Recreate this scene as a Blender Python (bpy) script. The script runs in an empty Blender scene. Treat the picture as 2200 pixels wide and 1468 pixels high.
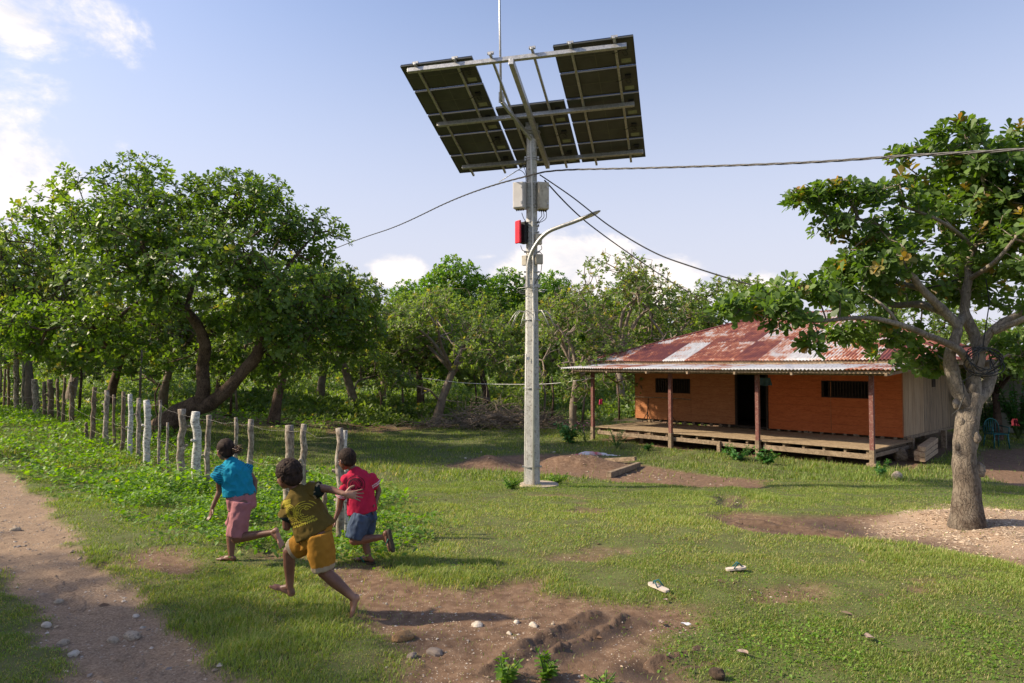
import bpy, math, random
import numpy as np
from mathutils import Vector, Matrix
from mathutils.bvhtree import BVHTree
PI = math.pi
# ------------------------------------------------------------ camera
FPX = 1467.0; CAMZ = 1.75; TH = math.atan(51/FPX); CT, ST = math.cos(TH), math.sin(TH)
scn = bpy.context.scene
COL = scn.collection
cam_d = bpy.data.cameras.new('camera'); cam = bpy.data.objects.new('camera', cam_d); COL.objects.link(cam)
cam_d.sensor_width = 36; cam_d.lens = 36*FPX/2200; cam_d.clip_start = 0.05; cam_d.clip_end = 3000
cam.location = (0, 0, CAMZ); cam.rotation_euler = (PI/2+TH, 0, 0)
scn.camera = cam
# ------------------------------------------------------------ sun, sky, exposure
SUN_EL = math.radians(34); SUN_DIR = Vector((-0.93*math.cos(SUN_EL), 0.0*math.cos(SUN_EL), math.sin(SUN_EL))).normalized()
sl = bpy.data.lights.new('sun', 'SUN'); so = bpy.data.objects.new('sun', sl); COL.objects.link(so)
sl.energy = 4.3; sl.angle = math.radians(1.6); sl.color = (1.0, 0.86, 0.66)
so.rotation_euler = SUN_DIR.to_track_quat('Z', 'Y').to_euler()
scn.view_settings.view_transform = 'Standard'; scn.view_settings.look = 'None'
scn.view_settings.gamma = 1; scn.view_settings.exposure = 0.80
scn.view_settings.use_curve_mapping = False
def rayd(px, py):
    dx = (px-1100)/FPX; dz = (734-py)/FPX
    return np.array([dx, CT-dz*ST, ST+dz*CT])
def P(px, py, y):                       # point of the place seen at a photo position, at distance y
    r = rayd(px, py); return np.array([0, 0, CAMZ])+r*(y/r[1])
W = bpy.data.worlds.new('World'); scn.world = W; W.use_nodes = True
nt = W.node_tree; nt.nodes.clear()
def N(tree, typ, **kw):
    n = tree.nodes.new(typ)
    for k, v in kw.items():
        if k == 'inp':
            for kk, vv in v.items(): n.inputs[kk].default_value = vv
        else: setattr(n, k, v)
    return n
def Lk(tree, a, b): tree.links.new(a, b)
def mathn(t, op, a, b=None, clamp=False):
    n = N(t, 'ShaderNodeMath', operation=op, use_clamp=clamp)
    for i, v in enumerate((a, b)):
        if v is None: continue
        if isinstance(v, (int, float)): n.inputs[i].default_value = v
        else: Lk(t, v, n.inputs[i])
    return n.outputs[0]
sky = N(nt, 'ShaderNodeTexSky', sky_type='NISHITA', sun_disc=False, sun_elevation=SUN_EL,
        sun_rotation=math.atan2(SUN_DIR.x, SUN_DIR.y), air_density=1.0, dust_density=1.6, ozone_density=2.2)
bg1 = N(nt, 'ShaderNodeBackground', inp={'Strength': 0.155})
tc = N(nt, 'ShaderNodeTexCoord')
# clouds: soft masses round given directions, broken up by noise
blobs = [  # px, py, rx, ry, weight
    (20, 30, 280, 75, .9), (140, 62, 140, 36, .75), (20, 360, 250, 180, .72), (60, 195, 200, 60, .45), (240, 300, 150, 110, .35),
    (1225, 590, 200, 115, 1.7), (1130, 640, 100, 60, .8), (1400, 610, 150, 85, 1.5), (860, 580, 95, 45, 1.3), (1580, 640, 180, 70, 1.0),
    (1050, 552, 50, 12, .5), (-500, 200, 400, 250, .8), (2500, 500, 400, 200, .6)]
total = None
for bx, by, rx, ry, wt in blobs:
    d = rayd(bx, by); d = d/np.linalg.norm(d); r = rx/FPX; q = ry/FPX
    sub = N(nt, 'ShaderNodeVectorMath', operation='SUBTRACT'); Lk(nt, tc.outputs['Generated'], sub.inputs[0]); sub.inputs[1].default_value = tuple(d)
    ml = N(nt, 'ShaderNodeVectorMath', operation='MULTIPLY'); Lk(nt, sub.outputs[0], ml.inputs[0]); ml.inputs[1].default_value = (1/r, 1/r, 1/q)
    ln = N(nt, 'ShaderNodeVectorMath', operation='LENGTH'); Lk(nt, ml.outputs[0], ln.inputs[0])
    g = mathn(nt, 'MULTIPLY', mathn(nt, 'SUBTRACT', 1.0, ln.outputs['Value'], True), wt)
    total = g if total is None else mathn(nt, 'MAXIMUM', total, g)
mp = N(nt, 'ShaderNodeMapping'); mp.inputs['Scale'].default_value = (1, 1, 1.7); Lk(nt, tc.outputs['Generated'], mp.inputs[0])
nz = N(nt, 'ShaderNodeTexNoise', inp={'Scale': 8.0, 'Detail': 11.0, 'Roughness': 0.62, 'Distortion': 0.25}); Lk(nt, mp.outputs[0], nz.inputs['Vector'])
nzb = N(nt, 'ShaderNodeTexNoise', inp={'Scale': 26.0, 'Detail': 6.0, 'Roughness': 0.6}); Lk(nt, mp.outputs[0], nzb.inputs['Vector'])
dens = mathn(nt, 'ADD', total, mathn(nt, 'MULTIPLY', mathn(nt, 'SUBTRACT', nz.outputs[0], 0.5), 1.7))
dens = mathn(nt, 'ADD', dens, mathn(nt, 'MULTIPLY', mathn(nt, 'SUBTRACT', nzb.outputs[0], 0.5), 0.35))
mr = N(nt, 'ShaderNodeMapRange', interpolation_type='SMOOTHSTEP', inp={'From Min': 0.24, 'From Max': 0.74}); Lk(nt, dens, mr.inputs[0])
gate = N(nt, 'ShaderNodeMapRange', interpolation_type='SMOOTHSTEP', inp={'From Min': 0.0, 'From Max': 0.25}); Lk(nt, total, gate.inputs[0])
cm = mathn(nt, 'MULTIPLY', mr.outputs[0], gate.outputs[0])
cmx = mathn(nt, 'MULTIPLY', cm, 0.93)
cr = N(nt, 'ShaderNodeMapRange', inp={'From Min': 0.3, 'From Max': 0.65}); Lk(nt, nz.outputs[0], cr.inputs[0])
cc = N(nt, 'ShaderNodeMix', data_type='RGBA'); cc.inputs[6].default_value = (.52, .53, .58, 1); cc.inputs[7].default_value = (.90, .80, .71, 1)
Lk(nt, cr.outputs[0], cc.inputs[0])
bg2 = N(nt, 'ShaderNodeBackground', inp={'Strength': 0.90}); Lk(nt, cc.outputs[2], bg2.inputs[0])
# thin haze toward the horizon
sep = N(nt, 'ShaderNodeSeparateXYZ'); Lk(nt, tc.outputs['Generated'], sep.inputs[0])
hz0 = N(nt, 'ShaderNodeMapRange', interpolation_type='SMOOTHSTEP', inp={'From Min': 0.62, 'From Max': 0.02, 'To Max': 0.95}); Lk(nt, sep.outputs[2], hz0.inputs[0])
tint = N(nt, 'ShaderNodeMix', data_type='RGBA', blend_type='MULTIPLY'); tint.inputs[0].default_value = 1; tint.inputs[7].default_value = (.84, .79, .83, 1)
Lk(nt, sky.outputs[0], tint.inputs[6])
hm = N(nt, 'ShaderNodeMix', data_type='RGBA'); hm.inputs[7].default_value = (2.84, 2.86, 3.28, 1)
Lk(nt, hz0.outputs[0], hm.inputs[0]); Lk(nt, tint.outputs[2], hm.inputs[6]); Lk(nt, hm.outputs[2], bg1.inputs[0])
mix = N(nt, 'ShaderNodeMixShader'); Lk(nt, cmx, mix.inputs[0]); Lk(nt, bg1.outputs[0], mix.inputs[1]); Lk(nt, bg2.outputs[0], mix.inputs[2])
wo = N(nt, 'ShaderNodeOutputWorld'); Lk(nt, mix.outputs[0], wo.inputs[0])

# ------------------------------------------------------------ numpy noise
def _h(ix, iy, iz, seed):
    h = (ix.astype(np.int64)*374761393 + iy.astype(np.int64)*668265263 + iz.astype(np.int64)*2147483647 + seed*974711) & 0xffffffff
    h = ((h ^ (h >> 13))*1274126177) & 0xffffffff
    h = ((h ^ (h >> 15))*668265263) & 0xffffffff
    return ((h ^ (h >> 16)) & 0xffff)/65535.0
def vn3(x, y, z, seed=0):
    x = np.asarray(x, float); y = np.asarray(y, float)+x*0; z = np.asarray(z, float)+x*0
    ix, iy, iz = np.floor(x), np.floor(y), np.floor(z); fx, fy, fz = x-ix, y-iy, z-iz
    fx = fx*fx*(3-2*fx); fy = fy*fy*(3-2*fy); fz = fz*fz*(3-2*fz)
    r = 0
    for dx in (0, 1):
        for dy in (0, 1):
            for dz in (0, 1):
                w = (fx if dx else 1-fx)*(fy if dy else 1-fy)*(fz if dz else 1-fz)
                r = r+w*_h(ix+dx, iy+dy, iz+dz, seed)
    return r*2-1
def vn2(x, y, seed=0):
    x = np.asarray(x, float); y = np.asarray(y, float)
    ix, iy = np.floor(x), np.floor(y); fx, fy = x-ix, y-iy
    fx = fx*fx*(3-2*fx); fy = fy*fy*(3-2*fy); o = ix*0
    return (((1-fx)*(1-fy)*_h(ix, iy, o, seed)+fx*(1-fy)*_h(ix+1, iy, o, seed)+(1-fx)*fy*_h(ix, iy+1, o, seed)+fx*fy*_h(ix+1, iy+1, o, seed))*2-1)
def fbm2(x, y, seed=0, oct=4, gain=.5):
    r = 0; a = 1; t = 0
    for i in range(oct):
        r = r+a*vn2(np.asarray(x)*2**i+i*17.3, np.asarray(y)*2**i-i*9.1, seed+i); t += a; a *= gain
    return r/t
def sst(a, b, x):
    t = np.clip((x-a)/(b-a), 0, 1); return t*t*(3-2*t)
def nrm(v):
    v = np.asarray(v, float); return v/(np.linalg.norm(v, axis=-1, keepdims=True)+1e-12)

# ------------------------------------------------------------ mesh building
def mkmesh(name, V, Fs, col=None, smooth=True, mats=(), midx=None, uv=None):
    V = np.asarray(V, np.float32); Fs = [np.asarray(F, np.int32) for F in Fs if len(F)]
    me = bpy.data.meshes.new(name)
    me.vertices.add(len(V)); me.vertices.foreach_set('co', V.ravel())
    loops = np.concatenate([F.ravel() for F in Fs]); tot = np.concatenate([np.full(len(F), F.shape[1], np.int32) for F in Fs])
    st = np.concatenate([[0], np.cumsum(tot)[:-1]]).astype(np.int32)
    me.loops.add(len(loops)); me.loops.foreach_set('vertex_index', loops)
    me.polygons.add(len(tot)); me.polygons.foreach_set('loop_start', st)
    me.polygons.foreach_set('use_smooth', np.full(len(tot), smooth, bool))
    if midx is not None: me.polygons.foreach_set('material_index', np.asarray(midx, np.int32))
    me.update(calc_edges=True)
    if col is not None:
        a = me.color_attributes.new('tone', 'FLOAT_COLOR', 'POINT'); c = np.ones((len(V), 4), np.float32); c[:, :np.asarray(col).shape[1]] = col
        a.data.foreach_set('color', c.ravel())
    if uv is not None:
        u = me.uv_layers.new(name='UVMap'); u.data.foreach_set('uv', np.asarray(uv, np.float32)[loops].ravel())
    for m in mats: me.materials.append(m)
    return me
def link(name, me, parent=None):
    o = bpy.data.objects.new(name, me); COL.objects.link(o)
    if parent is not None:
        o.parent = parent; o.location = Vector((0, 0, 0))-wloc(parent)
    return o
def wloc(o):
    l = Vector(o.location)
    if o.parent is not None: l = l+wloc(o.parent)
    return l
def tag(o, label=None, cat=None, group=None, kind=None):
    if label: o['label'] = label
    if cat: o['category'] = cat
    if group: o['group'] = group
    if kind: o['kind'] = kind
    return o
def thing(name, label, cat, loc, group=None):
    o = bpy.data.objects.new(name, None); COL.objects.link(o); o.location = tuple(float(a) for a in loc); o.empty_display_size = .2
    return tag(o, label, cat, group)
def setorigin(o, loc):
    # move a top-level mesh's origin to its base
    M_ = Vector([float(a) for a in loc]); o.data.transform(Matrix.Translation(-M_)); o.location = M_
def copy_tree(o, parent=None):
    c = o.copy(); COL.objects.link(c)
    if parent is not None: c.parent = parent
    for ch in list(o.children): copy_tree(ch, c)
    return c
class MB:
    def __init__(s): s.V = []; s.F = {}; s.n = 0; s.C = []; s.UV = []
    def add(s, V, F, col=None):
        V = np.asarray(V, float).reshape(-1, 3)
        if len(V) == 0: return s
        for f in (F if isinstance(F, list) else [F]):
            f = np.asarray(f, int)
            if f.size == 0: continue
            if f.ndim == 1: f = f[None]
            s.F.setdefault(f.shape[1], []).append(f+s.n)
        s.V.append(V); s.n += len(V)
        if col is not None:
            c = np.asarray(col, float)
            if c.ndim == 1: c = np.tile(c, (len(V), 1))
            s.C.append(c)
        return s
    def box(s, c, u, v, w, col=None):
        c, u, v, w = [np.asarray(a, float) for a in (c, u, v, w)]
        V = [c+a*u+b*v+d*w for a in (-1, 1) for b in (-1, 1) for d in (-1, 1)]
        if np.dot(np.cross(u, v), w) < 0: F = [[0, 2, 3, 1], [4, 5, 7, 6], [0, 1, 5, 4], [2, 6, 7, 3], [0, 4, 6, 2], [1, 3, 7, 5]]
        else: F = [[0, 1, 3, 2], [4, 6, 7, 5], [0, 4, 5, 1], [2, 3, 7, 6], [0, 2, 6, 4], [1, 5, 7, 3]]
        return s.add(V, F, col)
    def abox(s, c, h, col=None): return s.box(c, (h[0], 0, 0), (0, h[1], 0), (0, 0, h[2]), col)
    def bar(s, a, b, wd, ht, up=(0, 0, 1), col=None):
        a, b = np.asarray(a, float), np.asarray(b, float); d = b-a; x = nrm(np.cross(d, up)); z = nrm(np.cross(x, d))
        return s.box((a+b)/2, d/2, x*wd/2, z*ht/2, col)
    def tube(s, pts, rad, n=8, cap=True, jit=0, seed=0, ell=None, col=None):
        pts = np.asarray(pts, float); m = len(pts); rad = np.broadcast_to(np.asarray(rad, float), (m,)) if np.ndim(rad) < 2 else rad
        T = np.gradient(pts, axis=0); T = nrm(T)
        up = np.array([0, 0, 1.]) if abs(T[0][2]) < .9 else np.array([0, 1., 0])
        X = nrm(np.cross(T[0], up)); rings = []
        a = np.arange(n)*2*PI/n
        for i in range(m):
            X = nrm(X-T[i]*np.dot(X, T[i])); Y = np.cross(T[i], X)
            r = rad[i]
            ring = pts[i]+(np.cos(a)[:, None]*X+np.sin(a)[:, None]*Y)*r
            rings.append(ring)
        V = np.concatenate(rings)
        if jit:
            c = np.repeat(pts, n, 0); d = V-c
            fq = 1.0/(np.mean(rad)*1.6)
            k = 1+jit*(vn3(V[:, 0]*fq, V[:, 1]*fq, V[:, 2]*fq*.6, seed)+.6*vn3(V[:, 0]*fq*2.3, V[:, 1]*fq*2.3, V[:, 2]*fq*1.6, seed+5))
            V = c+d*k[:, None]
        i = np.arange(m-1)[:, None]*n; j = np.arange(n)[None]; k = (j+1) % n
        F = np.stack([i+j, i+k, i+n+k, i+n+j], -1).reshape(-1, 4)
        Fl = [F]
        if cap: Fl += [np.arange(n)[::-1][None], (np.arange(n)+(m-1)*n)[None]]
        return s.add(V, Fl, col)
    def ell(s, c, ax, nu=16, nv=10, col=None):     # ax: three half-axis vectors
        c = np.asarray(c, float); ax = np.asarray(ax, float)
        th = np.linspace(0, PI, nv+1)[1:-1]; ph = np.arange(nu)*2*PI/nu
        X = np.sin(th)[:, None]*np.cos(ph); Y = np.sin(th)[:, None]*np.sin(ph); Z = np.cos(th)[:, None]+0*X
        S = np.stack([X, Y, Z], -1).reshape(-1, 3); S = np.vstack([S, [[0, 0, 1]], [[0, 0, -1]]])
        V = c+S@ax; m = nv-1
        i = np.arange(m-1)[:, None]*nu; j = np.arange(nu)[None]; k = (j+1) % nu
        F = np.stack([i+j, i+nu+j, i+nu+k, i+k], -1).reshape(-1, 4)
        t = m*nu; j = np.arange(nu); k = (j+1) % nu
        T1 = np.stack([np.full(nu, t), j, k], -1); T2 = np.stack([np.full(nu, t+1), (m-1)*nu+k, (m-1)*nu+j], -1)
        if np.linalg.det(ax) < 0: F = F[:, ::-1]; T1 = T1[:, ::-1]; T2 = T2[:, ::-1]
        return s.add(V, [F, np.vstack([T1, T2])], col)
    def sph(s, c, r, nu=12, nv=8): return s.ell(c, np.eye(3)*r, nu, nv)
    def capsule(s, a, ra, b, rb, n=14):
        a, b = np.asarray(a, float), np.asarray(b, float); d = b-a; L = np.linalg.norm(d)
        if L < 1e-6: return s.sph(a, max(ra, rb))
        d = d/L; pts = []; rr = []
        for t in np.linspace(-PI/2, 0, 5)[:-1]: pts.append(a+d*ra*math.sin(t+1e-3)); rr.append(max(ra*math.cos(t), ra*.04))
        for t in np.linspace(0, 1, 4): pts.append(a+(b-a)*t); rr.append(ra+(rb-ra)*t)
        for t in np.linspace(0, PI/2, 5)[1:]: pts.append(b+d*rb*math.sin(t)); rr.append(max(rb*math.cos(t), rb*.04))
        return s.tube(pts, rr, n)
    def loft(s, st, n=24):     # stations: (centre, half-axis a, half-axis b)
        a = np.arange(n)*2*PI/n; m = len(st)
        V = np.concatenate([np.asarray(c)+np.cos(a)[:, None]*np.asarray(u)+np.sin(a)[:, None]*np.asarray(v) for c, u, v in st])
        i = np.arange(m-1)[:, None]*n; j = np.arange(n)[None]; k = (j+1) % n
        F = np.stack([i+j, i+k, i+n+k, i+n+j], -1).reshape(-1, 4)
        C0 = np.asarray(st[0][0]); C1 = np.asarray(st[-1][0])
        if np.dot(np.cross(st[0][1], st[0][2]), C1-C0) < 0:
            return s.add(V, [F[:, ::-1], np.arange(n)[None], (np.arange(n)+(m-1)*n)[::-1][None]])
        return s.add(V, [F, np.arange(n)[::-1][None], (np.arange(n)+(m-1)*n)[None]])
    def arr(s): return np.concatenate(s.V), [np.concatenate(v) for v in s.F.values()]
    def mesh(s, name, mats, smooth=True):
        V, F = s.arr(); return mkmesh(name, V, F, col=np.concatenate(s.C) if s.C else None, smooth=smooth, mats=mats if isinstance(mats, (list, tuple)) else [mats])
    def build(s, name, mat, parent=None, smooth=True, bevel=0, autos=None):
        o = link(name, s.mesh(name, mat, smooth), parent)
        if bevel:
            b = o.modifiers.new('bevel', 'BEVEL'); b.width = bevel; b.segments = 2; b.limit_method = 'ANGLE'
        if autos: sharp(o.data, autos)
        return o
def sharp(me, deg=40):
    me.set_sharp_from_angle(angle=math.radians(deg))
def remesh(mb, voxel, it=3, fac=.5):
    V, F = mb.arr(); me = mkmesh('tmp', V, F); o = bpy.data.objects.new('tmp', me); COL.objects.link(o)
    m = o.modifiers.new('r', 'REMESH'); m.mode = 'VOXEL'; m.voxel_size = voxel
    s = o.modifiers.new('s', 'SMOOTH'); s.factor = fac; s.iterations = it
    dg = bpy.context.evaluated_depsgraph_get(); ev = o.evaluated_get(dg); e = ev.to_mesh()
    n = len(e.vertices); V = np.empty(n*3, np.float32); e.vertices.foreach_get('co', V); V = V.reshape(-1, 3).astype(float)
    Nn = np.empty(n*3, np.float32); e.vertices.foreach_get('normal', Nn); Nn = Nn.reshape(-1, 3).astype(float)
    tot = np.empty(len(e.polygons), np.int32); e.polygons.foreach_get('loop_total', tot)
    li = np.empty(len(e.loops), np.int32); e.loops.foreach_get('vertex_index', li)
    st = np.concatenate([[0], np.cumsum(tot)[:-1]])
    Fs = [li[(st[tot == k])[:, None]+np.arange(k)] for k in np.unique(tot)]
    ev.to_mesh_clear(); bpy.data.objects.remove(o); bpy.data.meshes.remove(me)
    return V, Fs, Nn

# ------------------------------------------------------------ materials
MAT = {}
def srgb(r, g, b):
    f = lambda c: ((c/255+.055)/1.055)**2.4 if c/255 > .04045 else c/255/12.92
    return (f(r), f(g), f(b), 1)
def base(name):
    m = bpy.data.materials.new(name); m.use_nodes = True; t = m.node_tree; p = t.nodes['Principled BSDF']; MAT[name] = m
    return m, t, p
def ramp(t, src, stops):
    r = N(t, 'ShaderNodeValToRGB'); e = r.color_ramp.elements
    while len(e) > 1: e.remove(e[-1])
    e[0].position = stops[0][0]; e[0].color = stops[0][1]
    for p_, c in stops[1:]: x = e.new(p_); x.color = c
    Lk(t, src, r.inputs[0]); return r.outputs[0]
def noise(t, scale, detail=5, rough=.55, vec=None, stretch=None, dist=0):
    n = N(t, 'ShaderNodeTexNoise', inp={'Scale': scale, 'Detail': detail, 'Roughness': rough, 'Distortion': dist})
    if vec is None:
        c = N(t, 'ShaderNodeTexCoord'); vec = c.outputs['Object']
    if stretch:
        m = N(t, 'ShaderNodeMapping'); m.inputs['Scale'].default_value = stretch; Lk(t, vec, m.inputs[0]); vec = m.outputs[0]
    Lk(t, vec, n.inputs['Vector']); return n.outputs[0]
def mixc(t, f, a, b, mode='MIX'):
    m = N(t, 'ShaderNodeMix', data_type='RGBA', blend_type=mode)
    for i, v in ((0, f), (6, a), (7, b)):
        if isinstance(v, (int, float, tuple)): m.inputs[i].default_value = v
        else: Lk(t, v, m.inputs[i])
    return m.outputs[2]
def bumpn(t, p, h, strength=.4, dist=.01):
    b = N(t, 'ShaderNodeBump', inp={'Strength': strength, 'Distance': dist}); Lk(t, h, b.inputs['Height']); Lk(t, b.outputs[0], p.inputs['Normal'])
def surf(name, c1, c2, scale=8, rough=.8, metal=0, bump=.3, bdist=.005, stretch=None, c3=None, scale2=None, lo=.35, hi=.65, spec=.3, objrand=0):
    m, t, p = base(name)
    n1 = noise(t, scale, 6, .6, stretch=stretch)
    col = ramp(t, n1, [(lo, c1), (hi, c2)])
    if c3:
        n2 = noise(t, scale2 or scale*3.1, 5, .6, stretch=stretch)
        f = N(t, 'ShaderNodeMapRange', inp={'From Min': .52, 'From Max': .66}); Lk(t, n2, f.inputs[0])
        col = mixc(t, f.outputs[0], col, c3)
    if objrand:
        oi = N(t, 'ShaderNodeObjectInfo'); hv = N(t, 'ShaderNodeHueSaturation')
        v = N(t, 'ShaderNodeMapRange', inp={'To Min': 1-objrand, 'To Max': 1+objrand}); Lk(t, oi.outputs['Random'], v.inputs[0]); Lk(t, v.outputs[0], hv.inputs['Value'])
        Lk(t, col, hv.inputs['Color']); col = hv.outputs[0]
    Lk(t, col, p.inputs['Base Color']); p.inputs['Roughness'].default_value = rough; p.inputs['Metallic'].default_value = metal
    p.inputs['Specular IOR Level'].default_value = spec
    if bump: bumpn(t, p, n1, bump, bdist)
    return m
# ------------------------------------------------------------ terrain height and zones
def base_h(x, y):
    k = .25+.75*sst(-14, -2, x)
    h = -.72*sst(5.0, 18.5, y)*k
    h = h+.30*sst(-7, -15, x)*sst(8, 16, y)*(1-sst(20, 30, y))
    return h
def ground_at(px, py):
    y = 8.0; r = rayd(px, py)
    for _ in range(60):
        x = r[0]/r[1]*y; z = float(base_h(x, y)); k = (z-CAMZ)/min(r[2]/r[1], -0.012); y = .5*y+.5*min(k, 160)
    return r[0]/r[1]*y, y
def wpoly(pts): return np.array([ground_at(*p) for p in pts])
def poly_sd(x, y, poly):
    n = len(poly); d = np.full(x.shape, 1e9); ins = np.zeros(x.shape, bool)
    for i in range(n):
        a, b = poly[i], poly[(i+1) % n]; e = b-a; wx, wy = x-a[0], y-a[1]
        t = np.clip((wx*e[0]+wy*e[1])/(e@e+1e-12), 0, 1); d = np.minimum(d, (wx-e[0]*t)**2+(wy-e[1]*t)**2)
        c = ((a[1] <= y) != (b[1] <= y)) & (x < (b[0]-a[0])*(y-a[1])/(b[1]-a[1]+1e-12)+a[0]); ins ^= c
    d = np.sqrt(d); return np.where(ins, -d, d)
ZX0, ZX1, ZY0, ZY1, ZS = -20.0, 20.0, 1.0, 36.0, .05
gx = np.arange(ZX0, ZX1, ZS); gy = np.arange(ZY0, ZY1, ZS); GX, GY = np.meshgrid(gx, gy)
n_lo = fbm2(GX*1.3, GY*1.3, 3, 5, .6); n_hi = fbm2(GX*5, GY*5, 9, 4, .65)
n_mid = fbm2(GX*.5, GY*.5, 21, 4)
def zone(polys, soft=.12, wob=.25):
    wob *= 1.7; soft *= 1.3
    z = np.zeros_like(GX)
    for p in polys:
        w = wpoly(p); sc = 1.0
        sd = poly_sd(GX, GY, w)+n_lo*wob+n_hi*wob*.45
        z = np.maximum(z, 1-sst(-soft, soft, sd))
    return z
Z_road = zone([[(-500, 985), (-60, 1000), (20, 1018), (70, 1050), (120, 1100), (170, 1160), (205, 1190), (240, 1220), (330, 1275), (405, 1345), (470, 1410), (540, 1480), (700, 1640), (200, 1700), (175, 1560), (140, 1440), (115, 1350), (100, 1285), (20, 1240), (-100, 1200), (-500, 1130)]], .08, .16)
Z_dirt = np.maximum(zone([
    [(700, 1212), (790, 1210), (900, 1232), (1010, 1252), (1170, 1232), (1165, 1262), (1290, 1288), (1400, 1290), (1500, 1298), (1490, 1330), (1425, 1370), (1450, 1430), (1545, 1480), (1640, 1600), (1500, 1750), (1000, 1750), (880, 1560), (850, 1460), (880, 1400), (850, 1350), (790, 1330), (735, 1290), (690, 1250)],
    [(300, 1180), (360, 1178), (420, 1200), (400, 1225), (320, 1225), (270, 1210)]], .12, .10),
    zone([[(955, 1000), (1010, 985), (1130, 975), (1250, 975), (1330, 985), (1400, 1000), (1640, 1035), (1640, 1048), (1480, 1045), (1300, 1030), (1190, 1020), (1060, 1010), (980, 1008)],
          [(1528, 1108), (1580, 1098), (1700, 1108), (1900, 1100), (2000, 1130), (2250, 1180), (2260, 1225), (2080, 1182), (1900, 1160), (1720, 1145), (1600, 1140), (1545, 1124)],
          [(2110, 965), (2400, 955), (2500, 1035), (2200, 1048), (2130, 1030), (2080, 1000)],
          [(1290, 948), (1640, 985), (1960, 1008), (2100, 940), (1900, 905), (1370, 905)]], .12, .12))
Z_dirt = np.maximum(Z_dirt, .8*zone([[(560, 1184), (640, 1186), (725, 1192), (720, 1200), (620, 1200), (540, 1196)], [(1160, 1185), (1310, 1180), (1300, 1198), (1180, 1200)], [(1535, 1060), (1590, 1062), (1640, 1078), (1580, 1094), (1540, 1085)], [(1600, 1265), (1760, 1255), (1755, 1280), (1620, 1285)], [(700, 915), (880, 905), (1000, 912), (880, 925), (700, 935)]], .1, .08))
# scattered thin spots in the lawn
spots = sst(.34, .52, fbm2(GX*.9+4, GY*.9, 55, 5, .6))*(1-sst(11, 15, GY))*.75
Z_dirt = np.maximum(Z_dirt, spots*(GX > -4))
Z_chip = zone([[(1890, 1118), (1960, 1098), (2060, 1086), (2200, 1100), (2420, 1130), (2420, 1215), (2230, 1196), (2100, 1168), (2000, 1150), (1900, 1140)]], .25, .15)
# orchard floor: leaf litter and thin weeds
tl = wpoly([(-900, 872), (-200, 880), (200, 895), (430, 915), (700, 925), (950, 912), (1180, 895), (1300, 902), (1420, 895), (1500, 880), (2300, 878), (2500, 868)])
tly = np.interp(GX, tl[:, 0], tl[:, 1])
Z_floor = sst(-.6, 1.5, GY-tly+n_lo*1.5)
# lush weeds on the bank along the fence
Z_weed = zone([[(-600, 800), (80, 815), (200, 862), (330, 905), (450, 960), (560, 985), (700, 1010), (850, 1080), (905, 1180), (760, 1185), (640, 1170), (540, 1185), (420, 1150), (300, 1110), (200, 1060), (110, 1040), (40, 1012), (-60, 990), (-600, 960)]], .3, .35)
Z_weed = np.maximum(Z_weed, .8*zone([[(1480, 1330), (1700, 1300), (2000, 1310), (2300, 1290), (2500, 1500), (2400, 1650), (1640, 1650), (1560, 1480), (1460, 1420), (1440, 1370)]], .3, .3))
def samp(Z, x, y):
    fx = np.clip((np.asarray(x)-ZX0)/ZS, 0, len(gx)-1.001); fy = np.clip((np.asarray(y)-ZY0)/ZS, 0, len(gy)-1.001)
    ix = fx.astype(int); iy = fy.astype(int); ix = np.minimum(ix, len(gx)-2); iy = np.minimum(iy, len(gy)-2); u = fx-ix; v = fy-iy
    return Z[iy, ix]*(1-u)*(1-v)+Z[iy, ix+1]*u*(1-v)+Z[iy+1, ix]*(1-u)*v+Z[iy+1, ix+1]*u*v
def gpt(px, py): return np.array(ground_at(px, py))
def seg_d(x, y, a, b):
    a = np.asarray(a); b = np.asarray(b); e = b-a; t = np.clip(((x-a[0])*e[0]+(y-a[1])*e[1])/(e@e), 0, 1)
    return np.hypot(x-a[0]-e[0]*t, y-a[1]-e[1]*t), t
# fine relief raster
rel = fbm2(GX*.55, GY*.55, 40, 4)*.05+n_lo*.022+n_hi*.007
rel = rel-.035*Z_road-.03*Z_dirt
rel += Z_road*(n_hi*.012+fbm2(GX*14, GY*14, 5, 3)*.006)+Z_dirt*(n_hi*.014+fbm2(GX*9, GY*9, 61, 4)*.012)
wet = np.zeros_like(GX)
for (a, b, w, dp) in [((1085, 1440), (1300, 1322), .075, .022), ((1150, 1440), (1360, 1330), .05, .012), ((1390, 1440), (1540, 1420), .10, .014)]:
    d, t = seg_d(GX, GY, gpt(*a), gpt(*b)); d = d+n_hi*.07
    rel -= dp*np.exp(-(d/w)**2); rel += (dp*.6*(1+n_hi*1.8)+.016*np.abs(fbm2(GX*18, GY*18, 8, 3)))*np.exp(-((d-w*1.7)/(w*.8))**2)
    wet = np.maximum(wet, np.exp(-(d/(w*1.6))**2))
for (a, b, w, dp) in [((1560, 1112), (1790, 1150), .12, .05), ((1780, 1120), (2080, 1175), .2, .03), ((1555, 1062), (1545, 1085), .07, .06), ((1600, 1068), (1585, 1088), .07, .06)]:
    d, t = seg_d(GX, GY, gpt(*a), gpt(*b)); d = d+n_hi*.08
    rel -= dp*np.exp(-(d/w)**2)*(1+n_hi); wet = np.maximum(wet, .8*np.exp(-(d/(w*1.6))**2))
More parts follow.
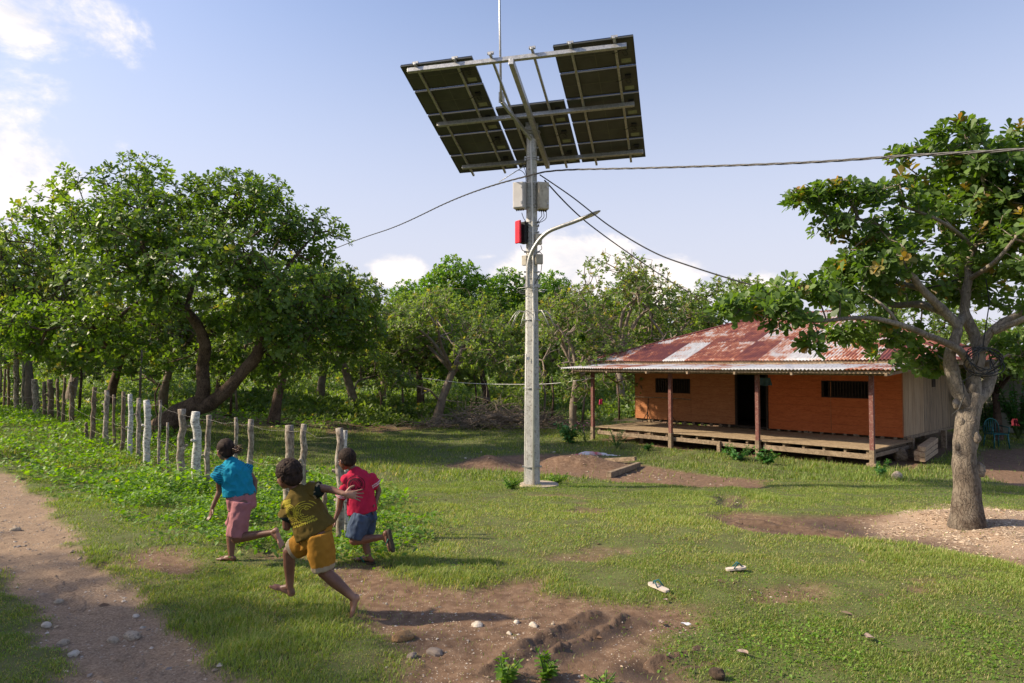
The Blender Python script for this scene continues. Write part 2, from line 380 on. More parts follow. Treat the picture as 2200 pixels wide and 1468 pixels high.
# tyre tread prints pressed into the road
for (a, b) in [((95, 1225), (170, 1310)), ((150, 1225), (200, 1262)), ((235, 1380), (320, 1470))]:
    a, b = gpt(*a), gpt(*b); d, t = seg_d(GX, GY, a, b); L = np.linalg.norm(b-a); e = (b-a)/L
    sx = (GX-a[0])*e[0]+(GY-a[1])*e[1]; sy = (GX-a[0])*-e[1]+(GY-a[1])*e[0]
    rel -= .012*np.exp(-(d/.07)**4)
TREADS = [(gpt(95, 1225), gpt(170, 1310)), (gpt(150, 1225), gpt(200, 1262)), (gpt(235, 1380), gpt(320, 1470))]
def mound(px, py, rx, ry, h, rot=0):
    global rel
    c = gpt(px, py); ux, uy = GX-c[0], GY-c[1]; cr_, sr_ = math.cos(rot), math.sin(rot)
    q = np.hypot((ux*cr_+uy*sr_)/rx, (-ux*sr_+uy*cr_)/ry)+n_lo*.18
    rel = rel+h*(1-sst(0, 1, q))*(1+n_hi*.08)
mound(1052, 998, .95, .9, .27); mound(1240, 1000, 1.7, .95, .31); mound(1150, 985, .9, .6, .12)
mound(2110, 1118, 1.5, 1.0, .13)
mound(1640, 990, 1.2, .5, .08); mound(1500, 975, .8, .4, .1); mound(1345, 962, .8, .5, .14)
# drop under the veranda and edge of the orchard bank
def hz(x, y):
    return base_h(x, y)+samp(rel, x, y)*np.where((np.asarray(x) > ZX0) & (np.asarray(x) < ZX1) & (np.asarray(y) < ZY1) & (np.asarray(y) > ZY0), 1, 0)
def G(px, py):
    x, y = ground_at(px, py)
    for _ in range(12):
        r = rayd(px, py); k = (float(hz(x, y))-CAMZ)/r[2]*r[1]; y = .5*y+.5*k; x = r[0]/r[1]*y
    return np.array([x, y, float(hz(x, y))])
# graded grid, one sheet to the horizon
def graded(a, b, st, grow, lo, hi):
    mid = np.arange(a, b, st); R_ = []; v = b; s_ = st
    while v < hi: R_.append(v); s_ = min(s_*grow, hi/6); v += s_
    Lw = []; v = a-st; s_ = st
    while v > lo: Lw.append(v); s_ = min(s_*grow, abs(lo)/6); v -= s_
    return np.array(Lw[::-1]+list(mid)+R_+[hi])
xs = graded(-8, 9, .045, 1.03, -1500, 1500)
ys = [1.6];  s_ = .022
while ys[-1] < 32: ys.append(ys[-1]+max(.022, ys[-1]*.0058))
v = ys[-1]; s_ = .3
while v < 2400: s_ *= 1.12; v += s_; ys.append(v)
lo_ = []; v = 1.6; s_ = .05
while v > -120: v -= s_; lo_.append(v); s_ *= 1.15
ys = np.array(lo_[::-1]+ys); XX, YY = np.meshgrid(xs, ys)
ZZ = hz(XX, YY)
inr = (XX > ZX0) & (XX < ZX1) & (YY < ZY1) & (YY > ZY0)
road = samp(Z_road, XX, YY)*(inr | (XX < 0)); dirt = samp(Z_dirt, XX, YY)*inr; chip = samp(Z_chip, XX, YY)*inr; wt = samp(wet, XX, YY)*inr
flo = np.where(YY > 30, 1, samp(Z_floor, XX, YY))*np.where(YY > 3, 1, 0)
V = np.stack([XX, YY, ZZ], -1).reshape(-1, 3); nx, ny = len(xs), len(ys)
I = np.arange(nx*ny).reshape(ny, nx); F = np.stack([I[:-1, :-1], I[:-1, 1:], I[1:, 1:], I[1:, :-1]], -1).reshape(-1, 4)
colr = np.stack([road, dirt, chip, flo], -1).reshape(-1, 4)
fr = road[:-1, :-1].ravel() > .5
def zmat(name):
    m, t, p = base(name)
    a = N(t, 'ShaderNodeAttribute', attribute_name='tone'); s = N(t, 'ShaderNodeSeparateColor'); Lk(t, a.outputs['Color'], s.inputs[0])
    w = N(t, 'ShaderNodeAttribute', attribute_name='wet')
    nf = noise(t, 60, 6, .65); nm = noise(t, 3.5, 6, .6); nb = noise(t, 14, 6, .6); ng = noise(t, 220, 3, .6)
    grass = ramp(t, nm, [(.3, (.075, .072, .028, 1)), (.5, (.095, .115, .032, 1)), (.72, (.12, .15, .040, 1))])
    grass = mixc(t, mathn(t, 'GREATER_THAN', nf, .56), grass, (.13, .10, .05, 1))
    road_c = ramp(t, nb, [(.28, (.14, .083, .048, 1)), (.5, (.24, .150, .090, 1)), (.75, (.34, .23, .145, 1))])
    road_c = mixc(t, .55, road_c, ramp(t, nf, [(.35, (.13, .085, .055, 1)), (.6, (.40, .30, .20, 1))]))
    vor = N(t, 'ShaderNodeTexVoronoi', inp={'Scale': 55.0}); tcn = N(t, 'ShaderNodeTexCoord'); Lk(t, tcn.outputs['Object'], vor.inputs['Vector'])
    peb = N(t, 'ShaderNodeMapRange', inp={'From Min': .12, 'From Max': .32, 'To Min': 1, 'To Max': 0}); Lk(t, vor.outputs['Distance'], peb.inputs[0])
    vs = N(t, 'ShaderNodeSeparateColor'); Lk(t, vor.outputs['Color'], vs.inputs[0])
    pk = mathn(t, 'MULTIPLY', peb.outputs[0], mathn(t, 'GREATER_THAN', vs.outputs[0], .55))
    pc = ramp(t, vs.outputs[1], [(0, (.16, .13, .11, 1)), (.5, (.36, .27, .18, 1)), (1, (.50, .42, .32, 1))])
    road_c = mixc(t, pk, road_c, pc)
    dirt_c = ramp(t, nb, [(.3, (.10, .058, .034, 1)), (.5, (.165, .100, .060, 1)), (.72, (.235, .155, .098, 1))])
    dirt_c = mixc(t, mathn(t, 'MULTIPLY', pk, mathn(t, 'GREATER_THAN', nm, .5)), dirt_c, pc)
    dirt_c = mixc(t, mathn(t, 'MULTIPLY', w.outputs['Fac'], .85), dirt_c, (.045, .030, .021, 1))
    chip_c = ramp(t, ng, [(.35, (.22, .14, .09, 1)), (.55, (.40, .29, .20, 1)), (.7, (.52, .40, .29, 1))])
    floor_c = ramp(t, nb, [(.3, (.07, .050, .030, 1)), (.5, (.12, .085, .05, 1)), (.68, (.09, .11, .032, 1)), (.8, (.22, .16, .10, 1))])
    c = mixc(t, a.outputs['Alpha'], grass, floor_c); c = mixc(t, s.outputs[1], c, dirt_c); c = mixc(t, s.outputs[2], c, chip_c); c = mixc(t, s.outputs[0], c, road_c)
    Lk(t, c, p.inputs['Base Color'])
    ro = N(t, 'ShaderNodeMapRange', inp={'To Min': .92, 'To Max': .5}); Lk(t, w.outputs['Fac'], ro.inputs[0]); Lk(t, ro.outputs[0], p.inputs['Roughness'])
    p.inputs['Specular IOR Level'].default_value = .25
    h = mathn(t, 'ADD', mathn(t, 'MULTIPLY', nf, 1.0), mathn(t, 'MULTIPLY', pk, .35)); h = mathn(t, 'ADD', h, mathn(t, 'MULTIPLY', ng, .3))
    bumpn(t, p, h, .7, .012)
    return m
gm = zmat('ground_soil')
def submesh(name, mask, keepmat):
    f = F[mask]; u, inv = np.unique(f, return_inverse=True); me = mkmesh(name, V[u], [inv.reshape(-1, 4)], col=colr[u], mats=[keepmat])
    a = me.attributes.new('wet', 'FLOAT', 'POINT'); a.data.foreach_set('value', wt.ravel()[u].astype(np.float32)); return link(name, me)
tag(submesh('ground', ~fr, gm), kind='structure')
tag(submesh('dirt_road', fr, gm), kind='structure')

# tyre prints and the churned rut: finer sheets laid over the earth
def fine_patch(name, a, b, half, f, wetf, road_=True, ds=.010):
    a = np.asarray(a); b = np.asarray(b); L = np.linalg.norm(b-a); e = (b-a)/L; nn = np.array([-e[1], e[0]]); s = np.arange(0, L, ds); t_ = np.arange(-half, half+1e-6, ds); S_, T_ = np.meshgrid(s, t_)
    bend = .05*np.sin(S_*2.1); X = a[0]+e[0]*S_+nn[0]*(T_+bend); Y = a[1]+e[1]*S_+nn[1]*(T_+bend); edge = np.minimum(sst(0, .12, S_), sst(0, .12, L-S_))*sst(0, half*.35, half-np.abs(T_)+.03*vn2(X*12, Y*12, 5)-.015)
    Z = hz(X, Y)+(.004+f(S_, T_, X, Y))*edge-.012*(1-edge); ny_, nx_ = X.shape; i = np.arange(nx_*ny_).reshape(ny_, nx_); q = np.stack([i[:-1, :-1], i[:-1, 1:], i[1:, 1:], i[1:, :-1]], -1).reshape(-1, 4)
    cl_ = np.zeros((nx_*ny_, 4)); cl_[:, 0 if road_ else 1] = 1; me = mkmesh(name, np.stack([X, Y, Z], -1).reshape(-1, 3), [q], col=cl_, mats=[gm]); at = me.attributes.new('wet', 'FLOAT', 'POINT'); at.data.foreach_set('value', (wetf*edge).ravel().astype(np.float32)); return tag(link(name, me), kind='structure')
for a, b in TREADS: fine_patch('tyre_print', a, b, .085, lambda s, t, x, y: .008*sst(.15, .5, np.sin((s+np.abs(t)*.9)*2*PI/.052))*(np.abs(t) < .055)*(.6+.4*vn2(x*20, y*20))+.002, .12)
rg = lambda s, t, x, y: .022*np.abs(fbm2(x*22, y*22, 71, 5, .78))+.009*np.exp(-((np.abs(t)-.12)/.05)**2)*(1+1.5*vn2(x*17, y*17, 3))-.012*np.exp(-(t/.07)**2)
fine_patch('mud_rut', gpt(1050, 1462), gpt(1330, 1305), .21, rg, .6, False, .012)
fine_patch('mud_rut', gpt(1390, 1445), gpt(1560, 1405), .16, rg, .6, False, .012)
fine_patch('mud_rut', gpt(1558, 1112), gpt(1800, 1150), .22, rg, .6, False, .02)
# ------------------------------------------------------------ leaf and grass materials
def leafmat(name, dark, light, alt, trans=.3, rough=.45, hue=0):
    m, t, p = base(name); out = t.nodes['Material Output']
    a = N(t, 'ShaderNodeAttribute', attribute_name='tone'); s = N(t, 'ShaderNodeSeparateColor'); Lk(t, a.outputs['Color'], s.inputs[0])
    c = mixc(t, s.outputs[0], dark, light); c = mixc(t, s.outputs[1], c, alt)
    Lk(t, c, p.inputs['Base Color']); p.inputs['Roughness'].default_value = rough; p.inputs['Specular IOR Level'].default_value = .4
    tr = N(t, 'ShaderNodeBsdfTranslucent'); hv = N(t, 'ShaderNodeHueSaturation', inp={'Value': 1.9, 'Saturation': 1.15}); Lk(t, c, hv.inputs['Color'])
    tc2 = mixc(t, 1.0, hv.outputs[0], (1.15, 1.1, .5, 1), 'MULTIPLY'); Lk(t, tc2, tr.inputs[0])
    mx = N(t, 'ShaderNodeMixShader', inp={0: trans}); Lk(t, p.outputs[0], mx.inputs[1]); Lk(t, tr.outputs[0], mx.inputs[2]); Lk(t, mx.outputs[0], out.inputs[0])
    return m
M_grass = leafmat('grass_blade', (.088, .138, .024, 1), (.22, .295, .056, 1), (.42, .36, .16, 1), .32, .6)
M_weed = leafmat('weed_leaf', (.065, .145, .016, 1), (.19, .32, .036, 1), (.28, .30, .05, 1), .38, .55)
rng = np.random.default_rng(7)
def visible(x, y, m=.6): return np.abs(x) < .77*y+m
def blades(n, y0, y1, hgt, wid, clump, seed, bend=.5, tri=False, yp=1.0, zf=None, zd=None):
    r = np.random.default_rng(seed)
    u = r.random(n); y = (y0**yp+(y1**yp-y0**yp)*u)**(1/yp); x = (r.random(n)*2-1)*(.77*y+2.2)
    keep = (x > ZX0) & (x < ZX1); x, y = x[keep], y[keep]
    bare = np.maximum.reduce([samp(Z_road, x, y), samp(Z_dirt, x, y), samp(Z_chip, x, y), .8*samp(Z_floor, x, y)])
    cn = fbm2(x*3.2, y*3.2, seed+1, 3); dn = fbm2(x*.7, y*.7, 77, 3)
    pr = (1-bare)**1.3*np.clip(.85+cn*.9+dn*.6, .3, 1)+.02*(1-samp(Z_road, x, y))
    if zf is not None: pr = pr*zf(x, y)
    k = r.random(len(x)) < pr; x, y, cn, dn = x[k], y[k], cn[k], dn[k]; m = len(x)
    z = hz(x, y)-.004
    h = hgt*(.45+.8*r.random(m))*(1+.8*np.clip(cn, -.5, 1))*(1+.6*sst(.25, .5, vn2(x*1.1+5, y*1.1)))*(1+.35*dn); h = h*np.where(r.random(m) < .03, 1.7, 1)
    w = wid*(.7+.6*r.random(m)); a = r.random(m)*2*PI; dx, dy = np.cos(a), np.sin(a); b = bend*(.4+r.random(m))*h
    a2 = a+1.3+r.random(m)*.6; px_, py_ = np.cos(a2)*w*.5, np.sin(a2)*w*.5
    B = np.stack([x, y, z], -1); pw = np.stack([px_, py_, 0*x], -1); d = np.stack([dx*b, dy*b, h], -1)
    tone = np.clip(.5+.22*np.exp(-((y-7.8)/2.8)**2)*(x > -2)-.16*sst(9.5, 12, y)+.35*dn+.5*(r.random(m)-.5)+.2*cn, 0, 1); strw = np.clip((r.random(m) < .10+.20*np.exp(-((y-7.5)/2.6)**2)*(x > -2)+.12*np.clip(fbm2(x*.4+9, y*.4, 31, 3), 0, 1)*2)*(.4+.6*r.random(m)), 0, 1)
    C = np.stack([tone, strw, 0*x], -1)
    if tri:
        VV = np.stack([B-pw, B+pw, B+d], 1).reshape(-1, 3); FF = [np.arange(3*m).reshape(m, 3)]; CC = np.repeat(C, 3, 0)
    else:
        mid = B+d*np.array([.35, .35, .62]); VV = np.stack([B-pw, B+pw, mid+pw*.8, mid-pw*.8, B+d], 1).reshape(-1, 3); i = np.arange(m)[:, None]*5
        FF = [i+np.array([[0, 1, 2, 3]]), i+np.array([[3, 2, 4]])]; CC = np.repeat(C, 5, 0)
    return VV, FF, CC
def joinm(lst):
    V_ = []; Fd = {}; C_ = []; n = 0
    for v, f, c in lst:
        for q in f: Fd.setdefault(q.shape[1], []).append(q+n)
        V_.append(v); C_.append(c); n += len(v)
    return np.concatenate(V_), [np.concatenate(q) for q in Fd.values()], np.concatenate(C_)
shade_w = lambda x, y: 1-.55*samp(Z_weed, x, y)
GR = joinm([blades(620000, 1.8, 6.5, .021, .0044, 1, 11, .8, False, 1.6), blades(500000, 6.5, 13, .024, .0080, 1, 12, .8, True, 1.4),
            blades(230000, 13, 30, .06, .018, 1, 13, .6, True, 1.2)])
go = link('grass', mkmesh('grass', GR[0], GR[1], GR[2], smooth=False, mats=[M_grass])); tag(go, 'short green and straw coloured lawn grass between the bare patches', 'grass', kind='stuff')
# broad-leaved weeds: little leaves on short stems
LEAF6 = np.array([[0, 0, 0], [.20, .30, .03], [.27, .62, .02], [0, 1, -.10], [-.27, .62, .02], [-.20, .30, .03]])
LEAFF = [np.array([[0, 1, 2, 3], [0, 3, 4, 5]])]
OVAL = LEAF6*np.array([1.15, 1, 1]); 
def place(T, TF, O, X, Y, S, col):      # instance template: Y = long axis dir, X = side dir
    Z = np.cross(X, Y); VV = O[:, None]+S[:, None, None]*(T[None, :, 0:1]*X[:, None]+T[None, :, 1:2]*Y[:, None]+T[None, :, 2:3]*Z[:, None])
    m, k = len(O), len(T); FF = [(np.arange(m)[:, None, None]*k+f[None]).reshape(-1, f.shape[1]) for f in TF]
    return VV.reshape(-1, 3), FF, np.repeat(col, k, 0)
def frame(Y, r):
    R_ = r.normal(size=Y.shape); X = nrm(np.cross(Y, R_)); return X
def weeds(n, y0, y1, size, hmax, seed, yp=1.5, zone_=None, xr=None):
    r = np.random.default_rng(seed); y = (y0**yp+(y1**yp-y0**yp)*r.random(n))**(1/yp); x = (r.random(n)*2-1)*(.77*y+1.6)
    wz = samp(Z_weed, x, y) if zone_ is None else zone_(x, y)
    dn = fbm2(x*1.6, y*1.6, 88, 4, .6); big = fbm2(x*.35, y*.35, 90, 3)
    pr = wz*np.clip(.6+dn*1.2, .05, 1)
    k = (r.random(n) < pr)&(x > ZX0)&(x < ZX1); x, y, dn, big = x[k], y[k], dn[k], big[k]; m = len(x)
    top = hmax*np.clip(.4+dn*1.0+big*.8, .08, 1.3); z = hz(x, y)+top*r.random(m)**.6
    a = r.random(m)*2*PI; el = r.normal(.15, .4, m); Yd = np.stack([np.cos(a)*np.cos(el), np.sin(a)*np.cos(el), np.sin(el)], -1)
    X = nrm(np.cross(Yd, np.stack([r.normal(0, .45, m), r.normal(0, .45, m), np.ones(m)], -1)))
    S = size*(.5+.9*r.random(m))
    C = np.stack([np.clip(.45+.5*dn+.6*(r.random(m)-.5), 0, 1), (r.random(m) < .04)*r.random(m), 0*x], -1)
    return place(OVAL, LEAFF, np.stack([x, y, z], -1), X, Yd, S, C)
Wd = joinm([weeds(110000, 2.6, 6.5, .020, .05, 31, zone_=lambda x, y: samp(Z_weed, x, y)*(x > 0)), weeds(180000, 5.6, 11, .050, .20, 32, zone_=lambda x, y: samp(Z_weed, x, y)*(x < 1)),
            weeds(170000, 10, 30, .085, .36, 33),
            weeds(200000, 2.6, 13, .017, .028, 37, zone_=lambda x, y: .42*(1-np.maximum.reduce([samp(Z_road, x, y), samp(Z_dirt, x, y), samp(Z_chip, x, y)]))*sst(-.3, .4, fbm2(x*1.2, y*1.2, 95, 3)+.15))])
wo_ = link('weeds', mkmesh('weeds', Wd[0], Wd[1], Wd[2], smooth=True, mats=[M_weed])); tag(wo_, 'lush bright green low weeds covering the bank beside the fence', 'weeds', kind='stuff')
# sparse weeds and leaf litter on the orchard floor
fz = lambda x, y: .45*samp(Z_floor, x, y)
Wf = weeds(160000, 15, 42, .13, .22, 35, zone_=fz)
tag(link('orchard_weeds', mkmesh('orchard_weeds', Wf[0], Wf[1], Wf[2], mats=[M_weed])), 'thin low weeds growing on the shaded orchard floor under the trees', 'weeds', kind='stuff')
# gravel, wood chips
STONE = np.array([[.5, 0, 0], [0, .5, 0], [-.5, 0, 0], [0, -.5, 0], [.05, .05, .32], [0, 0, -.2]]); STF = [np.array([[0, 1, 4], [1, 2, 4], [2, 3, 4], [3, 0, 4], [1, 0, 5], [2, 1, 5], [3, 2, 5], [0, 3, 5]])]
M_stone, t, p = base('pebble'); a = N(t, 'ShaderNodeAttribute', attribute_name='tone'); Lk(t, a.outputs['Color'], p.inputs['Base Color']); p.inputs['Roughness'].default_value = .9
M_chip, t, p = base('wood_chip'); a = N(t, 'ShaderNodeAttribute', attribute_name='tone'); Lk(t, a.outputs['Color'], p.inputs['Base Color']); p.inputs['Roughness'].default_value = .85
def pebbles(n, y0, y1, size, seed, zf, cols, T=STONE, TF=STF, flat=.7, yp=1.3, dense=None):
    r = np.random.default_rng(seed); y = (y0**yp+(y1**yp-y0**yp)*r.random(n))**(1/yp); x = (r.random(n)*2-1)*(.77*y+.5)
    cn = fbm2(x*2.2, y*2.2, seed, 3)
    k = (r.random(n) < zf(x, y)*np.clip(.5+cn*1.4, .03, 1)); x, y = x[k], y[k]; m = len(x)
    S = size*np.clip(r.lognormal(0, .55, m), .3, 4.0); z = hz(x, y)+S*.02
    a = r.random(m)*2*PI; Y = np.stack([np.cos(a), np.sin(a), r.normal(0, .15, m)], -1); Y = nrm(Y); X = nrm(np.cross(Y, np.stack([r.normal(0, .2, m), r.normal(0, .2, m), np.ones(m)], -1)))
    q = np.array(cols)[r.integers(0, len(cols), m)]*(.7+.6*r.random(m))[:, None]
    return place(T*np.array([.75, 1, flat]), TF, np.stack([x, y, z], -1), X, Y, S, q)
pc = [(.36, .27, .18), (.42, .33, .24), (.30, .22, .15), (.22, .19, .17), (.46, .40, .33)]
Pb = joinm([pebbles(60000, 2.0, 12, .014, 41, lambda x, y: samp(Z_road, x, y), pc), pebbles(1500, 2.0, 9, .026, 42, lambda x, y: samp(Z_road, x, y), pc),
            pebbles(40000, 2.0, 8, .009, 43, lambda x, y: samp(Z_dirt, x, y)*(1-.8*samp(wet, x, y)), pc), pebbles(9000, 10, 18, .03, 44, lambda x, y: samp(Z_dirt, x, y)*.35*(x < 4), pc)])
tag(link('gravel', mkmesh('gravel', Pb[0], Pb[1], Pb[2], smooth=False, mats=[M_stone])), 'tan gravel and pebbles scattered over the road and bare earth', 'gravel', kind='stuff')
CHP = np.array([[-.22, -.5, 0], [.22, -.45, .03], [.18, .5, 0], [-.2, .42, .04]]); cc_ = [(.62, .49, .35), (.50, .38, .26), (.58, .46, .33), (.42, .30, .19), (.32, .21, .13)]
Ch = pebbles(260000, 6.3, 9.8, .017, 45, lambda x, y: samp(Z_chip, x, y), cc_, CHP, [np.array([[0, 1, 2, 3]])], 1)
tag(link('wood_chips', mkmesh('wood_chips', Ch[0], Ch[1], Ch[2], smooth=False, mats=[M_chip])), 'pale wood chips spread in a low heap round the right tree', 'wood chips', kind='stuff')
# dead leaves on the orchard floor and under the tree
cl = [(.16, .09, .045), (.24, .15, .08), (.30, .21, .13), (.10, .06, .035)]
Dl = joinm([pebbles(50000, 15, 40, .12, 46, lambda x, y: samp(Z_floor, x, y)*.8, cl, OVAL, LEAFF, 1), pebbles(5000, 2.5, 14, .035, 47, lambda x, y: .16*(x > 0)+.05, cl, OVAL, LEAFF, 1)])
tag(link('leaf_litter', mkmesh('leaf_litter', Dl[0], Dl[1], Dl[2], mats=[M_chip])), 'fallen brown leaves lying on the orchard floor and lawn', 'leaf litter', kind='stuff')
# ------------------------------------------------------------ built things: materials
M_conc = surf('concrete', (.36, .36, .34, 1), (.52, .51, .47, 1), 9, .85, c3=(.22, .20, .17, 1), bump=.4)
M_pad = surf('pad_concrete', (.30, .25, .19, 1), (.45, .36, .27, 1), 12, .9)
M_galv = surf('galvanised_steel', (.36, .36, .35, 1), (.55, .54, .51, 1), 22, .5, .75, c3=(.28, .27, .24, 1), bump=.1)
M_pvc = surf('grey_conduit', (.60, .59, .55, 1), (.72, .70, .65, 1), 15, .5, bump=0)
M_cab = surf('cabinet_paint', (.44, .39, .30, 1), (.58, .53, .43, 1), 5, .55, c3=(.36, .31, .24, 1), bump=0)
M_cabw = surf('cabinet_pale', (.58, .55, .52, 1), (.66, .63, .60, 1), 6, .5, bump=0)
M_red = surf('red_plastic', (.55, .012, .025, 1), (.66, .02, .035, 1), 6, .4, bump=0)
M_blk = surf('black_plastic', (.012, .012, .012, 1), (.025, .025, .025, 1), 10, .45, bump=0)
M_back = surf('panel_backsheet', (.055, .057, .050, 1), (.080, .083, .072, 1), 3, .35, bump=0)
M_cell, t, p = base('solar_glass'); p.inputs['Base Color'].default_value = (.012, .02, .05, 1); p.inputs['Roughness'].default_value = .12
M_lbl = surf('paper_label', (.22, .23, .15, 1), (.30, .30, .20, 1), 30, .7, bump=0)
M_seam = surf('panel_seam', (.12, .12, .09, 1), (.15, .15, .11, 1), 30, .6, bump=0)
M_cable = surf('black_cable', (.02, .02, .02, 1), (.05, .05, .048, 1), 30, .5, bump=0)
M_acable = surf('aluminium_cable', (.045, .045, .045, 1), (.11, .105, .10, 1), 30, .5, .3, bump=0)
# ------------------------------------------------------------ the solar pole
g0 = G(1143, 1045); PX, PY = float(g0[0]), float(g0[1])
pole = thing('solar_power_pole', 'tall concrete pole carrying tilted solar panels, cabinets and a curved street light', 'solar pole', g0)
def pz(py): return float(P(1143, py, PY)[2])
UA = np.array([.9698, -.24336, .01618]); UB = np.array([.2374, .92668, -.2914]); AC = np.array([.3675, 11.584+PY-11.9, 6.134]); UN = nrm(np.cross(UA, UB))
if UN[2] > 0: UN = -UN          # points down, toward the viewer
AW, AL = 3.70, 3.13
def onarr(px, py, off=0):
    r = rayd(px, py); o = np.array([0, 0, CAMZ]); q = AC+UN*off; t_ = ((q-o)@UN)/(r@UN); return o+r*t_
def ab(p_): d = p_-AC; return d@UA, d@UB
c1 = lambda x, y: (820+x/3.667, 30+y/3.667)
zt = float(onarr(1140, 262, .22)[2])
m = MB(); m.tube([(PX, PY, g0[2]-.3), (PX, PY, g0[2]+.05), (PX, PY, pz(640)), (PX, PY, pz(600))], [.148, .142, .112, .110], 8, jit=0); m.build('concrete_shaft', M_conc, pole, smooth=False)
m = MB(); m.tube([(PX, PY, pz(600)), (PX, PY, pz(330))], [.104, .092], 20); o = m.build('upper_shaft', M_conc, pole); sharp(o.data)
m = MB(); m.tube([(PX, PY, pz(330)), (PX, PY, pz(300)), (PX, PY, zt-.03)], [.094, .094, .094], 20); sharp(m.build('steel_mast_head', M_galv, pole).data)
m = MB(); m.tube([(PX+.12, PY-.02, g0[2]-.1), (PX+.12, PY-.02, g0[2]+.05)], [.36, .345], 22, jit=.03); o = m.build('base_slab', M_pad, pole); sharp(o.data)
m = MB(); m.tube([(PX, PY, zt-.03), (PX, PY, zt-.012)], [.16, .16], 12); m.build('head_plate', M_galv, pole, smooth=False)
m = MB(); m.abox((PX, PY, pz(278)), (.115, .115, .11)); m.build('bracket_collar', M_galv, pole, bevel=.006)
m = MB(); cx = PX+.02
m.tube([(cx, PY-.17, g0[2]+.02), (cx+.005, PY-.145, pz(700)), (cx+.0, PY-.125, pz(560)), (cx-.02, PY-.115, pz(400)), (cx-.04, PY-.115, pz(300))], .017, 10); m.build('conduit', M_pvc, pole)
m = MB(); m.tube([(PX-.13, PY-.08, g0[2]), (PX-.118, PY-.07, pz(900)), (PX-.11, PY-.06, pz(760))], .008, 8); m.build('earth_wire', M_pvc, pole)
for py, hgt in [(1002, .012), (834, .012), (394, .02), (440, .014), (447, .014), (478, .016), (486, .014), (500, .014), (518, .012), (542, .016), (585, .012), (597, .05), (615, .05), (688, .012), (340, .02), (345, .012)]:
    zz = pz(py); rr = np.interp(zz, [0, 2.5, 4.6], [.148, .122, .104]); m = MB(); m.tube([(PX, PY, zz-hgt/2), (PX, PY, zz+hgt/2)], [rr+.006]*2, 16)
    m.abox((PX-rr-.01, PY-.03, zz), (.016, .02, hgt/2+.008)); m.abox((PX+rr+.01, PY-.03, zz), (.016, .02, hgt/2+.008)); m.build('band_clamp', M_galv, pole, smooth=False)
m = MB(); c_ = np.array([PX-.07, PY-.115, pz(771)]); m.tube([c_, c_+(0, -.012, 0)], [.035, .035], 6); m.build('pole_tag', M_pvc, pole, smooth=False)
# climbing guards
m = MB()
for k, (rx, yy) in enumerate([(.27, 623), (.23, 627)]):
    a = np.linspace(0, 2*PI, 25); m.tube([(PX+rx*math.cos(q), PY+rx*.9*math.sin(q), pz(yy)+.02*math.sin(q*2)) for q in a], .005, 6)
m.build('guard_ring', M_galv, pole)
m = MB()
for k in range(11):
    a = k*2*PI/11+.25; d = np.array([math.cos(a), math.sin(a), 0]); b0 = np.array([PX, PY, pz(671)])
    m.tube([b0+d*.11, b0+d*.26+(0, 0, .02), b0+d*.33+(0, 0, -.06), b0+d*(.42+.04*(k % 2))+(0, 0, -.27)], .006, 6)
m.build('climbing_guard', M_galv, pole)
def boxface(name, x0, x1, y0, y1, dy, dep, mat, door=True, par=pole, yaw=0):
    a = P(x0, y1, PY+dy); b = P(x1, y0, PY+dy); c = (a+b)/2; hw = (b[0]-a[0])/2; hh = (b[2]-a[2])/2
    cr_, sr_ = math.cos(yaw), math.sin(yaw); U = np.array([cr_, sr_, 0]); Vv = np.array([-sr_, cr_, 0])
    m = MB(); m.box(c+Vv*dep/2, U*hw, Vv*dep/2, (0, 0, hh)); o = m.build(name, mat, par, smooth=False, bevel=.006)
    if door:
        m = MB(); m.box(c-Vv*.007, U*(hw-.012), Vv*.006, (0, 0, hh-.014)); m.build('door', mat, o, smooth=False, bevel=.004)
        for s_ in (-.6, .6): m = MB(); m.box(c-Vv*.018+U*(hw-.03)+np.array([0, 0, s_*hh]), U*.012, Vv*.006, (0, 0, .022)); m.build('hinge', M_galv, o, smooth=False)
        for k in range(4): m = MB(); m.tube([c+Vv*dep*.5+U*hw*(k-1.5)*.4+(0, 0, -hh-.03), c+Vv*dep*.5+U*hw*(k-1.5)*.4+(0, 0, -hh+.004)], .012, 8); m.build('cable_gland', M_blk, o)
    return o
boxface('equipment_cabinet', 1101, 1125, 391, 447, -.16, .2, M_cabw, yaw=-.35)
boxface('equipment_cabinet', 1157, 1180, 391, 449, -.16, .2, M_cab, yaw=.22)
o = boxface('inverter', 1112, 1129, 477, 522, -.12, .16, M_blk, False, yaw=-.6)
m = MB(); a = P(1108, 523, PY-.16); b = P(1118, 474, PY-.16); c = (a+b)/2
U = np.array([math.cos(-1.0), math.sin(-1.0), 0]); Vv = np.array([-U[1], U[0], 0]); m.box(c+Vv*.0, U*.075, Vv*.022, (0, 0, (b[2]-a[2])/2)); m.build('red_cover', M_red, o, smooth=False, bevel=.015)
boxface('junction_box', 1151, 1165, 502, 525, -.14, .08, M_cab, False, yaw=.2); boxface('junction_box', 1120, 1131, 549, 570, -.12, .08, M_cab, False, yaw=-.5); boxface('junction_box', 1151, 1167, 546, 567, -.14, .08, M_cab, False, yaw=.2)
m = MB()
def wire(m_, pts, r_, n=8, k=10):
    pts = [np.asarray(q, float) for q in pts]; out = []
    for i in range(len(pts)-1):
        p0 = pts[max(i-1, 0)]; p1 = pts[i]; p2 = pts[i+1]; p3 = pts[min(i+2, len(pts)-1)]
        for t_ in np.linspace(0, 1, k, endpoint=False): out.append(.5*((2*p1)+(-p0+p2)*t_+(2*p0-5*p1+4*p2-p3)*t_*t_+(-p0+3*p1-3*p2+p3)*t_**3))
    out.append(pts[-1]); m_.tube(out, r_, n); return out
W2 = lambda x, y, dy=-.12: P(1040+x/4.196, 330+y/4.196, PY+dy)
